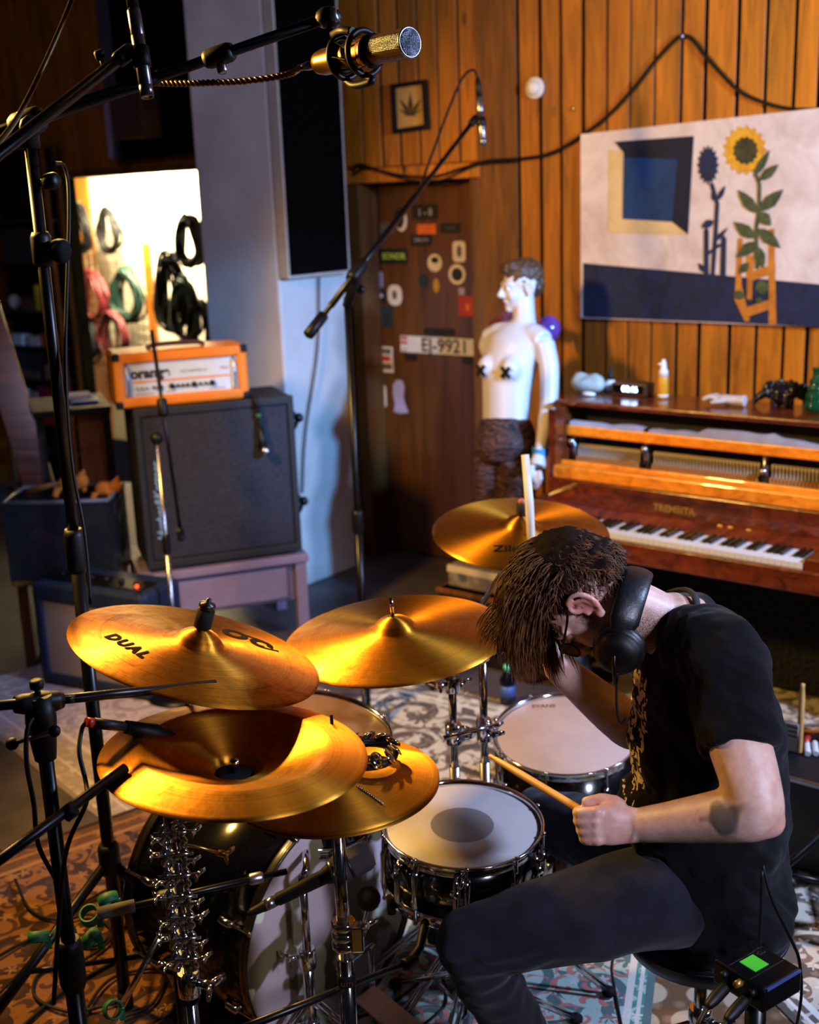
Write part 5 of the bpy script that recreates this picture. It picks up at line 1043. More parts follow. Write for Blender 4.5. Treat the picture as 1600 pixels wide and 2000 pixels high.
tag(obj('microphone_cable', MB().tube(spline([x0 - (x1 - x0) * 0.2, D(160, 1425, 2.02), D(155, 1470, 2.0), D(168, 1530, 1.98), D(168, 1570, 1.95), D(130, 1660, 1.95), D(115, 1800, 2.0), D(105, 1960, 2.1)], 8), 0.004, 8), CABLE), 'cable looping down from the red-ringed clip microphone', 'cable')
tag(obj('microphone_cable', MB().tube(spline([D(128, 1360, 1.98), D(80, 1390, 1.95), D(55, 1420, 1.92), D(52, 1490, 1.92), D(66, 1570, 1.95), D(75, 1650, 2.0), D(110, 1720, 2.05)], 8), 0.004, 8), CABLE), 'cable hanging from the boom of the low stand', 'cable')

# ================================================================== DRUM KIT
def cymbal_mat(name, lo, mid, hi, patina=0.5, rough=0.26, grooves=1.0, rscale=900):
    t = NT(name); co = t.mapping(); sx = t.n('SeparateXYZ', {0: co})
    rr = t.math('SQRT', t.math('ADD', t.math('MULTIPLY', sx.outputs[0], sx.outputs[0]), t.math('MULTIPLY', sx.outputs[1], sx.outputs[1])))
    nz = t.noise(co, 16, 6, 0.7, 0.4); rn = t.n('TexNoise', {'Vector': t.n('CombineXYZ', {0: t.math('MULTIPLY', rr, 160.0), 1: 0.0, 2: 0.0}).outputs[0], 'Scale': 1.0, 'Detail': 3.0})
    col = t.ramp(nz.outputs[0], [(0.40, hexc(lo)), (0.5, hexc(mid)), (0.60, hexc(hi))]); col = t.mix(0.35, col, t.ramp(rn.outputs[0], [(0.35, hexc(lo)), (0.65, hexc(hi))]))
    col = t.mix(patina, hexc(mid), col)
    t.set(col=col, metal=1.0, aniso=0.85, rough=t.n('MapRange', {0: nz.outputs[0], 1: 0.3, 2: 0.7, 3: rough * 1.25, 4: rough * 0.85}).outputs[0])
    t.set(tang=t.n('Tangent', {}, direction_type='RADIAL', axis='Z').outputs[0]); t.b.inputs['Anisotropic Rotation'].default_value = 0.25
    hm_ = t.noise(co, 42, 2, 0.5); t.bump(t.math('ADD', t.math('MULTIPLY', t.math('SINE', t.math('MULTIPLY', rr, rscale)), 0.10 * grooves), t.math('MULTIPLY', hm_.outputs[0], 1.5)), 0.3, 0.0006); return t.m
CYM_A = cymbal_mat('dark_hammered_bronze', '#7a4208', '#b8701a', '#dc9836', 0.85, 0.45)
CYM_B = cymbal_mat('polished_bronze', '#96560e', '#c9821e', '#e2a23a', 0.7, 0.41)
CYM_C = cymbal_mat('lathed_brass', '#a06412', '#cb8a26', '#e4aa46', 0.5, 0.45, 2.0, 1400)
def cym_profile(r, h=0.050, bell=0.2, th=0.0012):
    rb = r * bell; p = [(0.006, h), (rb * 0.25, h - 0.001), (rb * 0.5, h - 0.0045), (rb * 0.72, h - 0.011), (rb * 0.88, h - 0.0185), (rb * 0.97, h - 0.0245), (rb * 1.08, h - 0.0275)]
    z1 = h - 0.0285
    for k in range(1, 14): q = k / 13; p.append((rb * 1.08 + (r - rb * 1.08) * q, z1 * (1 - q ** 1.6)))
    return p + [(r, -th)] + [(x, z - th) for x, z in p[:-1]][::-1]
def china_profile(r, th=0.0012):
    p = [(0.007, 0.0), (0.036, 0.001), (0.042, 0.004), (0.044, 0.012)]; ri = r * 0.70
    for k in range(1, 13): q = k / 12; p.append((0.044 + (ri - 0.044) * q, 0.012 + 0.040 * q ** 1.2))
    for k in range(1, 8): q = k / 7; p.append((ri + (r - ri) * q, 0.052 + 0.004 * math.sin(q * 2.2) - 0.020 * q))
    return p + [(r, p[-1][1] - th)] + [(x, z - th) for x, z in p[:-1]][::-1]
def local_obj(name, mb, ma, parent, M):
    """part built in its own frame and placed by M, so that its object axes follow the part"""
    o = bpy.data.objects.new(name, mb.mesh(name)); link(o, parent); o.matrix_local = Matrix.Translation(-wloc(parent)) @ M; o.data.materials.append(ma); return o
def cymbal(name, label, c, n, r, ma, prof=None, hint=(1, 0, 0)):
    M = frame_z(c, n, hint); th = thing(name, label, 'cymbal', c)
    local_obj('plate', MB().lathe(prof or cym_profile(r), 120, closed=True), ma, th, M); return th, M
def up_from(tilt_right, tilt_cam):
    """normal leaning to the right (+x) and towards the camera (-y), degrees"""
    return Vector((math.tan(rad(tilt_right)), -math.tan(rad(tilt_cam)), 1)).normalized()
# crash at the left
cL = D(383, 1275, 2.29); nL = up_from(17, -2)
crash, ML_ = cymbal('crash_cymbal', 'dark bronze crash cymbal with black circle logo at the left', cL, nL, 0.243, CYM_A)
lg = MB()
def arc(cx, cy, r0, r1, a0, a1_, M, zf, n=18):
    vs_ = []; fs = []
    for k in range(n + 1):
        a = rad(a0 + (a1_ - a0) * k / n)
        for rr in (r0, r1): x, y = cx + rr * math.cos(a), cy + rr * math.sin(a); vs_.append(M @ Vector((x, y, zf(math.hypot(x, y)))))
    for k in range(n): fs.append((2 * k, 2 * k + 2, 2 * k + 3, 2 * k + 1))
    return MB().add(vs_, fs)
pf = cym_profile(0.243)[:20]
def surf(r, pf=pf):
    for (r0, z0), (r1, z1) in zip(pf, pf[1:]):
        if r0 <= r <= r1: return z0 + (z1 - z0) * (r - r0) / (r1 - r0) + 0.0009
    return 0.001
LOGOB = mat('black_cymbal_print', '#150c05', 0.9, spec=0.05)
dxl = 0.05
for q in (arc(0.058, 0.105, 0.013, 0.027, 0, 360, ML_, surf, 30), arc(0.114, 0.096, 0.011, 0.025, -20, 300, ML_, surf, 26)): lg.add(q.v, q.f, q.s)
lg.add([ML_ @ Vector((x, y, surf(math.hypot(x, y)))) for x, y in ((0.075, 0.124), (0.115, 0.122), (0.115, 0.115), (0.078, 0.116))], [(3, 2, 1, 0)]); lg.add([ML_ @ Vector((x, y, surf(math.hypot(x, y)))) for x, y in ((0.12, 0.078), (0.15, 0.09), (0.152, 0.084), (0.122, 0.072))], [(3, 2, 1, 0)])
obj('logo', lg, LOGOB, crash)
def wrap_text(body, size, M, cx, cy, rot, sf, bold=0.0, space=1.0):
    q = text_mb(body, size, Matrix.Identity(4), 0.0, bold, space); c, s_ = math.cos(rad(rot)), math.sin(rad(rot)); o = MB()
    vs_ = []
    for v in q.v: x, y = cx + v.x * c - v.y * s_, cy + v.x * s_ + v.y * c; vs_.append(M @ Vector((x, y, sf(math.hypot(x, y)) + 0.0003)))
    return o.add(vs_, q.f)
obj('lettering', wrap_text('DUAL', 0.036, ML_, -0.118, -0.085, -38, surf, 0.002, 1.25), LOGOB, crash)
obj('felt_sleeve', MB().lathe([(0.011, 0.05), (0.017, 0.054), (0.017, 0.088), (0.012, 0.09)], 20, ML_), RUBBER, crash); obj('wing_nut', MB().lathe([(0.012, 0.088), (0.016, 0.09), (0.016, 0.102), (0.006, 0.104), (0.005, 0.112), (0, 0.112)], 8, ML_), BLACKM, crash)
# china
cC = D(458, 1512, 2.06); nC = up_from(4.5, 0)
china, MC = cymbal('china_cymbal', 'wide brass china cymbal with a broad flat rim in front', cC, nC, 0.229, CYM_B, china_profile(0.229))
obj('black_washer', MB().lathe([(0.034, 0.002), (0.026, 0.0035), (0.0, 0.004)], 24, MC), RUBBER, china); obj('wing_nut', MB().lathe([(0.006, 0.003), (0.006, 0.016), (0.010, 0.018), (0.009, 0.026), (0.004, 0.03), (0, 0.03)], 12, MC), CHROME, china)
# hi-hat pair
cH = D(655, 1530, 2.2); nH = up_from(-1.5, 0)
hat, MHt = cymbal('hi_hat_cymbals', 'brass hi-hat cymbals half hidden below the china', cH + Z * 0.004, nH, 0.192, CYM_C, cym_profile(0.192, 0.046, 0.26))
local_obj('bottom_plate', MB().lathe([(x, -z) for x, z in cym_profile(0.192, 0.044, 0.26)], 100, closed=True), CYM_C, hat, MHt @ Matrix.Translation((0, 0, -0.008)))
obj('clutch', MB().lathe([(0.010, 0.046), (0.014, 0.05), (0.014, 0.06), (0.008, 0.065), (0.010, 0.075), (0.006, 0.08)], 16, MHt), CHROME, hat)
jg = thing('jingle_ring', 'black jingle ring with silver jingles on the hi-hat', 'percussion', MHt @ Vector((0.05, 0.02, 0.05)))
jc = MHt @ Vector((0.062, 0.030, 0.035))
obj('frame', MB().tube([jc + Vector((0.050 * math.cos(a), 0.050 * math.sin(a), 0.0)) for a in [k * math.pi / 10 for k in range(20)]], 0.008, 8, closed=True), BLACK, jg)
for k in range(7):
    a = rad(-70 + k * 32); p = jc + Vector((0.052 * math.cos(a), 0.052 * math.sin(a), 0.012)); ax = Vector((math.cos(a + 0.6), math.sin(a + 0.6), 0.7))
    obj('jingle', MB().lathe([(0, -0.003), (0.008, -0.002), (0.016, -0.001), (0.016, 0.001), (0.008, 0.004), (0, 0.005)], 16, frame_z(p, ax)), CHROME, jg)
tag(obj('mallet_ball', MB().ball(D(679, 1440, 2.17), 0.0095, 14), mat('pale_wood_ball', '#d8a878', 0.5)), 'small pale wooden ball on the jingle ring', 'ball')
ch_ = thing('sizzle_chain', 'bead chain lying across the hi-hat top', 'chain', MHt @ Vector((0.06, -0.08, 0.02)))
bead = MB().ball((0, 0, 0), 0.0022, 8).mesh('bead')
pfh = cym_profile(0.192, 0.046, 0.26)[:20]
for k in range(14):
    x, y = 0.045 + k * 0.0035, -0.062 - k * 0.0042; piece('bead', bead, STEEL, ch_, MHt @ Vector((x, y, surf(math.hypot(x, y), pfh) + 0.002)))
# middle crash
cM = D(772, 1245, 2.6); nM = up_from(-3.5, 3)
ride, MR = cymbal('crash_cymbal', 'large shiny crash cymbal in the middle behind the hi-hat', cM, nM, 0.244, CYM_B)
obj('rod_tip', MB().cyl(MR @ Vector((0, 0, 0.05)), MR @ Vector((0, 0, 0.092)), 0.004, n=8), CHROME, ride)
# far cymbal
cF = D(1017, 1040, 3.2); nF = up_from(2, 9)
far, MF = cymbal('ride_cymbal', 'far golden cymbal behind the drummer head', cF, nF, 0.237, CYM_C)
pff = cym_profile(0.237)[:20]
obj('lettering', wrap_text('Zildjian', 0.044, MF, -0.02, -0.135, -4, lambda r: surf(r, pff), 0.0008), LOGOB, far)
obj('felt', MB().lathe([(0.012, 0.052), (0.014, 0.055), (0.014, 0.082), (0.008, 0.085)], 16, MF), mat('dark_felt', '#1a0f10', 0.9), far); obj('wing_nut', MB().lathe([(0.009, 0.083), (0.010, 0.094), (0.005, 0.098), (0, 0.098)], 10, MF), mat('pink_nut', '#b06a60', 0.5), far)

# ---------------------------------------------------------------- drums
SHELL = mat('black_lacquer_shell', '#08080a', 0.16, var=0.1, coat=0.6)
def head_mat(name, base, edge, dot=None, dr=0.07, blot=None):
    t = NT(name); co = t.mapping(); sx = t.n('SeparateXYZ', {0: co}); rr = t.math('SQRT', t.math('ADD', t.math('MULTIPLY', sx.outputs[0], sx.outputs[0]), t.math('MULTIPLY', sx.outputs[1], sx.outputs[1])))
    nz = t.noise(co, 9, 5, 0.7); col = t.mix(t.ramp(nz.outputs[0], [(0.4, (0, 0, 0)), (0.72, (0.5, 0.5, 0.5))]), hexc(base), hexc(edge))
    if dot: col = t.mix(t.math('LESS_THAN', rr, dr), col, hexc(dot))
    if blot: b_ = t.noise(co, 7.5, 2, 0.4); col = t.mix(t.ramp(b_.outputs[0], [(0.49, (0, 0, 0)), (0.52, (1, 1, 1))]), col, hexc(blot)); b2 = t.noise(t.mapping(loc=(3, 1, 0)), 6, 2, 0.4); col = t.mix(t.ramp(b2.outputs[0], [(0.60, (0, 0, 0)), (0.62, (1, 1, 1))]), col, hexc('#d8e0c0'))
    t.set(col=col, rough=0.5); t.bump(t.noise(co, 500, 2).outputs[0], 0.15, 0.001); return t.m
def drum(name, label, c, n, r, depth, lugs, headm, shellm=SHELL, hint=(1, 0, 0), bottom=True, hoopm=CHROME, wood=False):
    M = frame_z(c, n, hint); th = thing(name, label, 'drum', c - Z * depth)
    P = lambda a, rr, z: M @ Vector((rr * math.cos(a), rr * math.sin(a), z))
    ri = r - 0.010
    local_obj('shell', MB().lathe([(ri, -depth + 0.012), (ri, -0.012), (ri - 0.008, -0.012), (ri - 0.008, -depth + 0.012)], 64, closed=True), shellm, th, M)
    local_obj('drum_head', MB().lathe([(0, -0.006), (ri - 0.004, -0.006), (ri + 0.001, -0.010), (ri + 0.001, -0.016), (ri - 0.004, -0.012), (0, -0.009)], 64), headm, th, M)
    hp = [(ri + 0.001, -0.022), (r - 0.002, -0.022), (r, -0.019), (r - 0.003, -0.010), (r - 0.003, -0.002), (r + 0.002, 0.001), (r + 0.001, 0.003), (r - 0.004, 0.003), (r - 0.006, -0.002), (ri + 0.001, -0.012)]
    local_obj('hoop', MB().lathe(hp, 64, closed=True), hoopm, th, M)
    if bottom: local_obj('bottom_hoop', MB().lathe([(x, -depth - z) for x, z in hp], 64, closed=True), hoopm, th, M); local_obj('bottom_head', MB().lathe([(0, -depth + 0.006), (ri, -depth + 0.008)], 64), headm, th, M)
    for k in range(lugs):
        a = 2 * math.pi * (k + 0.5) / lugs
        L_ = MB(); mz = -depth / 2; zl = [None]
        if depth < 0.2:
            L_.tube([P(a, ri + 0.004, mz + 0.05), P(a, ri + 0.013, mz + 0.035), P(a, ri + 0.014, mz), P(a, ri + 0.013, mz - 0.035), P(a, ri + 0.004, mz - 0.05)], [0.006, 0.008, 0.006, 0.008, 0.006], 8); los = [obj('lug', L_, CHROME, th)] * 2
        else:
            los = []
            for zz in (-0.075, -depth + 0.075): los.append(obj('lug', MB().tube([P(a, ri + 0.002, zz + 0.022), P(a, ri + 0.013, zz + 0.012), P(a, ri + 0.013, zz - 0.012), P(a, ri + 0.002, zz - 0.022)], 0.009, 8), CHROME, th))
        def rod(z0, z1): return MB().lathe([(0.0032, 0), (0.0032, abs(z1 - z0) - 0.004), (0.0055, abs(z1 - z0) - 0.003), (0.0055, abs(z1 - z0) + 0.003), (0, abs(z1 - z0) + 0.004)], 8, frame_z(P(a, ri + 0.0125, z0), M.to_3x3() @ Vector((0, 0, 1 if z1 > z0 else -1))))
        obj('tension_rod', rod(mz if depth < 0.2 else -0.07, 0.004), CHROME, los[0])
        if bottom: obj('tension_rod', rod(mz if depth < 0.2 else -depth + 0.07, -depth - 0.004), CHROME, los[1])
    return th, M
sn_c = D(903, 1606, 2.6); sn_n = up_from(1.5, 3)
snare, MS = drum('snare_drum', 'black snare drum with chrome hoops and a grey centre dot', sn_c, sn_n, 0.177, 0.145, 10, head_mat('snare_head', '#b4aca8', '#a49a96', '#736b6a', 0.069))
tf = MB(); PS = lambda a, rr, z: MS @ Vector((rr * math.cos(rad(a)), rr * math.sin(rad(a)), z))
for a in (-97, -140, -35):
    s_ = MB().tube([PS(a, 0.176, -0.018), PS(a, 0.186, -0.03), PS(a, 0.186, -0.11), PS(a, 0.178, -0.128)], 0.0065, 8); s_.tube([PS(a - 2.5, 0.184, -0.05), PS(a + 2.5, 0.19, -0.05)], 0.011, 8); s_.tube([PS(a, 0.184, -0.035), PS(a + 3, 0.196, -0.028), PS(a + 5, 0.19, -0.012)], 0.005, 8)
    obj('snare_strainer' if a == -97 else 'side_bracket', s_, CHROME, snare)
ft_c = D(1107, 1430, 3.2); ft_n = up_from(-2, 8)
ftom, MFt = drum('floor_tom', 'black floor tom with a milky head behind the drummer arm', ft_c, ft_n, 0.198, 0.38, 8, head_mat('milky_head', '#a08f8c', '#8a7a7e'))
obj('head_label', wrap_text('EVANS', 0.022, MFt, -0.045, 0.145, -5, lambda r: -0.0055, 0.0005), mat('brown_label', '#6a4030', 0.6), ftom)
obj('label_oval', arc(-0.045, 0.147, 0.0, 0.001, 0, 360, MFt, lambda r: -0.0052), mat('brown_label'), ftom)
for a in (-80, 40, 160):
    p = MFt @ Vector((0.2 * math.cos(rad(a)), 0.2 * math.sin(rad(a)), -0.2)); l_ = obj('leg', MB().cyl(p + Z * 0.12, Vector((p.x, p.y, 0.03)), 0.006, n=8), CHROME, ftom); obj('rubber_foot', MB().ball((p.x, p.y, 0.022), 0.014, 10), RUBBER, l_); obj('leg_bracket', MB().box(p, (0.03, 0.03, 0.05)), CHROME, ftom, 0.006)
rt_c = D(630, 1414, 2.78); rt_n = up_from(13, 3)
rtom, MRt = drum('rack_tom', 'black rack tom with an amber head under the crash cymbals', rt_c, rt_n, 0.166, 0.25, 6, head_mat('amber_head', '#845c32', '#6a4826'))  # the head is amber in its own base colour
em = MB()
for q in (arc(-0.105, 0.02, 0.012, 0.016, 0, 360, MRt, lambda r: -0.0052, 24), arc(-0.105, 0.02, 0.004, 0.009, 0, 300, MRt, lambda r: -0.0052, 16)): em.add(q.v, q.f, q.s)
obj('head_logo', em, LOGOB, rtom)
# bass drum, batter head towards the drummer
bc = atz(655, 1800, 0.29); bn_ = Vector((0.76, -0.65, 0.0)).normalized()
bass, MBs = drum('bass_drum', 'black bass drum with a stained pale batter head', bc, bn_, 0.28, 0.42, 8, head_mat('stained_head', '#b8a8ac', '#a8989c', None, 0, '#5f5436'), hint=(0, 0, 1), hoopm=mat('black_wood_hoop', '#1a1414', 0.3, coat=0.4))
for s_ in (-1, 1):
    p = bc - bn_ * 0.3 + Vector((bn_.y, -bn_.x, 0)) * 0.26 * s_; l_ = obj('spur', MB().cyl(p, Vector((p.x, p.y, 0.03)) + Vector((bn_.y, -bn_.x, 0)) * 0.12 * s_ - bn_ * 0.1, 0.008), CHROME, bass)
# kick pedal
pdl = thing('kick_pedal', 'chrome kick pedal at the bass drum head', 'pedal', Vector((bc.x, bc.y, 0.02)) + bn_ * 0.1)
pb_ = Vector((bc.x, bc.y, 0.022)) + bn_ * 0.06; px_ = Vector((-bn_.y, bn_.x, 0))
for s_ in (-1, 1): obj('post', MB().cyl(pb_ + px_ * 0.05 * s_, pb_ + px_ * 0.05 * s_ + Z * 0.2, 0.008), CHROME, pdl)
obj('axle', MB().cyl(pb_ - px_ * 0.06 + Z * 0.2, pb_ + px_ * 0.06 + Z * 0.2, 0.006), CHROME, pdl); obj('footboard', MB().hexa([pb_ + px_ * s + bn_ * d + Z * z for z0 in (0, 0.006) for s, d, z in ((-0.035, 0.02, 0.11 + z0), (0.035, 0.02, 0.11 + z0), (0.04, 0.30, 0.03 + z0), (-0.04, 0.30, 0.03 + z0))]), STEEL, pdl, 0.002)
bt = obj('beater_shaft', MB().cyl(pb_ + Z * 0.2, pb_ + bn_ * 0.05 + Z * 0.36, 0.004, n=8), CHROME, pdl); obj('beater', MB().ball(pb_ + bn_ * 0.05 + Z * 0.37, 0.028, 14), mat('grey_felt', '#1c1a1e', 0.9), bt)
obj('base_plate', MB().box(pb_ + bn_ * 0.15 - Z * 0.002, (0.34, 0.09, 0.006), None), BLACKM, pdl)

# ---------------------------------------------------------------- chrome hardware
def wing(parent, p, d, s_=1.0, ma=CHROME, side=Z):
    d = Vector(d).normalized(); w_ = d.cross(side)
    if w_.length < 0.1: w_ = d.cross(Vector((1, 0, 0)))
    w_.normalize(); mb = MB().cyl(p, p + d * 0.016 * s_, 0.0055 * s_, n=8)
    for k in (-1, 1): mb.tube([p + d * 0.011 * s_, p + d * 0.016 * s_ + w_ * 0.010 * s_ * k, p + d * 0.020 * s_ + w_ * 0.021 * s_ * k], [0.0045 * s_, 0.0055 * s_, 0.0042 * s_], 8, sq=0.6)
    return obj('wing_nut', mb, ma, parent)
def collar(parent, p, d, r, L, ma=CHROME, name='collar'):
    return obj(name, MB().lathe([(r * 0.9, -L / 2), (r, -L / 2 + 0.003), (r, L / 2 - 0.003), (r * 0.9, L / 2)], 18, frame_z(p, d)), ma, parent)
def tripod(parent, base, spread, zh, az0, r=0.009, double=True, lift=0.02):
    for k in range(3):
        an = rad(az0 + 120 * k); dr_ = Vector((math.cos(an), math.sin(an), 0)); f_ = Vector((base.x, base.y, lift + 0.012)) + dr_ * spread; sdv = Vector((-dr_.y, dr_.x, 0)) * 0.008
        mb = MB()
        for s_ in ((-1, 1) if double else (0,)): mb.tube([Vector((base.x, base.y, zh)) + sdv * s_, f_ + sdv * s_], r * 0.6 if double else r, 8)
        l_ = obj('leg', mb, CHROME, parent); obj('rubber_foot', MB().ball(f_ - Z * 0.002, (0.018, 0.018, 0.013), 10), RUBBER, l_); obj('brace', MB().cyl(f_.lerp(Vector((base.x, base.y, zh)), 0.55), Vector((base.x, base.y, 0.09)), 0.005, n=8), CHROME, parent)
# multi-clamp stand for crash and china
q_ = D(362, 1850, 2.2); m0_ = Vector((q_.x, q_.y, 0)); mc = thing('cymbal_stand', 'chrome stand stacked with multi-clamps under the china cymbal', 'cymbal stand', m0_)
zc1, zc2, zc3 = D(368, 1900, 2.25).z, D(350, 1620, 2.1).z, 0
obj('lower_tube', MB().cyl(m0_ + Z * 0.05, Vector((m0_.x, m0_.y, zc1)), 0.0135, n=18), CHROME, mc); obj('upper_tube', MB().cyl(Vector((m0_.x, m0_.y, zc1 - 0.1)), Vector((m0_.x, m0_.y, zc2 + 0.02)), 0.0095, n=18), CHROME, mc)
tripod(mc, m0_, 0.30, 0.30, 50); collar(mc, Vector((m0_.x, m0_.y, zc1)), Z, 0.021, 0.05); collar(mc, Vector((m0_.x, m0_.y, zc1 - 0.03)), Z, 0.019, 0.016, RUBBER); wing(mc, Vector((m0_.x + 0.022, m0_.y - 0.006, zc1 + 0.004)), (1, -0.3, -0.1), 1.7)
nclamp = 7
for k in range(nclamp):
    z_ = zc1 + 0.055 + (zc2 - zc1 - 0.08) * k / (nclamp - 1); p = Vector((m0_.x, m0_.y, z_)); s_ = -1 if k % 2 else 1
    cl_ = MB()
    for e in (-1, 1):
        pts = [p + Vector((0.012 * e, -0.008, 0.017)), p + Vector((0.019 * e, -0.012, 0.010)), p + Vector((0.014 * e, -0.013, 0.0)), p + Vector((0.020 * e, -0.012, -0.010)), p + Vector((0.012 * e, -0.008, -0.017))]
        cl_.tube(spline(pts, 3), 0.0075, 8, sq=0.75)
    cl_.tube([p + Z * 0.013, p - Z * 0.013], 0.0135, 16); obj('multi_clamp', cl_, CHROME, mc)
    obj('clamp_bolt', MB().cyl(p + Vector((-0.034, -0.016, 0.006)), p + Vector((0.034, -0.018, 0.010)), 0.003, n=8), CHROME, mc)
    wing(mc, p + Vector((0.026 * s_, -0.016, 0.008)), (s_, -0.25, 0.15), 0.95); wing(mc, p + Vector((-0.024 * s_, -0.014, -0.006)), (-s_, -0.2, 0.0), 0.8)
tpz = Vector((m0_.x, m0_.y, zc2)); collar(mc, tpz, Z, 0.017, 0.045)
bxx = cC - nC * 0.03
ar = (bxx - tpz); obj('china_arm', MB().tube(spline([tpz + Z * 0.0, tpz.lerp(bxx, 0.5) - Z * 0.012, bxx - nC * 0.035, bxx + nC * 0.03], 5), 0.0055, 8), CHROME, mc); collar(mc, tpz.lerp(bxx, 0.55) - Z * 0.012, ar, 0.012, 0.05); wing(mc, tpz.lerp(bxx, 0.6) - Z * 0.02, (0.3, -1, -0.2), 1.0); wing(mc, tpz + Vector((0.012, -0.012, 0.004)), (0.6, -1, 0.4), 1.0)
obj('crash_arm', MB().tube([tpz + Z * 0.0, tpz.lerp(cL, 0.5), cL - nL * 0.05, cL + nL * 0.05], 0.0055, 8), CHROME, mc)
hk = D(425, 1665, 2.15); obj('hook_rod', MB().tube([tpz - Z * 0.045 + Vector((0.02, -0.01, 0)), hk.lerp(tpz - Z * 0.04, 0.4), hk], 0.003, 8), mat('warm_brass', '#c89a58', 0.25, 1.0), mc); wing(mc, hk, (1, -0.1, -0.25), 1.2, mat('warm_brass'))
# hi-hat stand
h0_ = Vector((cH.x, cH.y, 0)); hs = thing('hi_hat_stand', 'chrome hi-hat stand in the front centre', 'hi-hat stand', h0_)
obj('lower_tube', MB().cyl(h0_ + Z * 0.05, h0_ + Z * 0.50, 0.0165, n=20), CHROME, hs); obj('upper_tube', MB().cyl(h0_ + Z * 0.45, Vector((h0_.x, h0_.y, cH.z - 0.055)), 0.0125, n=20), CHROME, hs)
obj('pull_rod', MB().cyl(Vector((h0_.x, h0_.y, cH.z - 0.06)), Vector((h0_.x, h0_.y, cH.z + 0.135)), 0.0032, n=10), CHROME, hs)
hz = D(670, 1845, 2.35).z; hz = 0.53
for dz in (0.0, 0.022, 0.044): collar(hs, h0_ + Z * (hz + dz), Z, 0.024, 0.016)
obj('memory_lock', MB().box(h0_ + Vector((0.026, -0.012, hz + 0.022)), (0.026, 0.026, 0.055)), CHROME, hs, 0.004); wing(hs, h0_ + Vector((0.03, -0.014, hz + 0.05)), (1, -0.5, 0.1), 1.3)
bd_ = collar(hs, h0_ + Z * (hz - 0.075), Z, 0.0185, 0.026, RUBBER, 'black_band'); obj('lettering', text_mb('um', 0.02, basis(h0_ + Vector((0.002, -0.0188, hz - 0.075)), Vector((1, 0, 0)), Z, Vector((0, -1, 0))), 0.0004), STEEL, bd_)
obj('seat_cup', MB().lathe([(0.008, 0), (0.026, 0.012), (0.027, 0.018), (0.010, 0.02)], 20, Matrix.Translation(Vector((h0_.x, h0_.y, cH.z - 0.078)))), CHROME, hs)
tripod(hs, h0_, 0.28, 0.28, 15); obj('footboard', MB().hexa([h0_ + Vector((x, y, z + z0)) for z0 in (0, 0.006) for x, y, z in ((0.02, 0.04, 0.12), (0.09, 0.03, 0.12), (0.13, 0.28, 0.03), (0.05, 0.30, 0.03))]), STEEL, hs, 0.002)
# rack tom stand
r0_ = D(600, 1860, 2.62); r0_ = Vector((r0_.x, r0_.y, 0)); rs = thing('tom_stand', 'chrome stand holding the rack tom beside the bass drum', 'drum stand', r0_)
obj('lower_tube', MB().cyl(r0_ + Z * 0.04, r0_ + Z * 0.30, 0.0125, n=16), CHROME, rs); obj('upper_tube', MB().cyl(r0_ + Z * 0.28, r0_ + Z * 0.50, 0.0095, n=16), CHROME, rs); tripod(rs, r0_, 0.24, 0.2, 100)
collar(rs, r0_ + Z * 0.30, Z, 0.019, 0.05); wing(rs, r0_ + Vector((-0.02, -0.01, 0.31)), (-1, -0.5, 0.2), 1.4); wing(rs, r0_ + Vector((-0.014, -0.01, 0.14)), (-1, -0.3, -0.2), 1.3); collar(rs, r0_ + Z * 0.13, Z, 0.018, 0.03)
tp_ = MRt @ Vector((0, 0, -0.27)); obj('holder_arm', MB().tube([r0_ + Z * 0.49, r0_ + Z * 0.52 + Vector((0.01, 0, 0)), tp_], 0.008, 10), CHROME, rs)
for k in range(3):
    a = rad(90 + k * 120); e_ = MRt @ Vector((0.17 * math.cos(a), 0.17 * math.sin(a), -0.262)); obj('basket_arm', MB().tube([tp_, tp_.lerp(e_, 0.8), e_ + rt_n * 0.03], 0.006, 8), CHROME, rs)
# snare stand
s0_ = Vector((sn_c.x, sn_c.y + 0.02, 0)); sst = thing('snare_stand', 'chrome basket stand under the snare drum', 'drum stand', s0_)
obj('tube', MB().cyl(s0_ + Z * 0.06, s0_ + Z * 0.36, 0.0125, n=16), CHROME, sst); tripod(sst, s0_, 0.26, 0.2, 250); collar(sst, s0_ + Z * 0.25, Z, 0.02, 0.04); wing(sst, s0_ + Vector((0.02, -0.01, 0.25)), (1, -0.4, 0), 1.4)
for k in range(3):
    a = rad(210 + k * 120); e_ = MS @ Vector((0.18 * math.cos(a), 0.18 * math.sin(a), -0.155)); b_ = obj('basket_arm', MB().tube([s0_ + Z * 0.35, s0_.lerp(Vector((e_.x, e_.y, 0)), 0.85) + Z * (e_.z - 0.02), e_ + Z * 0.03], 0.0065, 8), CHROME, sst); obj('rubber_grip', MB().tube([e_ - Z * 0.008, e_ + Z * 0.032], 0.010, 8), RUBBER, b_)
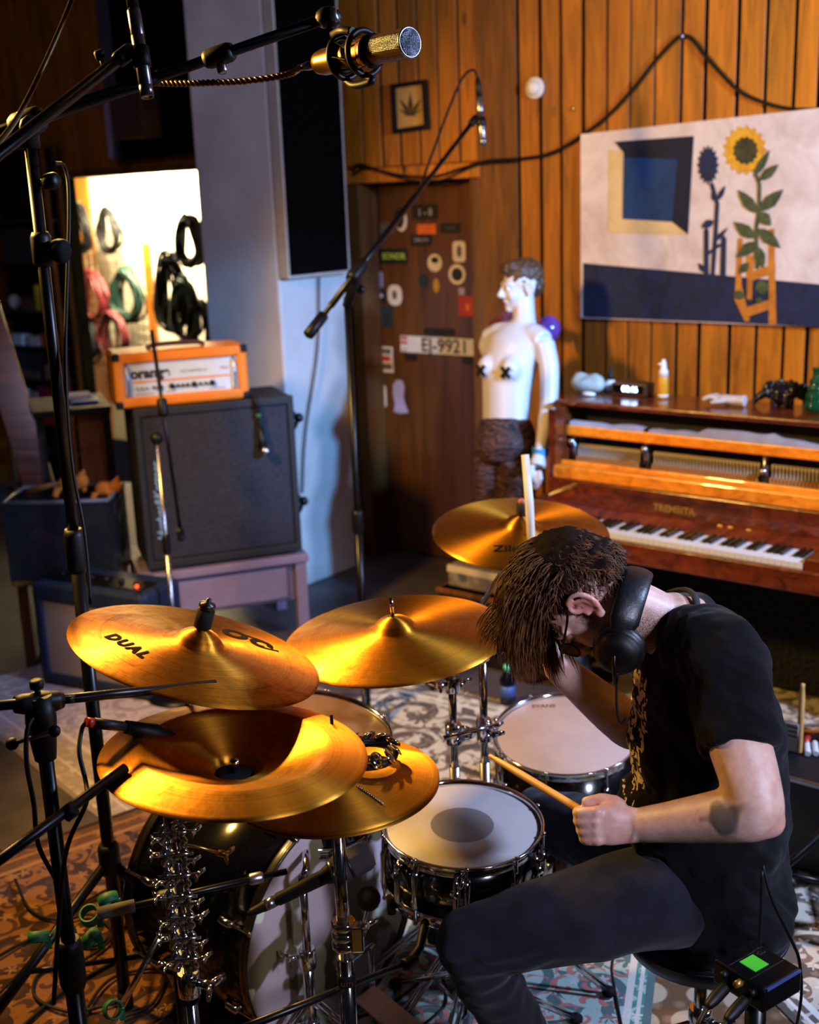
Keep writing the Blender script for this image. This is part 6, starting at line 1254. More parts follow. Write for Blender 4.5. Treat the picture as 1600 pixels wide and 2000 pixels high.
# two cymbal stands in the middle
for i, (x_, zt_, label, tgt, tn) in enumerate(((885, 0.99, 'left one of two chrome cymbal stands behind the snare', cF, nF), (945, 1.005, 'right one of two chrome cymbal stands, under the crash edge', cM, nM))):
    q_ = D(x_, 1400, 2.80 + 0.02 * i); b0 = Vector((q_.x, q_.y, 0)); cs = thing('cymbal_stand', label, 'cymbal stand', b0)
    zt_ = D(x_ - 4, 1292, 2.72).z
    obj('lower_tube', MB().cyl(b0 + Z * 0.05, b0 + Z * 0.60, 0.0125, n=16), STEEL, cs); obj('upper_tube', MB().cyl(b0 + Z * 0.55, Vector((b0.x, b0.y, zt_)), 0.0095, n=16), CHROME, cs); tripod(cs, b0, 0.30, 0.25, 70 + 30 * i)
    cz_ = D(x_, 1340, 2.76).z if i == 0 else D(x_, 1430, 2.8).z
    collar(cs, Vector((b0.x, b0.y, cz_)), Z, 0.018, 0.045); wing(cs, Vector((b0.x - 0.016, b0.y - 0.012, cz_)), (-1, -0.5, 0.1), 1.4); wing(cs, Vector((b0.x + 0.014, b0.y - 0.014, cz_ + 0.01)), (1, -0.7, 0.1), 1.1)
    cz2 = D(x_, 1437, 2.8).z; collar(cs, Vector((b0.x, b0.y, cz2)), Z, 0.020, 0.05); wing(cs, Vector((b0.x + 0.01, b0.y - 0.018, cz2)), (0.6, -1, 0.2), 1.3)
    if i == 0: obj('joining_rod', MB().cyl(D(866, 1442, 2.77), D(972, 1416, 2.80), 0.006), CHROME, cs)
    tpp = Vector((b0.x, b0.y, zt_)); collar(cs, tpp, Z, 0.017, 0.04)
    if i == 1:
        obj('boom_arm', MB().cyl(tpp + (tpp - (cM - nM * 0.03)).normalized() * 0.06, cM - nM * 0.03, 0.007), CHROME, cs); obj('tilter', MB().cyl(cM - nM * 0.04, cM + nM * 0.06, 0.004), CHROME, cs); wing(cs, tpp + Vector((0.02, -0.014, 0.005)), (1, -0.6, 0.2), 1.5)
    else:
        ba = cF - nF * 0.03; obj('boom_arm', MB().cyl(tpp, ba, 0.007), CHROME, cs); obj('tilter', MB().cyl(cF - nF * 0.04, cF + nF * 0.06, 0.004), CHROME, cs)
tag(obj('white_tube', MB().tube([D(1038, 1060, 3.12), D(1034, 980, 3.12), D(1026, 888, 3.12)], [0.011, 0.0115, 0.0105], 14), mat('chalk_white_tube', '#cfd0c8', 0.5)), 'white wooden drumstick standing upright by the far cymbal nut', 'drumstick')
# kick microphone on a low boom
K1, K2 = D(190, 1785, 2.3), D(560, 1702, 2.42); kd = (K2 - K1).normalized(); kbse = K1.lerp(K2, 0.38); lb = thing('microphone_stand', 'low black boom stand with grey grip aimed at the kick drum', 'microphone stand', Vector((kbse.x, kbse.y, 0)))
obj('boom', MB().cyl(K1, K2, 0.0065), TUBE, lb); obj('foam_grip', MB().cyl(K1, K1.lerp(K2, 0.19), 0.0125), mat('grey_foam', '#4a4446', 0.9), lb); obj('tube', MB().cyl(Vector((kbse.x, kbse.y, 0.03)), kbse, 0.012), TUBE, lb); leg3(lb, kbse, 0.24, 0.2, 10); clamp_block(lb, kbse, kd, 0.018, 0.06); clamp_block(lb, K1.lerp(K2, 0.83), kd, 0.012, 0.03, STEEL)
km0, km1 = D(512, 1772, 2.28), D(652, 1703, 2.30); kmd = (km1 - km0).normalized(); kL = (km1 - km0).length; Mk = frame_z(km0, kmd)
km = thing('kick_microphone', 'black handheld microphone with large dark grille before the bass drum', 'microphone', km0)
obj('body', MB().lathe([(0.005, -0.03), (0.008, -0.02), (0.0095, 0), (0.0105, 0.002), (0.0105, 0.03), (0.0125, 0.033), (0.0145, kL * 0.85), (0.021, kL * 0.97), (0.021, kL)], 24, Mk), BLACK, km); obj('plug_ring', MB().lathe([(0.0112, 0.008), (0.0112, 0.026)], 20, Mk), STEEL, km); obj('collar', MB().lathe([(0.0225, kL * 0.955), (0.0235, kL * 0.965), (0.0235, kL * 1.0), (0.022, kL * 1.01)], 24, Mk), mat('blue_steel', '#5a6a80', 0.3, 0.8), km)
obj('grille', MB().lathe([(0.024, kL * 1.0), (0.0285, kL * 1.06), (0.029, kL * 1.2), (0.0295, kL * 1.24), (0.028, kL * 1.45), (0.022, kL * 1.53), (0, kL * 1.56)], 28, Mk), mat('dark_grille', '#3c3438', 0.45, 0.5, bump=0.8, bs=500), km); obj('grille_band', MB().lathe([(0.0298, kL * 1.2), (0.0308, kL * 1.22), (0.0298, kL * 1.24)], 28, Mk), BLACKM, km)
# slanted boom towards the snare from below
n0, n1 = D(470, 2010, 2.1), D(800, 1880, 2.45); nb = thing('microphone_stand', 'black boom slanting up between hi-hat stand and snare stand', 'microphone stand', Vector((n0.x, n0.y, 0)))
obj('boom', MB().cyl(n0, n1, 0.0075), TUBE, nb); obj('tube', MB().cyl(Vector((n0.x, n0.y, 0.03)), n0, 0.011), TUBE, nb); leg3(nb, n0, 0.2, 0.2, 40); clamp_block(nb, n1, n1 - n0, 0.013, 0.04)
obj('end_arm', MB().tube([n1, D(820, 1850, 2.5), D(832, 1800, 2.5)], 0.010, 10), BLACK, nb)

# ================================================================== THE DRUMMER
gB = Vector((-0.96, 0.27, 0)).normalized(); lB = Z.cross(gB).normalized()     # facing, and the side towards the camera
T3 = -FW                                                                     # towards the camera
man = thing('person', 'seated drummer in a black t-shirt and dark jeans, head bowed, holding a drumstick', 'person', D(1375, 1715, 2.33) - Z * 0.13)
fh = Vector((-0.30, 0.10, -0.95)).normalized(); lh = (Vector((-0.25, -0.96, 0))); lh = (lh - fh * lh.dot(fh)).normalized(); uh = fh.cross(lh).normalized()
ear = D(1147, 1186, 2.05); HO = ear + fh * 0.012 - lh * 0.084 + uh * 0.008; MHd = basis(HO, fh, lh, uh) @ Matrix.Scale(0.96, 4); HL = lambda x, y, z: MHd @ Vector((x, y, z))
J_ = dict(pel=D(1375, 1715, 2.33), neck=D(1292, 1212, 2.17), lsh=D(1398, 1278, 2.04), lel=D(1478, 1594, 1.93), lwr=D(1248, 1612, 2.05), rsh=D(1345, 1238, 2.46), rel=D(1246, 1432, 2.44), rwr=D(1084, 1298, 2.27), lhip=D(1395, 1745, 2.24), lkn=D(922, 1842, 2.28), lan=D(1050, 2085, 2.5), rhip=D(1330, 1690, 2.5), rkn=D(1032, 1592, 2.88))
sk = MB()
spn = [J_['pel'], D(1385, 1600, 2.28), D(1388, 1480, 2.25), D(1376, 1370, 2.22), D(1345, 1280, 2.19), J_['neck']]
sk.tube(spn, [0.135, 0.13, 0.135, 0.14, 0.12, 0.06], 20, sq=[0.75, 0.72, 0.72, 0.72, 0.7, 0.95], ref=lB)
sk.tube(spline([D(1335, 1245, 2.18), D(1292, 1222, 2.17), D(1242, 1197, 2.15), D(1200, 1183, 2.13), HL(0.005, 0, -0.03)], 4), [0.08] * 2 + [0.07] * 3 + [0.058] * 9 + [0.056] * 3, 18)
head_parts(sk, MHd)
def limb(pts, rs, n=4, seg=16):
    P = spline(pts, n); R = []
    for i in range(len(pts) - 1):
        for k in range(n): R.append(rs[i] + (rs[i + 1] - rs[i]) * k / n)
    R.append(rs[-1]); sk.tube(P, R, seg)
el_ = J_['lel']
limb([D(1350, 1262, 2.12), J_['lsh'], J_['lsh'].lerp(el_, 0.5) + T3 * 0.006, el_ + UP * 0.035 - RT * 0.004, el_ + UP * 0.004 - RT * 0.004, el_.lerp(J_['lwr'], 0.22) + UP * 0.006 + T3 * 0.004, el_.lerp(J_['lwr'], 0.6) + UP * 0.002, J_['lwr'], J_['lwr'] - RT * 0.02], [0.06, 0.060, 0.054, 0.047, 0.044, 0.046, 0.038, 0.029, 0.031])
sk.ball(el_ + RT * 0.020 - UP * 0.008, (0.029, 0.029, 0.029), 14)
limb([D(1330, 1240, 2.3), J_['rsh'], J_['rsh'].lerp(J_['rel'], 0.5), J_['rel'] + UP * 0.01, J_['rel'].lerp(J_['rwr'], 0.3), J_['rel'].lerp(J_['rwr'], 0.7), J_['rwr']], [0.06, 0.058, 0.05, 0.044, 0.046, 0.037, 0.030])
# left hand: a fist closed round the stick
H0 = D(1187, 1610, 2.05); px = 2.05 / FOC
def hp(a, b, c): return H0 + RT * a + UP * b + T3 * c
sk.tube([hp(0.052, -0.002, 0.0), hp(0.028, 0.0, 0.002), hp(0.002, 0.001, 0.004), hp(-0.020, 0.0, 0.004)], [0.029, 0.034, 0.037, 0.034], 16, sq=[0.85, 0.62, 0.52, 0.45], ref=UP)
FB = ((0.024, 0.034), (0.008, 0.037), (-0.009, 0.035), (-0.024, 0.030))
for i, (b, L) in enumerate(FB):
    x0 = -0.018 - 0.004 * (1 - abs(i - 1.2) / 2); k0 = hp(x0, b, 0.010); p1 = hp(x0 - 0.028 + 0.003 * i, b * 0.95 - 0.004, -0.002); p2 = hp(x0 - 0.026 + 0.003 * i, b * 0.9 - 0.006, -0.026); p3 = hp(x0 - 0.004, b * 0.9 - 0.006, -0.036); p4 = hp(x0 + 0.010, b * 0.9 - 0.004, -0.028)
    sk.tube(spline([k0, p1, p2, p3, p4], 4), [0.0105] * 5 + [0.0098] * 4 + [0.0092] * 4 + [0.0085] * 3 + [0.007], 10); sk.ball(k0 + T3 * 0.001, 0.0115, 10); sk.ball(p1, 0.0108, 10)
sk.tube(spline([hp(0.026, 0.026, -0.004), hp(0.006, 0.036, -0.014), hp(-0.016, 0.036, -0.022), hp(-0.040, 0.030, -0.024)], 4), [0.015] * 4 + [0.0125] * 4 + [0.0105] * 4 + [0.008], 10)
# right hand: open, fingers spread on the forehead
w_ = J_['rwr']; fd = (HL(0.092, -0.03, 0.075) - w_).normalized(); nd = (fh * 0.9 - lh * 0.3); nd = (nd - fd * nd.dot(fd)).normalized(); sdv = fd.cross(nd)
def rp(a, b, c): return w_ + fd * a + sdv * b + nd * c
sk.tube([rp(-0.01, 0, 0), rp(0.03, 0, 0), rp(0.065, 0, 0.004)], [0.029, 0.036, 0.037], 14, sq=[0.8, 0.55, 0.48], ref=sdv)
for i, b in enumerate((-0.027, -0.009, 0.009, 0.026)):
    L = (0.062, 0.072, 0.068, 0.054)[i]; sk.tube(spline([rp(0.06, b, 0.003), rp(0.06 + L * 0.4, b * 1.15, 0.010), rp(0.06 + L * 0.75, b * 1.3, 0.004), rp(0.06 + L, b * 1.35, -0.010)], 4), [0.0095] * 8 + [0.0085] * 4 + [0.0065], 10)
sk.tube(spline([rp(0.015, -0.026, 0), rp(0.045, -0.045, -0.010), rp(0.075, -0.052, -0.018)], 4), [0.0135] * 4 + [0.0105] * 4 + [0.0075], 10)
def skw(v):
    dh = min((v - HO).length / 0.13, (v - H0).length / 0.07, (v - HL(0.1, -0.03, 0.06)).length / 0.09)
    return 0.06 if dh < 1 else min(1.0, 0.06 + (dh - 1) * 2.5)
skin = remesh(sk, 0.0032, 2, wfn=skw, it=30)
t = NT('skin'); at = t.n('Attribute', attribute_name='tint'); sp_ = t.n('SeparateColor', {0: at.outputs[0]}); nz = t.noise(t.mapping(), 38, 4, 0.6); fine = t.noise(t.mapping(), 420, 3)
col = t.ramp(nz.outputs[0], [(0.3, hexc('#b88e7e')), (0.7, hexc('#d2ada0'))])
bn2 = t.math('MULTIPLY', sp_.outputs[0], t.n('MapRange', {0: fine.outputs[0], 1: 0.35, 2: 0.6, 3: 0.35, 4: 1.0}).outputs[0])
col = t.mix(bn2, col, hexc('#3a241a')); col = t.mix(t.math('MULTIPLY', sp_.outputs[1], 0.85), col, hexc('#2b3030')); col = t.mix(t.math('MULTIPLY', sp_.outputs[2], 0.5), col, hexc('#c45a50'))
t.set(col=col, rough=0.48, sss=0.08); t.b.inputs['Subsurface Radius'].default_value = (0.01, 0.004, 0.002); t.bump(fine.outputs[0], 0.12, 0.002)
body = obj('body', skin, t.m, man)
ca_ = body.data.color_attributes.new('tint', 'FLOAT_COLOR', 'POINT'); Mi = MHd.inverted(); off = wloc(man)
def sstep(a, b, x): x = max(0, min(1, (x - a) / (b - a))); return x * x * (3 - 2 * x)
tatc = D(1400, 1612, 1.885); tat2 = D(1378, 1490, 1.95); earc = HL(-0.012, 0.085, -0.005)
for i, v in enumerate(body.data.vertices):
    w = v.co + off; l_ = Mi @ w; r_c = g_c = b_c = 0.0
    if l_.length < 0.16:
        r_c = sstep(-0.035, -0.065, l_.z + 0.25 * max(0, -l_.x - 0.0)) * sstep(-0.05, 0.0, l_.x) * (1 - sstep(0.080, 0.092, l_.x) * 0.4) * 0.85
        r_c = max(r_c, 0.9 * sstep(-0.03, -0.05, l_.z) * sstep(0.062, 0.075, l_.x) * (1 - sstep(0.014, 0.03, abs(l_.y))))
        r_c = max(r_c, 0.75 * sstep(0.016, 0.010, abs(l_.x - 0.022)) * sstep(0.03, 0.01, abs(l_.z + 0.02)) * sstep(0.05, 0.06, abs(l_.y)))
        b_c = sstep(0.035, 0.02, (w - earc).length) + 0.5 * sstep(0.03, 0.012, (l_ - Vector((0.105, 0, -0.032))).length)
        if l_.x < 0.03 and l_.z < 0.03 and (w - earc).length > 0.042: r_c = max(r_c, 0.75 * sstep(0.0, -0.04, l_.x) * sstep(-0.11, -0.06, l_.z))
    nn = noise.noise(w * 40) * 0.018; d1 = (w - tatc).length
    g_c = max(sstep(0.054, 0.042, d1 + nn * 1.3), sstep(0.034, 0.022, (w - D(1382, 1642, 1.9)).length + nn), sstep(0.020, 0.012, (w - tat2).length + nn * 0.4))
    if (w - H0).length < 0.05 and (w - J_['lwr']).length > 0.03: b_c = max(b_c, 0.35)
    if (w - (el_ + RT * 0.018 - UP * 0.01)).length < 0.04: b_c = max(b_c, 0.4)
    ca_.data[i].color = (r_c, g_c, min(1, b_c), 1)
LASH = mat('dark_lash', '#1a100c', 0.7)
eyes(MHd, man, mat('eyelid_skin', '#b8846e', 0.5), BLACK, closed=True)
for s_ in (1, -1):
    obj('eyelashes', MB().tube(spline([HL(0.080, 0.019 * s_, -0.004), HL(0.087, 0.031 * s_, -0.007), HL(0.079, 0.044 * s_, -0.004)], 4), 0.0018, 6), LASH, man); obj('eyebrow', MB().tube(spline([HL(0.089, 0.014 * s_, 0.022), HL(0.086, 0.032 * s_, 0.029), HL(0.070, 0.050 * s_, 0.020)], 4), 0.0042, 6), LASH, man)
# ---- hair
t = NT('brown_hair'); gr_ = t.noise(t.mapping(), 60, 4, 0.6); t.set(col=t.ramp(gr_.outputs[0], [(0.3, hexc('#241309')), (0.7, hexc('#704420'))]), rough=0.5, spec=0.35); HAIR = t.m
hc = MB(); R3 = MHd.to_3x3()
hc.ball(HL(-0.022, 0, 0.048), (0.096, 0.079, 0.086), 24, R3); hc.ball(HL(-0.070, 0, 0.008), (0.046, 0.062, 0.062), 18, R3)
hc.ball(HL(0.015, 0.0, 0.098), (0.085, 0.072, 0.045), 20, R3); hc.ball(HL(0.055, 0.0, 0.100), (0.045, 0.060, 0.042), 18, R3)
cap = remesh(hc, 0.005, 3, fn=lambda v, n: v + n * (0.005 * noise.noise(v * 45) + 0.004 * noise.noise(v * 110)))
hair = obj('hair', cap, mat('hair_base', '#1a0e07', 0.85, spec=0.1), man)
lk = MB(); rnd = random.Random(11)
def lock(root, d0, d1, L, r, n=7):
    pts = []; p = root.copy(); ph = rnd.uniform(0, 6.28); wv = d0.cross(d1); wv = wv.normalized() if wv.length > 1e-4 else uh
    for k in range(n):
        q = k / (n - 1); pts.append(p + wv * (0.006 * math.sin(q * 5 + ph)) * q); p = p + (d0 * (1 - q) + d1 * q).normalized() * (L / (n - 1))
    lk.tube(pts, [r * (0.9 if k == 0 else (1 - (k / (n - 1)) ** 2) * 0.95 + 0.05) for k in range(n)], 4, sq=0.6, caps=False)
Mi0 = MHd.inverted(); cv = [v for v in cap.v if (Mi0 @ v).z > -0.03]
for k in range(3600):   # over the whole cap; longer towards the front
    root = rnd.choice(cv); l = Mi0 @ root; nl_ = (l - Vector((-0.012, 0, 0.03))).normalized(); x, y, z = nl_
    if (x > 0.25 and abs(y) > 0.6) or (l.z < 0.035 and l.x > 0.012): continue
    nw = (R3 @ nl_).normalized(); tang = (fh - nw * fh.dot(nw)); tang = tang.normalized() if tang.length > 0.1 else -Z
    side = abs(y); front = max(0, x)
    if l.z < 0.05 or x < -0.55: L = 0.022 * rnd.uniform(0.7, 1.3); d0 = (nw * 0.45 - uh * 0.55 + fh * 0.3 + lh * rnd.uniform(-0.2, 0.2)).normalized(); d1 = (-uh * 0.7 + fh * 0.3 + nw * 0.05).normalized()
    else:
        L = (0.045 + 0.055 * max(0, x + 0.35)) * (1 - 0.6 * max(0, side - 0.45)) * rnd.uniform(0.75, 1.2)
        d0 = (tang * 0.75 + nw * (0.36 + 0.25 * max(0, z)) + lh * rnd.uniform(-0.25, 0.25)).normalized(); d1 = (tang * 0.5 - Z * (0.45 + 0.5 * front) + nw * 0.05 + lh * rnd.uniform(-0.3, 0.3)).normalized()
    lock(root - nw * 0.004, d0, d1, L, rnd.uniform(0.0008, 0.0023))
for k in range(480):   # fringe falling from the forehead hairline
    y = rnd.uniform(-0.055, 0.045); root = HL(rnd.uniform(0.045, 0.085), y, 0.112 - abs(y) * 0.45 + rnd.uniform(-0.012, 0.012)); d0 = (uh * 0.75 + fh * 0.35 + lh * rnd.uniform(-0.25, 0.25)).normalized(); d1 = (-Z * 1.0 + uh * 0.15 + lh * rnd.uniform(-0.25, 0.25)).normalized()
    lock(root, d0, d1, rnd.uniform(0.055, 0.105), rnd.uniform(0.0008, 0.0021), 8)
for k in range(900):   # short sides and nape
    a = rnd.uniform(-2.75, -1.0) if k % 2 else rnd.uniform(1.0, 2.75); zz = rnd.uniform(-0.03, 0.06); x, y = math.cos(a) * 0.100 - 0.014, math.sin(a) * 0.078
    if (x > 0.018 and zz < 0.05) or x > 0.05 or (abs(x + 0.012) < 0.034 and zz < 0.034): continue
    root = HL(x * 0.97, y * 0.97, zz); nw = (R3 @ Vector((x, y, 0.2))).normalized(); d0 = (nw * 0.35 - uh * 0.5 + fh * 0.35).normalized(); lock(root, d0, (-uh * 0.6 + fh * 0.4 + nw * 0.05), rnd.uniform(0.018, 0.032), rnd.uniform(0.0007, 0.0014), 5)
lo_ = obj('hair_locks', lk, HAIR, hair); lo_['kind'] = 'stuff'
# ---- t-shirt
def cloth_fn(amp, sc, dirv, st):
    def f(v, n):
        w = Vector(v); s1 = w.dot(dirv); q = Vector((w.x * sc, w.y * sc, w.z * sc)) - dirv * (s1 * sc * st)
        k = noise.noise(q) + 0.5 * noise.noise(q * 2.1 + Vector((5, 1, 3))); return v + n * amp * k
    return f
sh_ = MB()
sp2 = [D(1380, 1762, 2.36), D(1388, 1690, 2.33), D(1394, 1600, 2.29), D(1392, 1490, 2.25), D(1382, 1400, 2.225), D(1362, 1320, 2.20), D(1335, 1260, 2.19), D(1312, 1222, 2.18)]
sh_.tube(sp2, [0.160, 0.165, 0.158, 0.155, 0.162, 0.170, 0.145, 0.085], 28, sq=[0.86, 0.88, 0.90, 0.86, 0.80, 0.72, 0.66, 0.85], ref=lB)
sh_.ball(D(1262, 1590, 2.26), (0.055, 0.10, 0.075), 16); sh_.ball(D(1275, 1450, 2.24), (0.05, 0.10, 0.10), 16)
sh_.ball(D(1425, 1310, 2.19), (0.075, 0.13, 0.085), 18); sh_.ball(D(1440, 1420, 2.22), (0.08, 0.14, 0.10), 18)
for a, b, c, e_ in (('lsh', 'lel', 0.62, 1), ('rsh', 'rel', 0.55, -1)):
    A0_, B0_ = J_[a], J_[b]; cin = D(1345, 1262, 2.14) if e_ > 0 else D(1330, 1240, 2.3)
    P = spline([cin, A0_ + UP * 0.004, A0_.lerp(B0_, c * 0.55) + RT * 0.004 * e_, A0_.lerp(B0_, c)], 5); n = len(P); sh_.tube(P, [0.078 + (0.071 - 0.078) * k / (n - 1) for k in range(n)], 18)
sh_.tube([D(1392, 1762, 2.36), D(1402, 1800, 2.38)], [0.150, 0.142], 24, sq=0.86, ref=lB)
sh_.ball(D(1435, 1755, 2.31), (0.11, 0.17, 0.085), 18); sh_.ball(D(1400, 1790, 2.36), (0.13, 0.16, 0.05), 18)
fa = cloth_fn(0.010, 11, (UP * 0.8 + RT * 0.4).normalized(), 0.65); fb2 = cloth_fn(0.0055, 30, (UP * 0.55 - RT * 0.75 + T3 * 0.3).normalized(), 0.82)
fn0 = lambda v, n: fb2(fa(v, n), n)
tee = remesh(sh_, 0.005, 2, fn=fn0, it=26)
t = NT('black_tshirt_cotton'); at = t.n('Attribute', attribute_name='print'); fb_ = t.noise(t.mapping(), 600, 2); pn_ = t.n('TexWave', {'Vector': t.mapping(), 'Scale': 34.0, 'Distortion': 12.0, 'Detail': 2.0})
base = t.mix(0.3, hexc('#070609'), fb_.outputs[0], 'OVERLAY'); ink = t.mix(t.ramp(pn_.outputs['Fac'], [(0.4, (0, 0, 0)), (0.5, (1, 1, 1))]), base, hexc('#c8ae84'))
t.set(col=t.mix(t.math('GREATER_THAN', at.outputs['Fac'], 0.5), base, ink), rough=0.9, spec=0.12, sheen=0.05); t.bump(fb_.outputs[0], 0.25, 0.001)
shirt = obj('t_shirt', tee, t.m, man); pa = shirt.data.attributes.new('print', 'FLOAT', 'POINT')
for i, v in enumerate(shirt.data.vertices):
    nrm = v.normal; w = v.co + off; pa.data[i].value = 1.0 if (nrm.dot(gB) > 0.80 and 0.80 < w.z < 1.06 and abs((w - J_['pel']).dot(lB)) < 0.13) else 0.0
cp_ = []
cc = D(1283, 1206, 2.165); nx_ = (J_['neck'] - HL(-0.06, 0, -0.06)).normalized(); Mc = frame_z(cc, nx_, lB)
for k in range(28): a = 2 * math.pi * k / 28; cp_.append(Mc @ Vector((0.074 * math.cos(a), 0.078 * math.sin(a), 0.012 * math.cos(2 * a) + 0.014)))
obj('collar', MB().tube(cp_, 0.008, 8, closed=True, sq=0.6), mat('black_rib_collar', '#151318', 0.85), shirt)
# ---- jeans
jn = MB(); kn = J_['lkn']
def jl(pts, rs, n=5):
    P = spline(pts, n); R = []
    for i in range(len(pts) - 1):
        for k in range(n): R.append(rs[i] + (rs[i + 1] - rs[i]) * k / n)
    R.append(rs[-1]); jn.tube(P, R, 20)
jl([D(1375, 1742, 2.33), D(1270, 1752, 2.25), D(1080, 1800, 2.26), kn + Vector((0.012, 0, 0.0))], [0.098, 0.098, 0.083, 0.066])
jl([kn, kn.lerp(J_['lan'], 0.25) + gB * 0.006, kn.lerp(J_['lan'], 0.6), J_['lan']], [0.066, 0.065, 0.062, 0.058])
jn.ball(kn + gB * 0.012, 0.062, 16)
ran = Vector((0.13, 2.56, 0.15)); jl([J_['rhip'], J_['rhip'].lerp(J_['rkn'], 0.5) + Z * 0.006, J_['rkn']], [0.105, 0.086, 0.068]); jl([J_['rkn'], J_['rkn'].lerp(ran, 0.5), ran], [0.068, 0.062, 0.056])
jn.ball(J_['pel'] - Z * 0.05, (0.12, 0.14, 0.085), 20)
fnj = cloth_fn(0.006, 14, Vector((0.8, -0.1, 0.3)).normalized(), 0.3)
def fold(v, n):
    v2 = fnj(v, n); d = (Vector(v) - kn).length; k = max(0.0, 1 - d / 0.22)
    return v2 + n * 0.0045 * k * math.sin((Vector(v) - kn).dot((J_['lan'] - kn).normalized()) * 130 + 3 * noise.noise(Vector(v) * 14))
t = NT('dark_denim'); tw = t.n('TexWave', {'Vector': t.mapping(rot=(0.5, 0.4, 0.7)), 'Scale': 260.0, 'Distortion': 1.0}); fb_ = t.noise(t.mapping(), 7, 4, 0.6)
t.set(col=t.mix(0.18, t.ramp(fb_.outputs[0], [(0.35, hexc('#14141c')), (0.7, hexc('#272733'))]), tw.outputs['Color'], 'OVERLAY'), rough=0.9, spec=0.15, sheen=0.1); t.bump(tw.outputs['Fac'], 0.15, 0.001)
DENIM = t.m; jeans = obj('jeans', remesh(jn, 0.006, 2, fn=fold, it=14), DENIM, man)
for nm, an, kk in (('left', J_['lan'], gB), ('right', ran, (Vector((-0.6, 0.75, 0))).normalized())):
    sh2 = MB(); fz = 0.055 if nm == 'left' else 0.075; b_ = Vector((an.x, an.y, fz)); sh2.tube([an - Z * 0.02, b_ + Z * 0.03], [0.045, 0.046], 14); sh2.tube([b_ - kk * 0.06, b_, b_ + kk * 0.09, b_ + kk * 0.18], [0.036, 0.043, 0.044, 0.028], 16, sq=0.8); obj('shoe', remesh(sh2, 0.006, 3), mat('black_canvas_shoe', '#15141a', 0.7), man)
# ---- eyeglasses
gl_ = thing('eyeglasses', 'thin dark eyeglasses on the bowed drummer', 'eyeglasses', HL(0.1, 0, 0))
for s_ in (1, -1):
    ctr = Vector((0.104, 0.033 * s_, -0.006)); rim = [HL(ctr.x - 0.004 * abs(math.cos(a)), ctr.y + 0.024 * math.cos(a), ctr.z + 0.020 * math.sin(a)) for a in [k * math.pi / 12 for k in range(24)]]
    obj('rim', MB().tube(rim, 0.0016, 6, closed=True), BLACKM, gl_)
    gq = NT('lens_glass') if '_lens' not in _mats else None
    if gq: gq.set(col=(0.9, 0.92, 0.95, 1), rough=0.03, trans=0.95, ior=1.3); _mats['_lens'] = gq.m
    obj('lens', MB().add([HL(*ctr)] + rim, [(0, 1 + k, 1 + (k + 1) % 24) for k in range(24)], True), _mats['_lens'], gl_)
    obj('temple', MB().tube(spline([HL(0.100, 0.058 * s_, 0.004), HL(0.085, 0.074 * s_, 0.008), HL(0.03, 0.083 * s_, 0.016), HL(-0.004, 0.086 * s_, 0.024), HL(-0.03, 0.082 * s_, 0.005)], 4), 0.0026, 6), BLACK, gl_)
obj('bridge', MB().tube(spline([HL(0.106, 0.010, -0.002), HL(0.111, 0, 0.004), HL(0.106, -0.010, -0.002)], 4), 0.0016, 6), mat('gold_bridge', '#b98a3c', 0.25, 1.0), gl_)
# ---- headphones round the neck
hd_ = thing('headphones', 'black padded headphones hanging round the drummer neck', 'headphones', D(1210, 1290, 2.1))
PAD = mat('black_leatherette', '#0b0b0f', 0.42, var=0.2, bump=0.2, bs=120)
bp = spline([D(1206, 1262, 2.045), D(1222, 1205, 2.035), D(1238, 1150, 2.06), D(1248, 1118, 2.13), D(1246, 1128, 2.22), D(1232, 1180, 2.29), D(1215, 1250, 2.30)], 6)
obj('headband', MB().tube(bp, [0.026 if 4 < k < len(bp) - 5 else 0.022 for k in range(len(bp))], 14, sq=0.34, ref=(RT * 0.96 - UP * 0.25)), PAD, hd_, 0)
for i, (c, ax_) in enumerate(((D(1207, 1272, 2.05), (T3 * 0.75 - RT * 0.35 - UP * 0.5).normalized()), (D(1200, 1265, 2.28), (-T3 * 0.8 - RT * 0.3).normalized()))):
    Mq = frame_z(c, ax_); ck2 = obj('ear_cup', MB().lathe([(0, 0.026), (0.022, 0.025), (0.036, 0.019), (0.042, 0.008), (0.042, 0.0)], 28, Mq), BLACK, hd_); obj('ear_pad', MB().lathe([(0.040, 0.002), (0.046, -0.006), (0.045, -0.018), (0.034, -0.024), (0.022, -0.018), (0.020, 0.0)], 28, Mq), PAD, ck2)
    obj('yoke', MB().tube([c + ax_ * 0.018 + UP * 0.044, c + ax_ * 0.03, c + ax_ * 0.018 - UP * 0.044], 0.004, 8), BLACKM, ck2)
tag(obj('headphone_cable', MB().tube(spline([D(1206, 1312, 2.05), D(1204, 1350, 2.06), D(1206, 1395, 2.07), D(1213, 1412, 2.08), D(1222, 1404, 2.1)], 6), 0.0022, 6), CABLE), 'thin cable hanging from the headphones', 'cable')
# ---- drumstick in the fist
tip = D(955, 1475, 2.28); sx_ = hp(-0.034, 0.012, -0.030); sd3 = (tip - sx_).normalized(); end = sx_ - sd3 * 0.045; SL = (tip - end).length
STICKW = mat('hickory', '#dfa65c', 0.45, var=0.1)
tag(obj('drumstick', MB().lathe([(0, 0), (0.0062, 0.002), (0.0072, 0.006), (0.0072, SL * 0.7), (0.0052, SL * 0.93), (0.0036, SL * 0.96), (0.0045, SL * 0.98), (0.003, SL * 0.995), (0, SL)], 16, frame_z(end, sd3)), STICKW), 'pale wooden drumstick held in the drummer fist', 'drumstick')

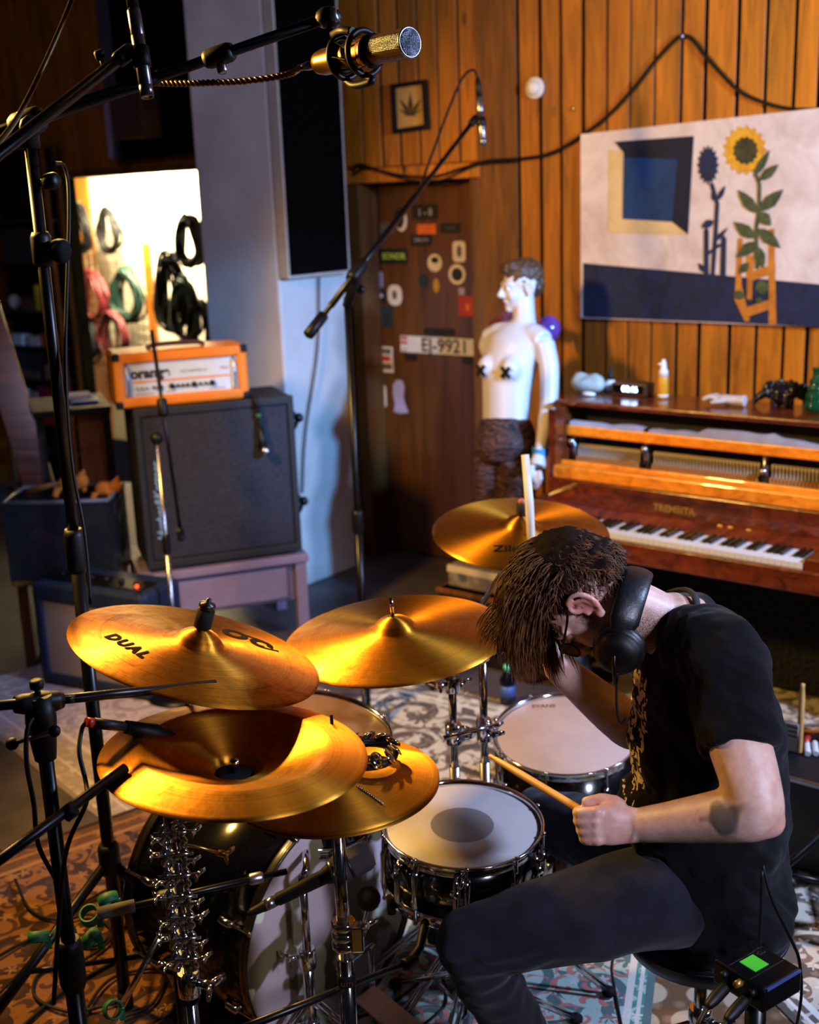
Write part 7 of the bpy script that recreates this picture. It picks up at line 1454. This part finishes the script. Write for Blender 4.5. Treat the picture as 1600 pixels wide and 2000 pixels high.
# ================================================================== STOOL, MONITOR BOX AND THE RIGHT SIDE
tc_ = D(1380, 1812, 2.40); T0 = Vector((tc_.x - 0.005, tc_.y + 0.01, 0)); seat_z = 0.485
th_ = thing('drum_stool', 'round black drum stool under the drummer', 'stool', T0)
VIN = mat('black_vinyl', '#0c0e16', 0.35, var=0.15, bump=0.1, bs=200)
obj('seat_cushion', MB().lathe([(0, -0.085), (0.10, -0.08), (0.15, -0.06), (0.165, -0.03), (0.165, -0.012), (0.15, 0.0), (0, 0.004)], 48, Matrix.Translation(T0 + Z * seat_z)), VIN, th_); obj('piping', MB().tube([T0 + Vector((0.1665 * math.cos(a * math.pi / 24), 0.1665 * math.sin(a * math.pi / 24), seat_z - 0.02)) for a in range(48)], 0.004, 6, closed=True), VIN, th_)
obj('post', MB().cyl(T0 + Z * 0.16, T0 + Z * (seat_z - 0.08), 0.0135, n=18), CHROME, th_); obj('lower_tube', MB().cyl(T0 + Z * 0.06, T0 + Z * 0.24, 0.0175, n=18), CHROME, th_); collar(th_, T0 + Z * 0.25, Z, 0.024, 0.045); wing(th_, T0 + Vector((0.02, -0.016, 0.25)), (0.7, -1, 0), 1.6); tripod(th_, T0, 0.27, 0.24, 20)
# monitor box on its own short stand
bx0 = D(1480, 1878, 2.06); ex = (D(1495, 1840, 2.12) - D(1408, 1877, 2.06)); ex.z = 0; ex.normalize(); ey = Z.cross(ex)
mq0 = D(1408, 1882, 2.02); mxz = mq0.z
e_x = Vector((0.60, 0.80, 0)).normalized(); e_x = Vector((0.83, 0.56, 0)).normalized(); e_y = Vector((0.56, -0.83, 0))
bm0 = D(1480, 1880, 2.03); MBx = basis(bm0, e_x, -e_y, Z)
hx = thing('headphone_amplifier', 'small black monitor box with a bright green label beside the stool', 'headphone amplifier', bm0 - Z * 0.06)
obj('case', MB().box((0, 0, -0.025), (0.098, 0.108, 0.046), MBx), BLACKM, hx, 0.005); obj('blue_edge_strip', MB().box((0.0, -0.055, -0.003), (0.086, 0.0035, 0.004), MBx), mat('blue_edge', '#3a4a80', 0.3), hx)  # thin plain blue strip along one side of the case
obj('green_label', MB().box((-0.004, 0.004, -0.0016), (0.034, 0.034, 0.001), MBx), mat('green_label', '#3fae2e', 0.5, em=0.25), hx)
obj('print', text_mb('P1', 0.022, MBx @ Matrix.Translation((0.030, 0.022, -0.0014)) @ Matrix.Rotation(rad(90), 4, 'Z'), 0.0003), STEEL, hx)
obj('print_line', MB().box((0.0, -0.02, -0.0017), (0.085, 0.0012, 0.0008), MBx), STEEL, hx); obj('print_line', MB().box((0.0, 0.026, -0.0017), (0.085, 0.0012, 0.0008), MBx), STEEL, hx)
for k in range(3): obj('knob', MB().lathe([(0.007, 0), (0.006, 0.012), (0, 0.012)], 12, MBx @ Matrix.Translation((-0.049, -0.035 + 0.03 * k, -0.014)) @ Matrix.Rotation(rad(-90), 4, 'Y')), GOLD if k == 1 else BLACK, hx)
hb0 = Vector((bm0.x, bm0.y, 0)); hst = thing('box_stand', 'short black stand carrying the monitor box', 'stand', hb0); obj('tube', MB().cyl(hb0 + Z * 0.03, Vector((hb0.x, hb0.y, bm0.z - 0.055)), 0.018, n=14), TUBE, hst); obj('mount_plate', MB().box((0, 0, -0.0535), (0.07, 0.07, 0.006), MBx), BLACKM, hst); leg3(hst, hb0, 0.22, 0.2, 100)
for k, (dx, lab) in enumerate(((-0.03, 'black connector cable plugged into the monitor box, nearer the stool'), (0.012, 'black connector cable plugged into the monitor box, nearer the camera'))):
    s0 = MBx @ Vector((-0.052, -dx - 0.012, -0.03)); d_ = (MBx.to_3x3() @ Vector((-1, -0.1, -0.25))).normalized(); cc_ = thing('connector_cable', lab, 'cable', s0)
    obj('plug', MB().lathe([(0.0095, 0), (0.0105, 0.012), (0.0105, 0.04), (0.008, 0.055), (0.005, 0.062)], 16, frame_z(s0, d_)), BLACK, cc_); e0 = s0 + d_ * 0.06
    obj('cable', MB().tube(spline([e0, e0 + d_ * 0.03 - Z * 0.02, e0 + Vector((-0.03 - 0.01 * k, 0.0, -0.08)), e0 + Vector((0.0, -0.02, -0.14)), e0 + Vector((0.03, -0.01 * k, -0.25)), Vector((e0.x + 0.05, e0.y + 0.05, 0.03))], 7), 0.0045, 8), CABLE, cc_)
tag(obj('headphone_cable', MB().tube(spline([D(1490, 1690, 2.05), D(1510, 1760, 2.05), D(1548, 1840, 2.08), D(1562, 1880, 2.1), D(1565, 1950, 2.15), D(1550, 2030, 2.3)], 8), 0.003, 6), CABLE), 'thin cable from the drummer back to the monitor box', 'cable')
tag(obj('headphone_cable', MB().tube(spline([D(1489, 1700, 2.03), D(1487, 1780, 2.04), D(1484, 1845, 2.05)], 6), 0.003, 6), CABLE), 'thin cable hanging straight down behind the stool', 'cable')
# stand legs at the right edge
rk = atz(1655, 1880, 0.0); rb_ = Vector((rk.x + 0.05, rk.y + 0.1, 0)); rst = thing('microphone_stand', 'black tripod stand cut off by the right edge', 'microphone stand', rb_); obj('tube', MB().cyl(rb_ + Z * 0.03, rb_ + Z * 1.0, 0.013), TUBE, rst); leg3(rst, rb_, 0.42, 0.40, 185, r=0.013)
# low flight case with odds and ends at the right
fx = D(1600, 1440, 3.25); fc = thing('flight_case', 'low black flight case at the right edge with small gear on it', 'case', Vector((fx.x + 0.12, fx.y + 0.15, 0.012)))
c0 = Vector((fx.x + 0.14, fx.y + 0.12, 0)); Mf = basis(c0, E1, E2, Z); hcz = 0.30
obj('body', MB().box((0, 0, 0.16), (0.52, 0.34, 0.28), Mf), mat('black_case_board', '#0d0c0f', 0.5), fc, 0.006)
for a, b in ((-0.26, -0.17), (0.26, -0.17), (-0.26, 0.17), (0.26, 0.17)): obj('corner_rail', MB().box((a, b, 0.16), (0.02, 0.02, 0.286), Mf), STEEL, fc, 0.003)
obj('top_rail', MB().box((0, -0.17, 0.297), (0.52, 0.012, 0.012), Mf), STEEL, fc, 0.002)
top = lambda a, b, z=0.0: Mf @ Vector((a, b, 0.301 + z))
def ontop(x, y): return atz(x, y, 0.302)
np_ = ontop(1540, 1468); Mn = basis(np_, E1, E2, Z); wb = thing('note_pad', 'white lined note pad standing on the flight case', 'note pad', np_); obj('sheet', MB().box((0, 0.01, 0.045), (0.05, 0.012, 0.088), Mn), WHITE, wb, 0.001)
for k in range(3): obj('printed_line', MB().box((0, 0.0035, 0.05 + 0.014 * k), (0.048, 0.001, 0.004), Mn), PBLK, wb)
ws = ontop(1561, 1470); tag(obj('drumstick', MB().lathe([(0.008, 0), (0.009, 0.004), (0.009, 0.17), (0.006, 0.20), (0.007, 0.21), (0, 0.214)], 14, frame_z(ws, Vector((0.02, 0.05, 1)))), STICKW), 'wooden drumstick standing upright on the flight case', 'drumstick')
for k in range(2): tag(obj('white_marker', MB().lathe([(0.008, 0), (0.009, 0.003), (0.009, 0.07), (0.006, 0.08), (0, 0.08)], 12, frame_z(ontop(1578 + 16 * k, 1478) + Z * 0.009, Vector((0.25, 0.9, 0.0)))), WHITE), ('left' if k == 0 else 'right') + ' one of two white markers lying on the flight case', 'marker')
rp0 = ontop(1573, 1460) + Z * 0.011; tag(obj('red_screwdriver', MB().tube([rp0, rp0 + Vector((0.02, 0.04, 0)), rp0 + Vector((0.04, 0.09, 0))], [0.009, 0.010, 0.004], 10), mat('red_handle', '#b02418', 0.4)), 'red handled screwdriver on the flight case', 'screwdriver')
pe = thing('effect_pedal', 'dark effect pedal with knobs at the back of the flight case', 'pedal', top(0.02, 0.08)); obj('case', MB().box((0.02, 0.08, 0.325), (0.13, 0.12, 0.046), Mf), BLACKM, pe, 0.004)
for k in range(3): obj('knob', MB().lathe([(0.012, 0), (0.01, 0.016), (0, 0.016)], 12, Mf @ Matrix.Translation((-0.02 + 0.04 * k, 0.09, 0.3485))), STEEL, pe)
tag(obj('orange_cable', MB().tube(spline([top(-0.24, 0.12, 0.008), top(-0.15, 0.08, 0.03), top(-0.05, 0.13, 0.06), top(0.1, 0.14, 0.05), top(0.2, 0.1, 0.008)], 8), 0.007, 8), mat('orange_rubber', '#b8620e', 0.5)), 'short orange cable lying across the flight case', 'cable')
tag(obj('yellow_plug', MB().lathe([(0.012, 0), (0.016, 0.01), (0.014, 0.03), (0.008, 0.045), (0, 0.046)], 14, frame_z(top(-0.235, 0.03, 0.0), Z)), PYEL), 'yellow plug adapter on the left of the flight case', 'plug')
# plastic bag and a second rolled rug by the foam sheet
bgp = atz(1500, 1262, 0.02); mb = MB().ball(bgp + Z * 0.05, (0.14, 0.08, 0.06), 22); mb.v = [v + (v - bgp) * (0.35 * noise.noise(v * 16)) for v in mb.v]; mb.v = [Vector((v.x, v.y, max(v.z, 0.014))) for v in mb.v]
tag(obj('plastic_bag', mb, mat('silvery_bag', '#8f98b8', 0.25, 0.2)), 'crumpled silvery bag on the carpet behind the drummer', 'bag')
tag(obj('drumstick', MB().lathe([(0.0075, 0), (0.008, 0.004), (0.008, 0.24), (0.005, 0.27), (0.006, 0.285), (0, 0.29)], 14, frame_z(D(1330, 1300, 3.6) - Z * 0.1, D(1432, 1172, 3.55) - D(1330, 1300, 3.6))), STICKW), 'spare drumstick tip showing above the drummer back', 'drumstick')
sbq = D(1330, 1300, 3.6); sb_ = thing('stick_bag', 'dark fabric stick bag standing behind the drummer', 'bag', Vector((sbq.x, sbq.y, 0.012))); obj('pouch', MB().tube([(sbq.x, sbq.y, 0.014), (sbq.x, sbq.y, 0.25), (sbq.x + 0.01, sbq.y, sbq.z + 0.05)], [0.09, 0.10, 0.08], 16, sq=0.6), DARK, sb_); obj('seam', MB().tube([(sbq.x - 0.088, sbq.y, 0.02), (sbq.x - 0.1, sbq.y, 0.25), (sbq.x - 0.07, sbq.y, sbq.z + 0.05)], 0.004, 6), BLACK, sb_)
# silver case and low box by the door
sc0 = D(958, 1140, 5.0); Ms = basis(Vector((sc0.x + 0.04, sc0.y + 0.05, 0)), E1, E2, Z); zt2 = D(958, 1104, 5.0).z; zb2 = D(958, 1160, 4.95).z
cr = thing('wooden_crate', 'low brown crate under the silver case behind the far cymbal', 'crate', Ms.translation); obj('body', MB().box((0, 0, zb2 / 2), (0.42, 0.3, zb2 - 0.004), Ms), DARK, cr, 0.006); obj('lid', MB().box((0, 0, zb2 - 0.012), (0.44, 0.32, 0.02), Ms), PINE_DK, cr, 0.004)
sv = thing('silver_case', 'small battered silver equipment case behind the far cymbal', 'case', Ms @ Vector((0, 0, zb2))); obj('body', MB().box((0, 0, (zt2 + zb2) / 2), (0.36, 0.24, zt2 - zb2 - 0.003), Ms), mat('battered_silver', '#8e8680', 0.5, 0.3, var=0.35, vs_=30), sv, 0.008); obj('lid_edge', MB().box((0, -0.121, zt2 - 0.02), (0.36, 0.008, 0.03), Ms), PAPER, sv, 0.002); obj('latch', MB().box((-0.1, -0.124, zt2 - 0.045), (0.03, 0.01, 0.03), Ms), STEEL, sv, 0.002)
bo = atz(992, 1372, 0.012); bt_ = thing('small_bottle', 'dark bottle with a green cap standing on the cream rug', 'bottle', bo); obj('bottle', MB().lathe([(0.028, 0), (0.03, 0.006), (0.03, 0.10), (0.014, 0.125), (0.012, 0.14)], 20, Matrix.Translation(bo)), mat('dark_bottle_glass', '#0c1018', 0.12), bt_); obj('cap', MB().lathe([(0.014, 0.138), (0.014, 0.155), (0, 0.156)], 16, Matrix.Translation(bo)), mat('mint_cap', '#5fd6a0', 0.4), bt_); obj('label', MB().lathe([(0.0305, 0.03), (0.0305, 0.075)], 20, Matrix.Translation(bo)), mat('blue_label', '#3c5a9c', 0.5), bt_)
bo = atz(1062, 1335, 0.012); tag(obj('equipment_bag', lump('bag', bo + Vector((0.10, 0.02, 0)), (0.10, 0.09, 0.09), 5, 0.3, DARK), mat('blue_black_bag', '#20242e', 0.6)), 'dark rounded equipment bag on the floor behind the floor tom', 'bag')

# ---------------------------------------------------------------- cables tangled on the floor, lower left
rc = random.Random(5)
def fcable(pts, r, label, z=0.016, n=10):
    P = [atz(x, y, z) for x, y in pts]; tag(obj('floor_cable', MB().tube(spline([p + Z * rc.uniform(0, 0.006) for p in P], n), r, 7), CABLE), label, 'cable')
fcable([(30, 1720), (60, 1780), (120, 1800), (180, 1790), (220, 1830), (160, 1880), (80, 1900), (70, 1950), (140, 1980), (230, 1960)], 0.0045, 'black cable looping on the ochre rug at the left edge')
fcable([(-20, 1880), (80, 1830), (180, 1850), (260, 1800), (330, 1790), (300, 1850), (220, 1880), (120, 1940), (40, 2010)], 0.005, 'black cable crossing the ochre rug under the tall stand')
fcable([(300, 2010), (380, 1960), (470, 1950), (560, 1965), (640, 1990), (700, 2010)], 0.005, 'black cable curving along the bottom edge left of the pedals')
fcable([(340, 2020), (420, 1985), (520, 1975), (600, 1985), (650, 2020)], 0.004, 'second cable at the bottom edge, just below the first curve')
fcable([(150, 2010), (200, 1930), (250, 1900), (320, 1900), (300, 1960), (240, 1990)], 0.0045, 'black cable loop around the tall stand foot')
fcable([(-20, 1960), (60, 1880), (130, 1790), (230, 1730), (300, 1700)], 0.004, 'thin cable running diagonally over the ochre rug')
fcable([(640, 2010), (760, 1965), (850, 1900), (870, 1960), (820, 2010)], 0.005, 'dark blue-black cable beside the snare stand leg')
fcable([(1060, 1790), (1185, 1840), (1195, 1900), (1205, 1960), (1215, 2010)], 0.004, 'thin cable lying over the teal runner')
GT = mat('green_tape')
for k, (x, y, dep, lab) in enumerate(((212, 1758, 2.42, 'green tape band highest on the low stand'), (176, 1788, 2.4, 'green tape bundle left of the grey boom grip'), (75, 1830, 2.36, 'green cable tie nearest the left edge'), (127, 1822, 2.38, 'green cable tie between two black legs'), (178, 1832, 2.42, 'green tape ring low behind the stand leg'), (221, 1972, 2.5, 'green tape ring on the rug at the tall stand foot'))):
    p = D(x, y, dep); q = MB().lathe([(0.016, -0.011), (0.021, -0.010), (0.021, 0.010), (0.016, 0.011)], 18, frame_z(p, Vector((rc.uniform(-1, 1), rc.uniform(-1, 1), 0.6))), closed=True); o = thing('tape_ring', lab, 'tape', p - Z * 0.02); obj('ring', q, GT, o); obj('tail', MB().box(p + Vector((0.018, 0, -0.012)), (0.012, 0.003, 0.03)), GT, o)
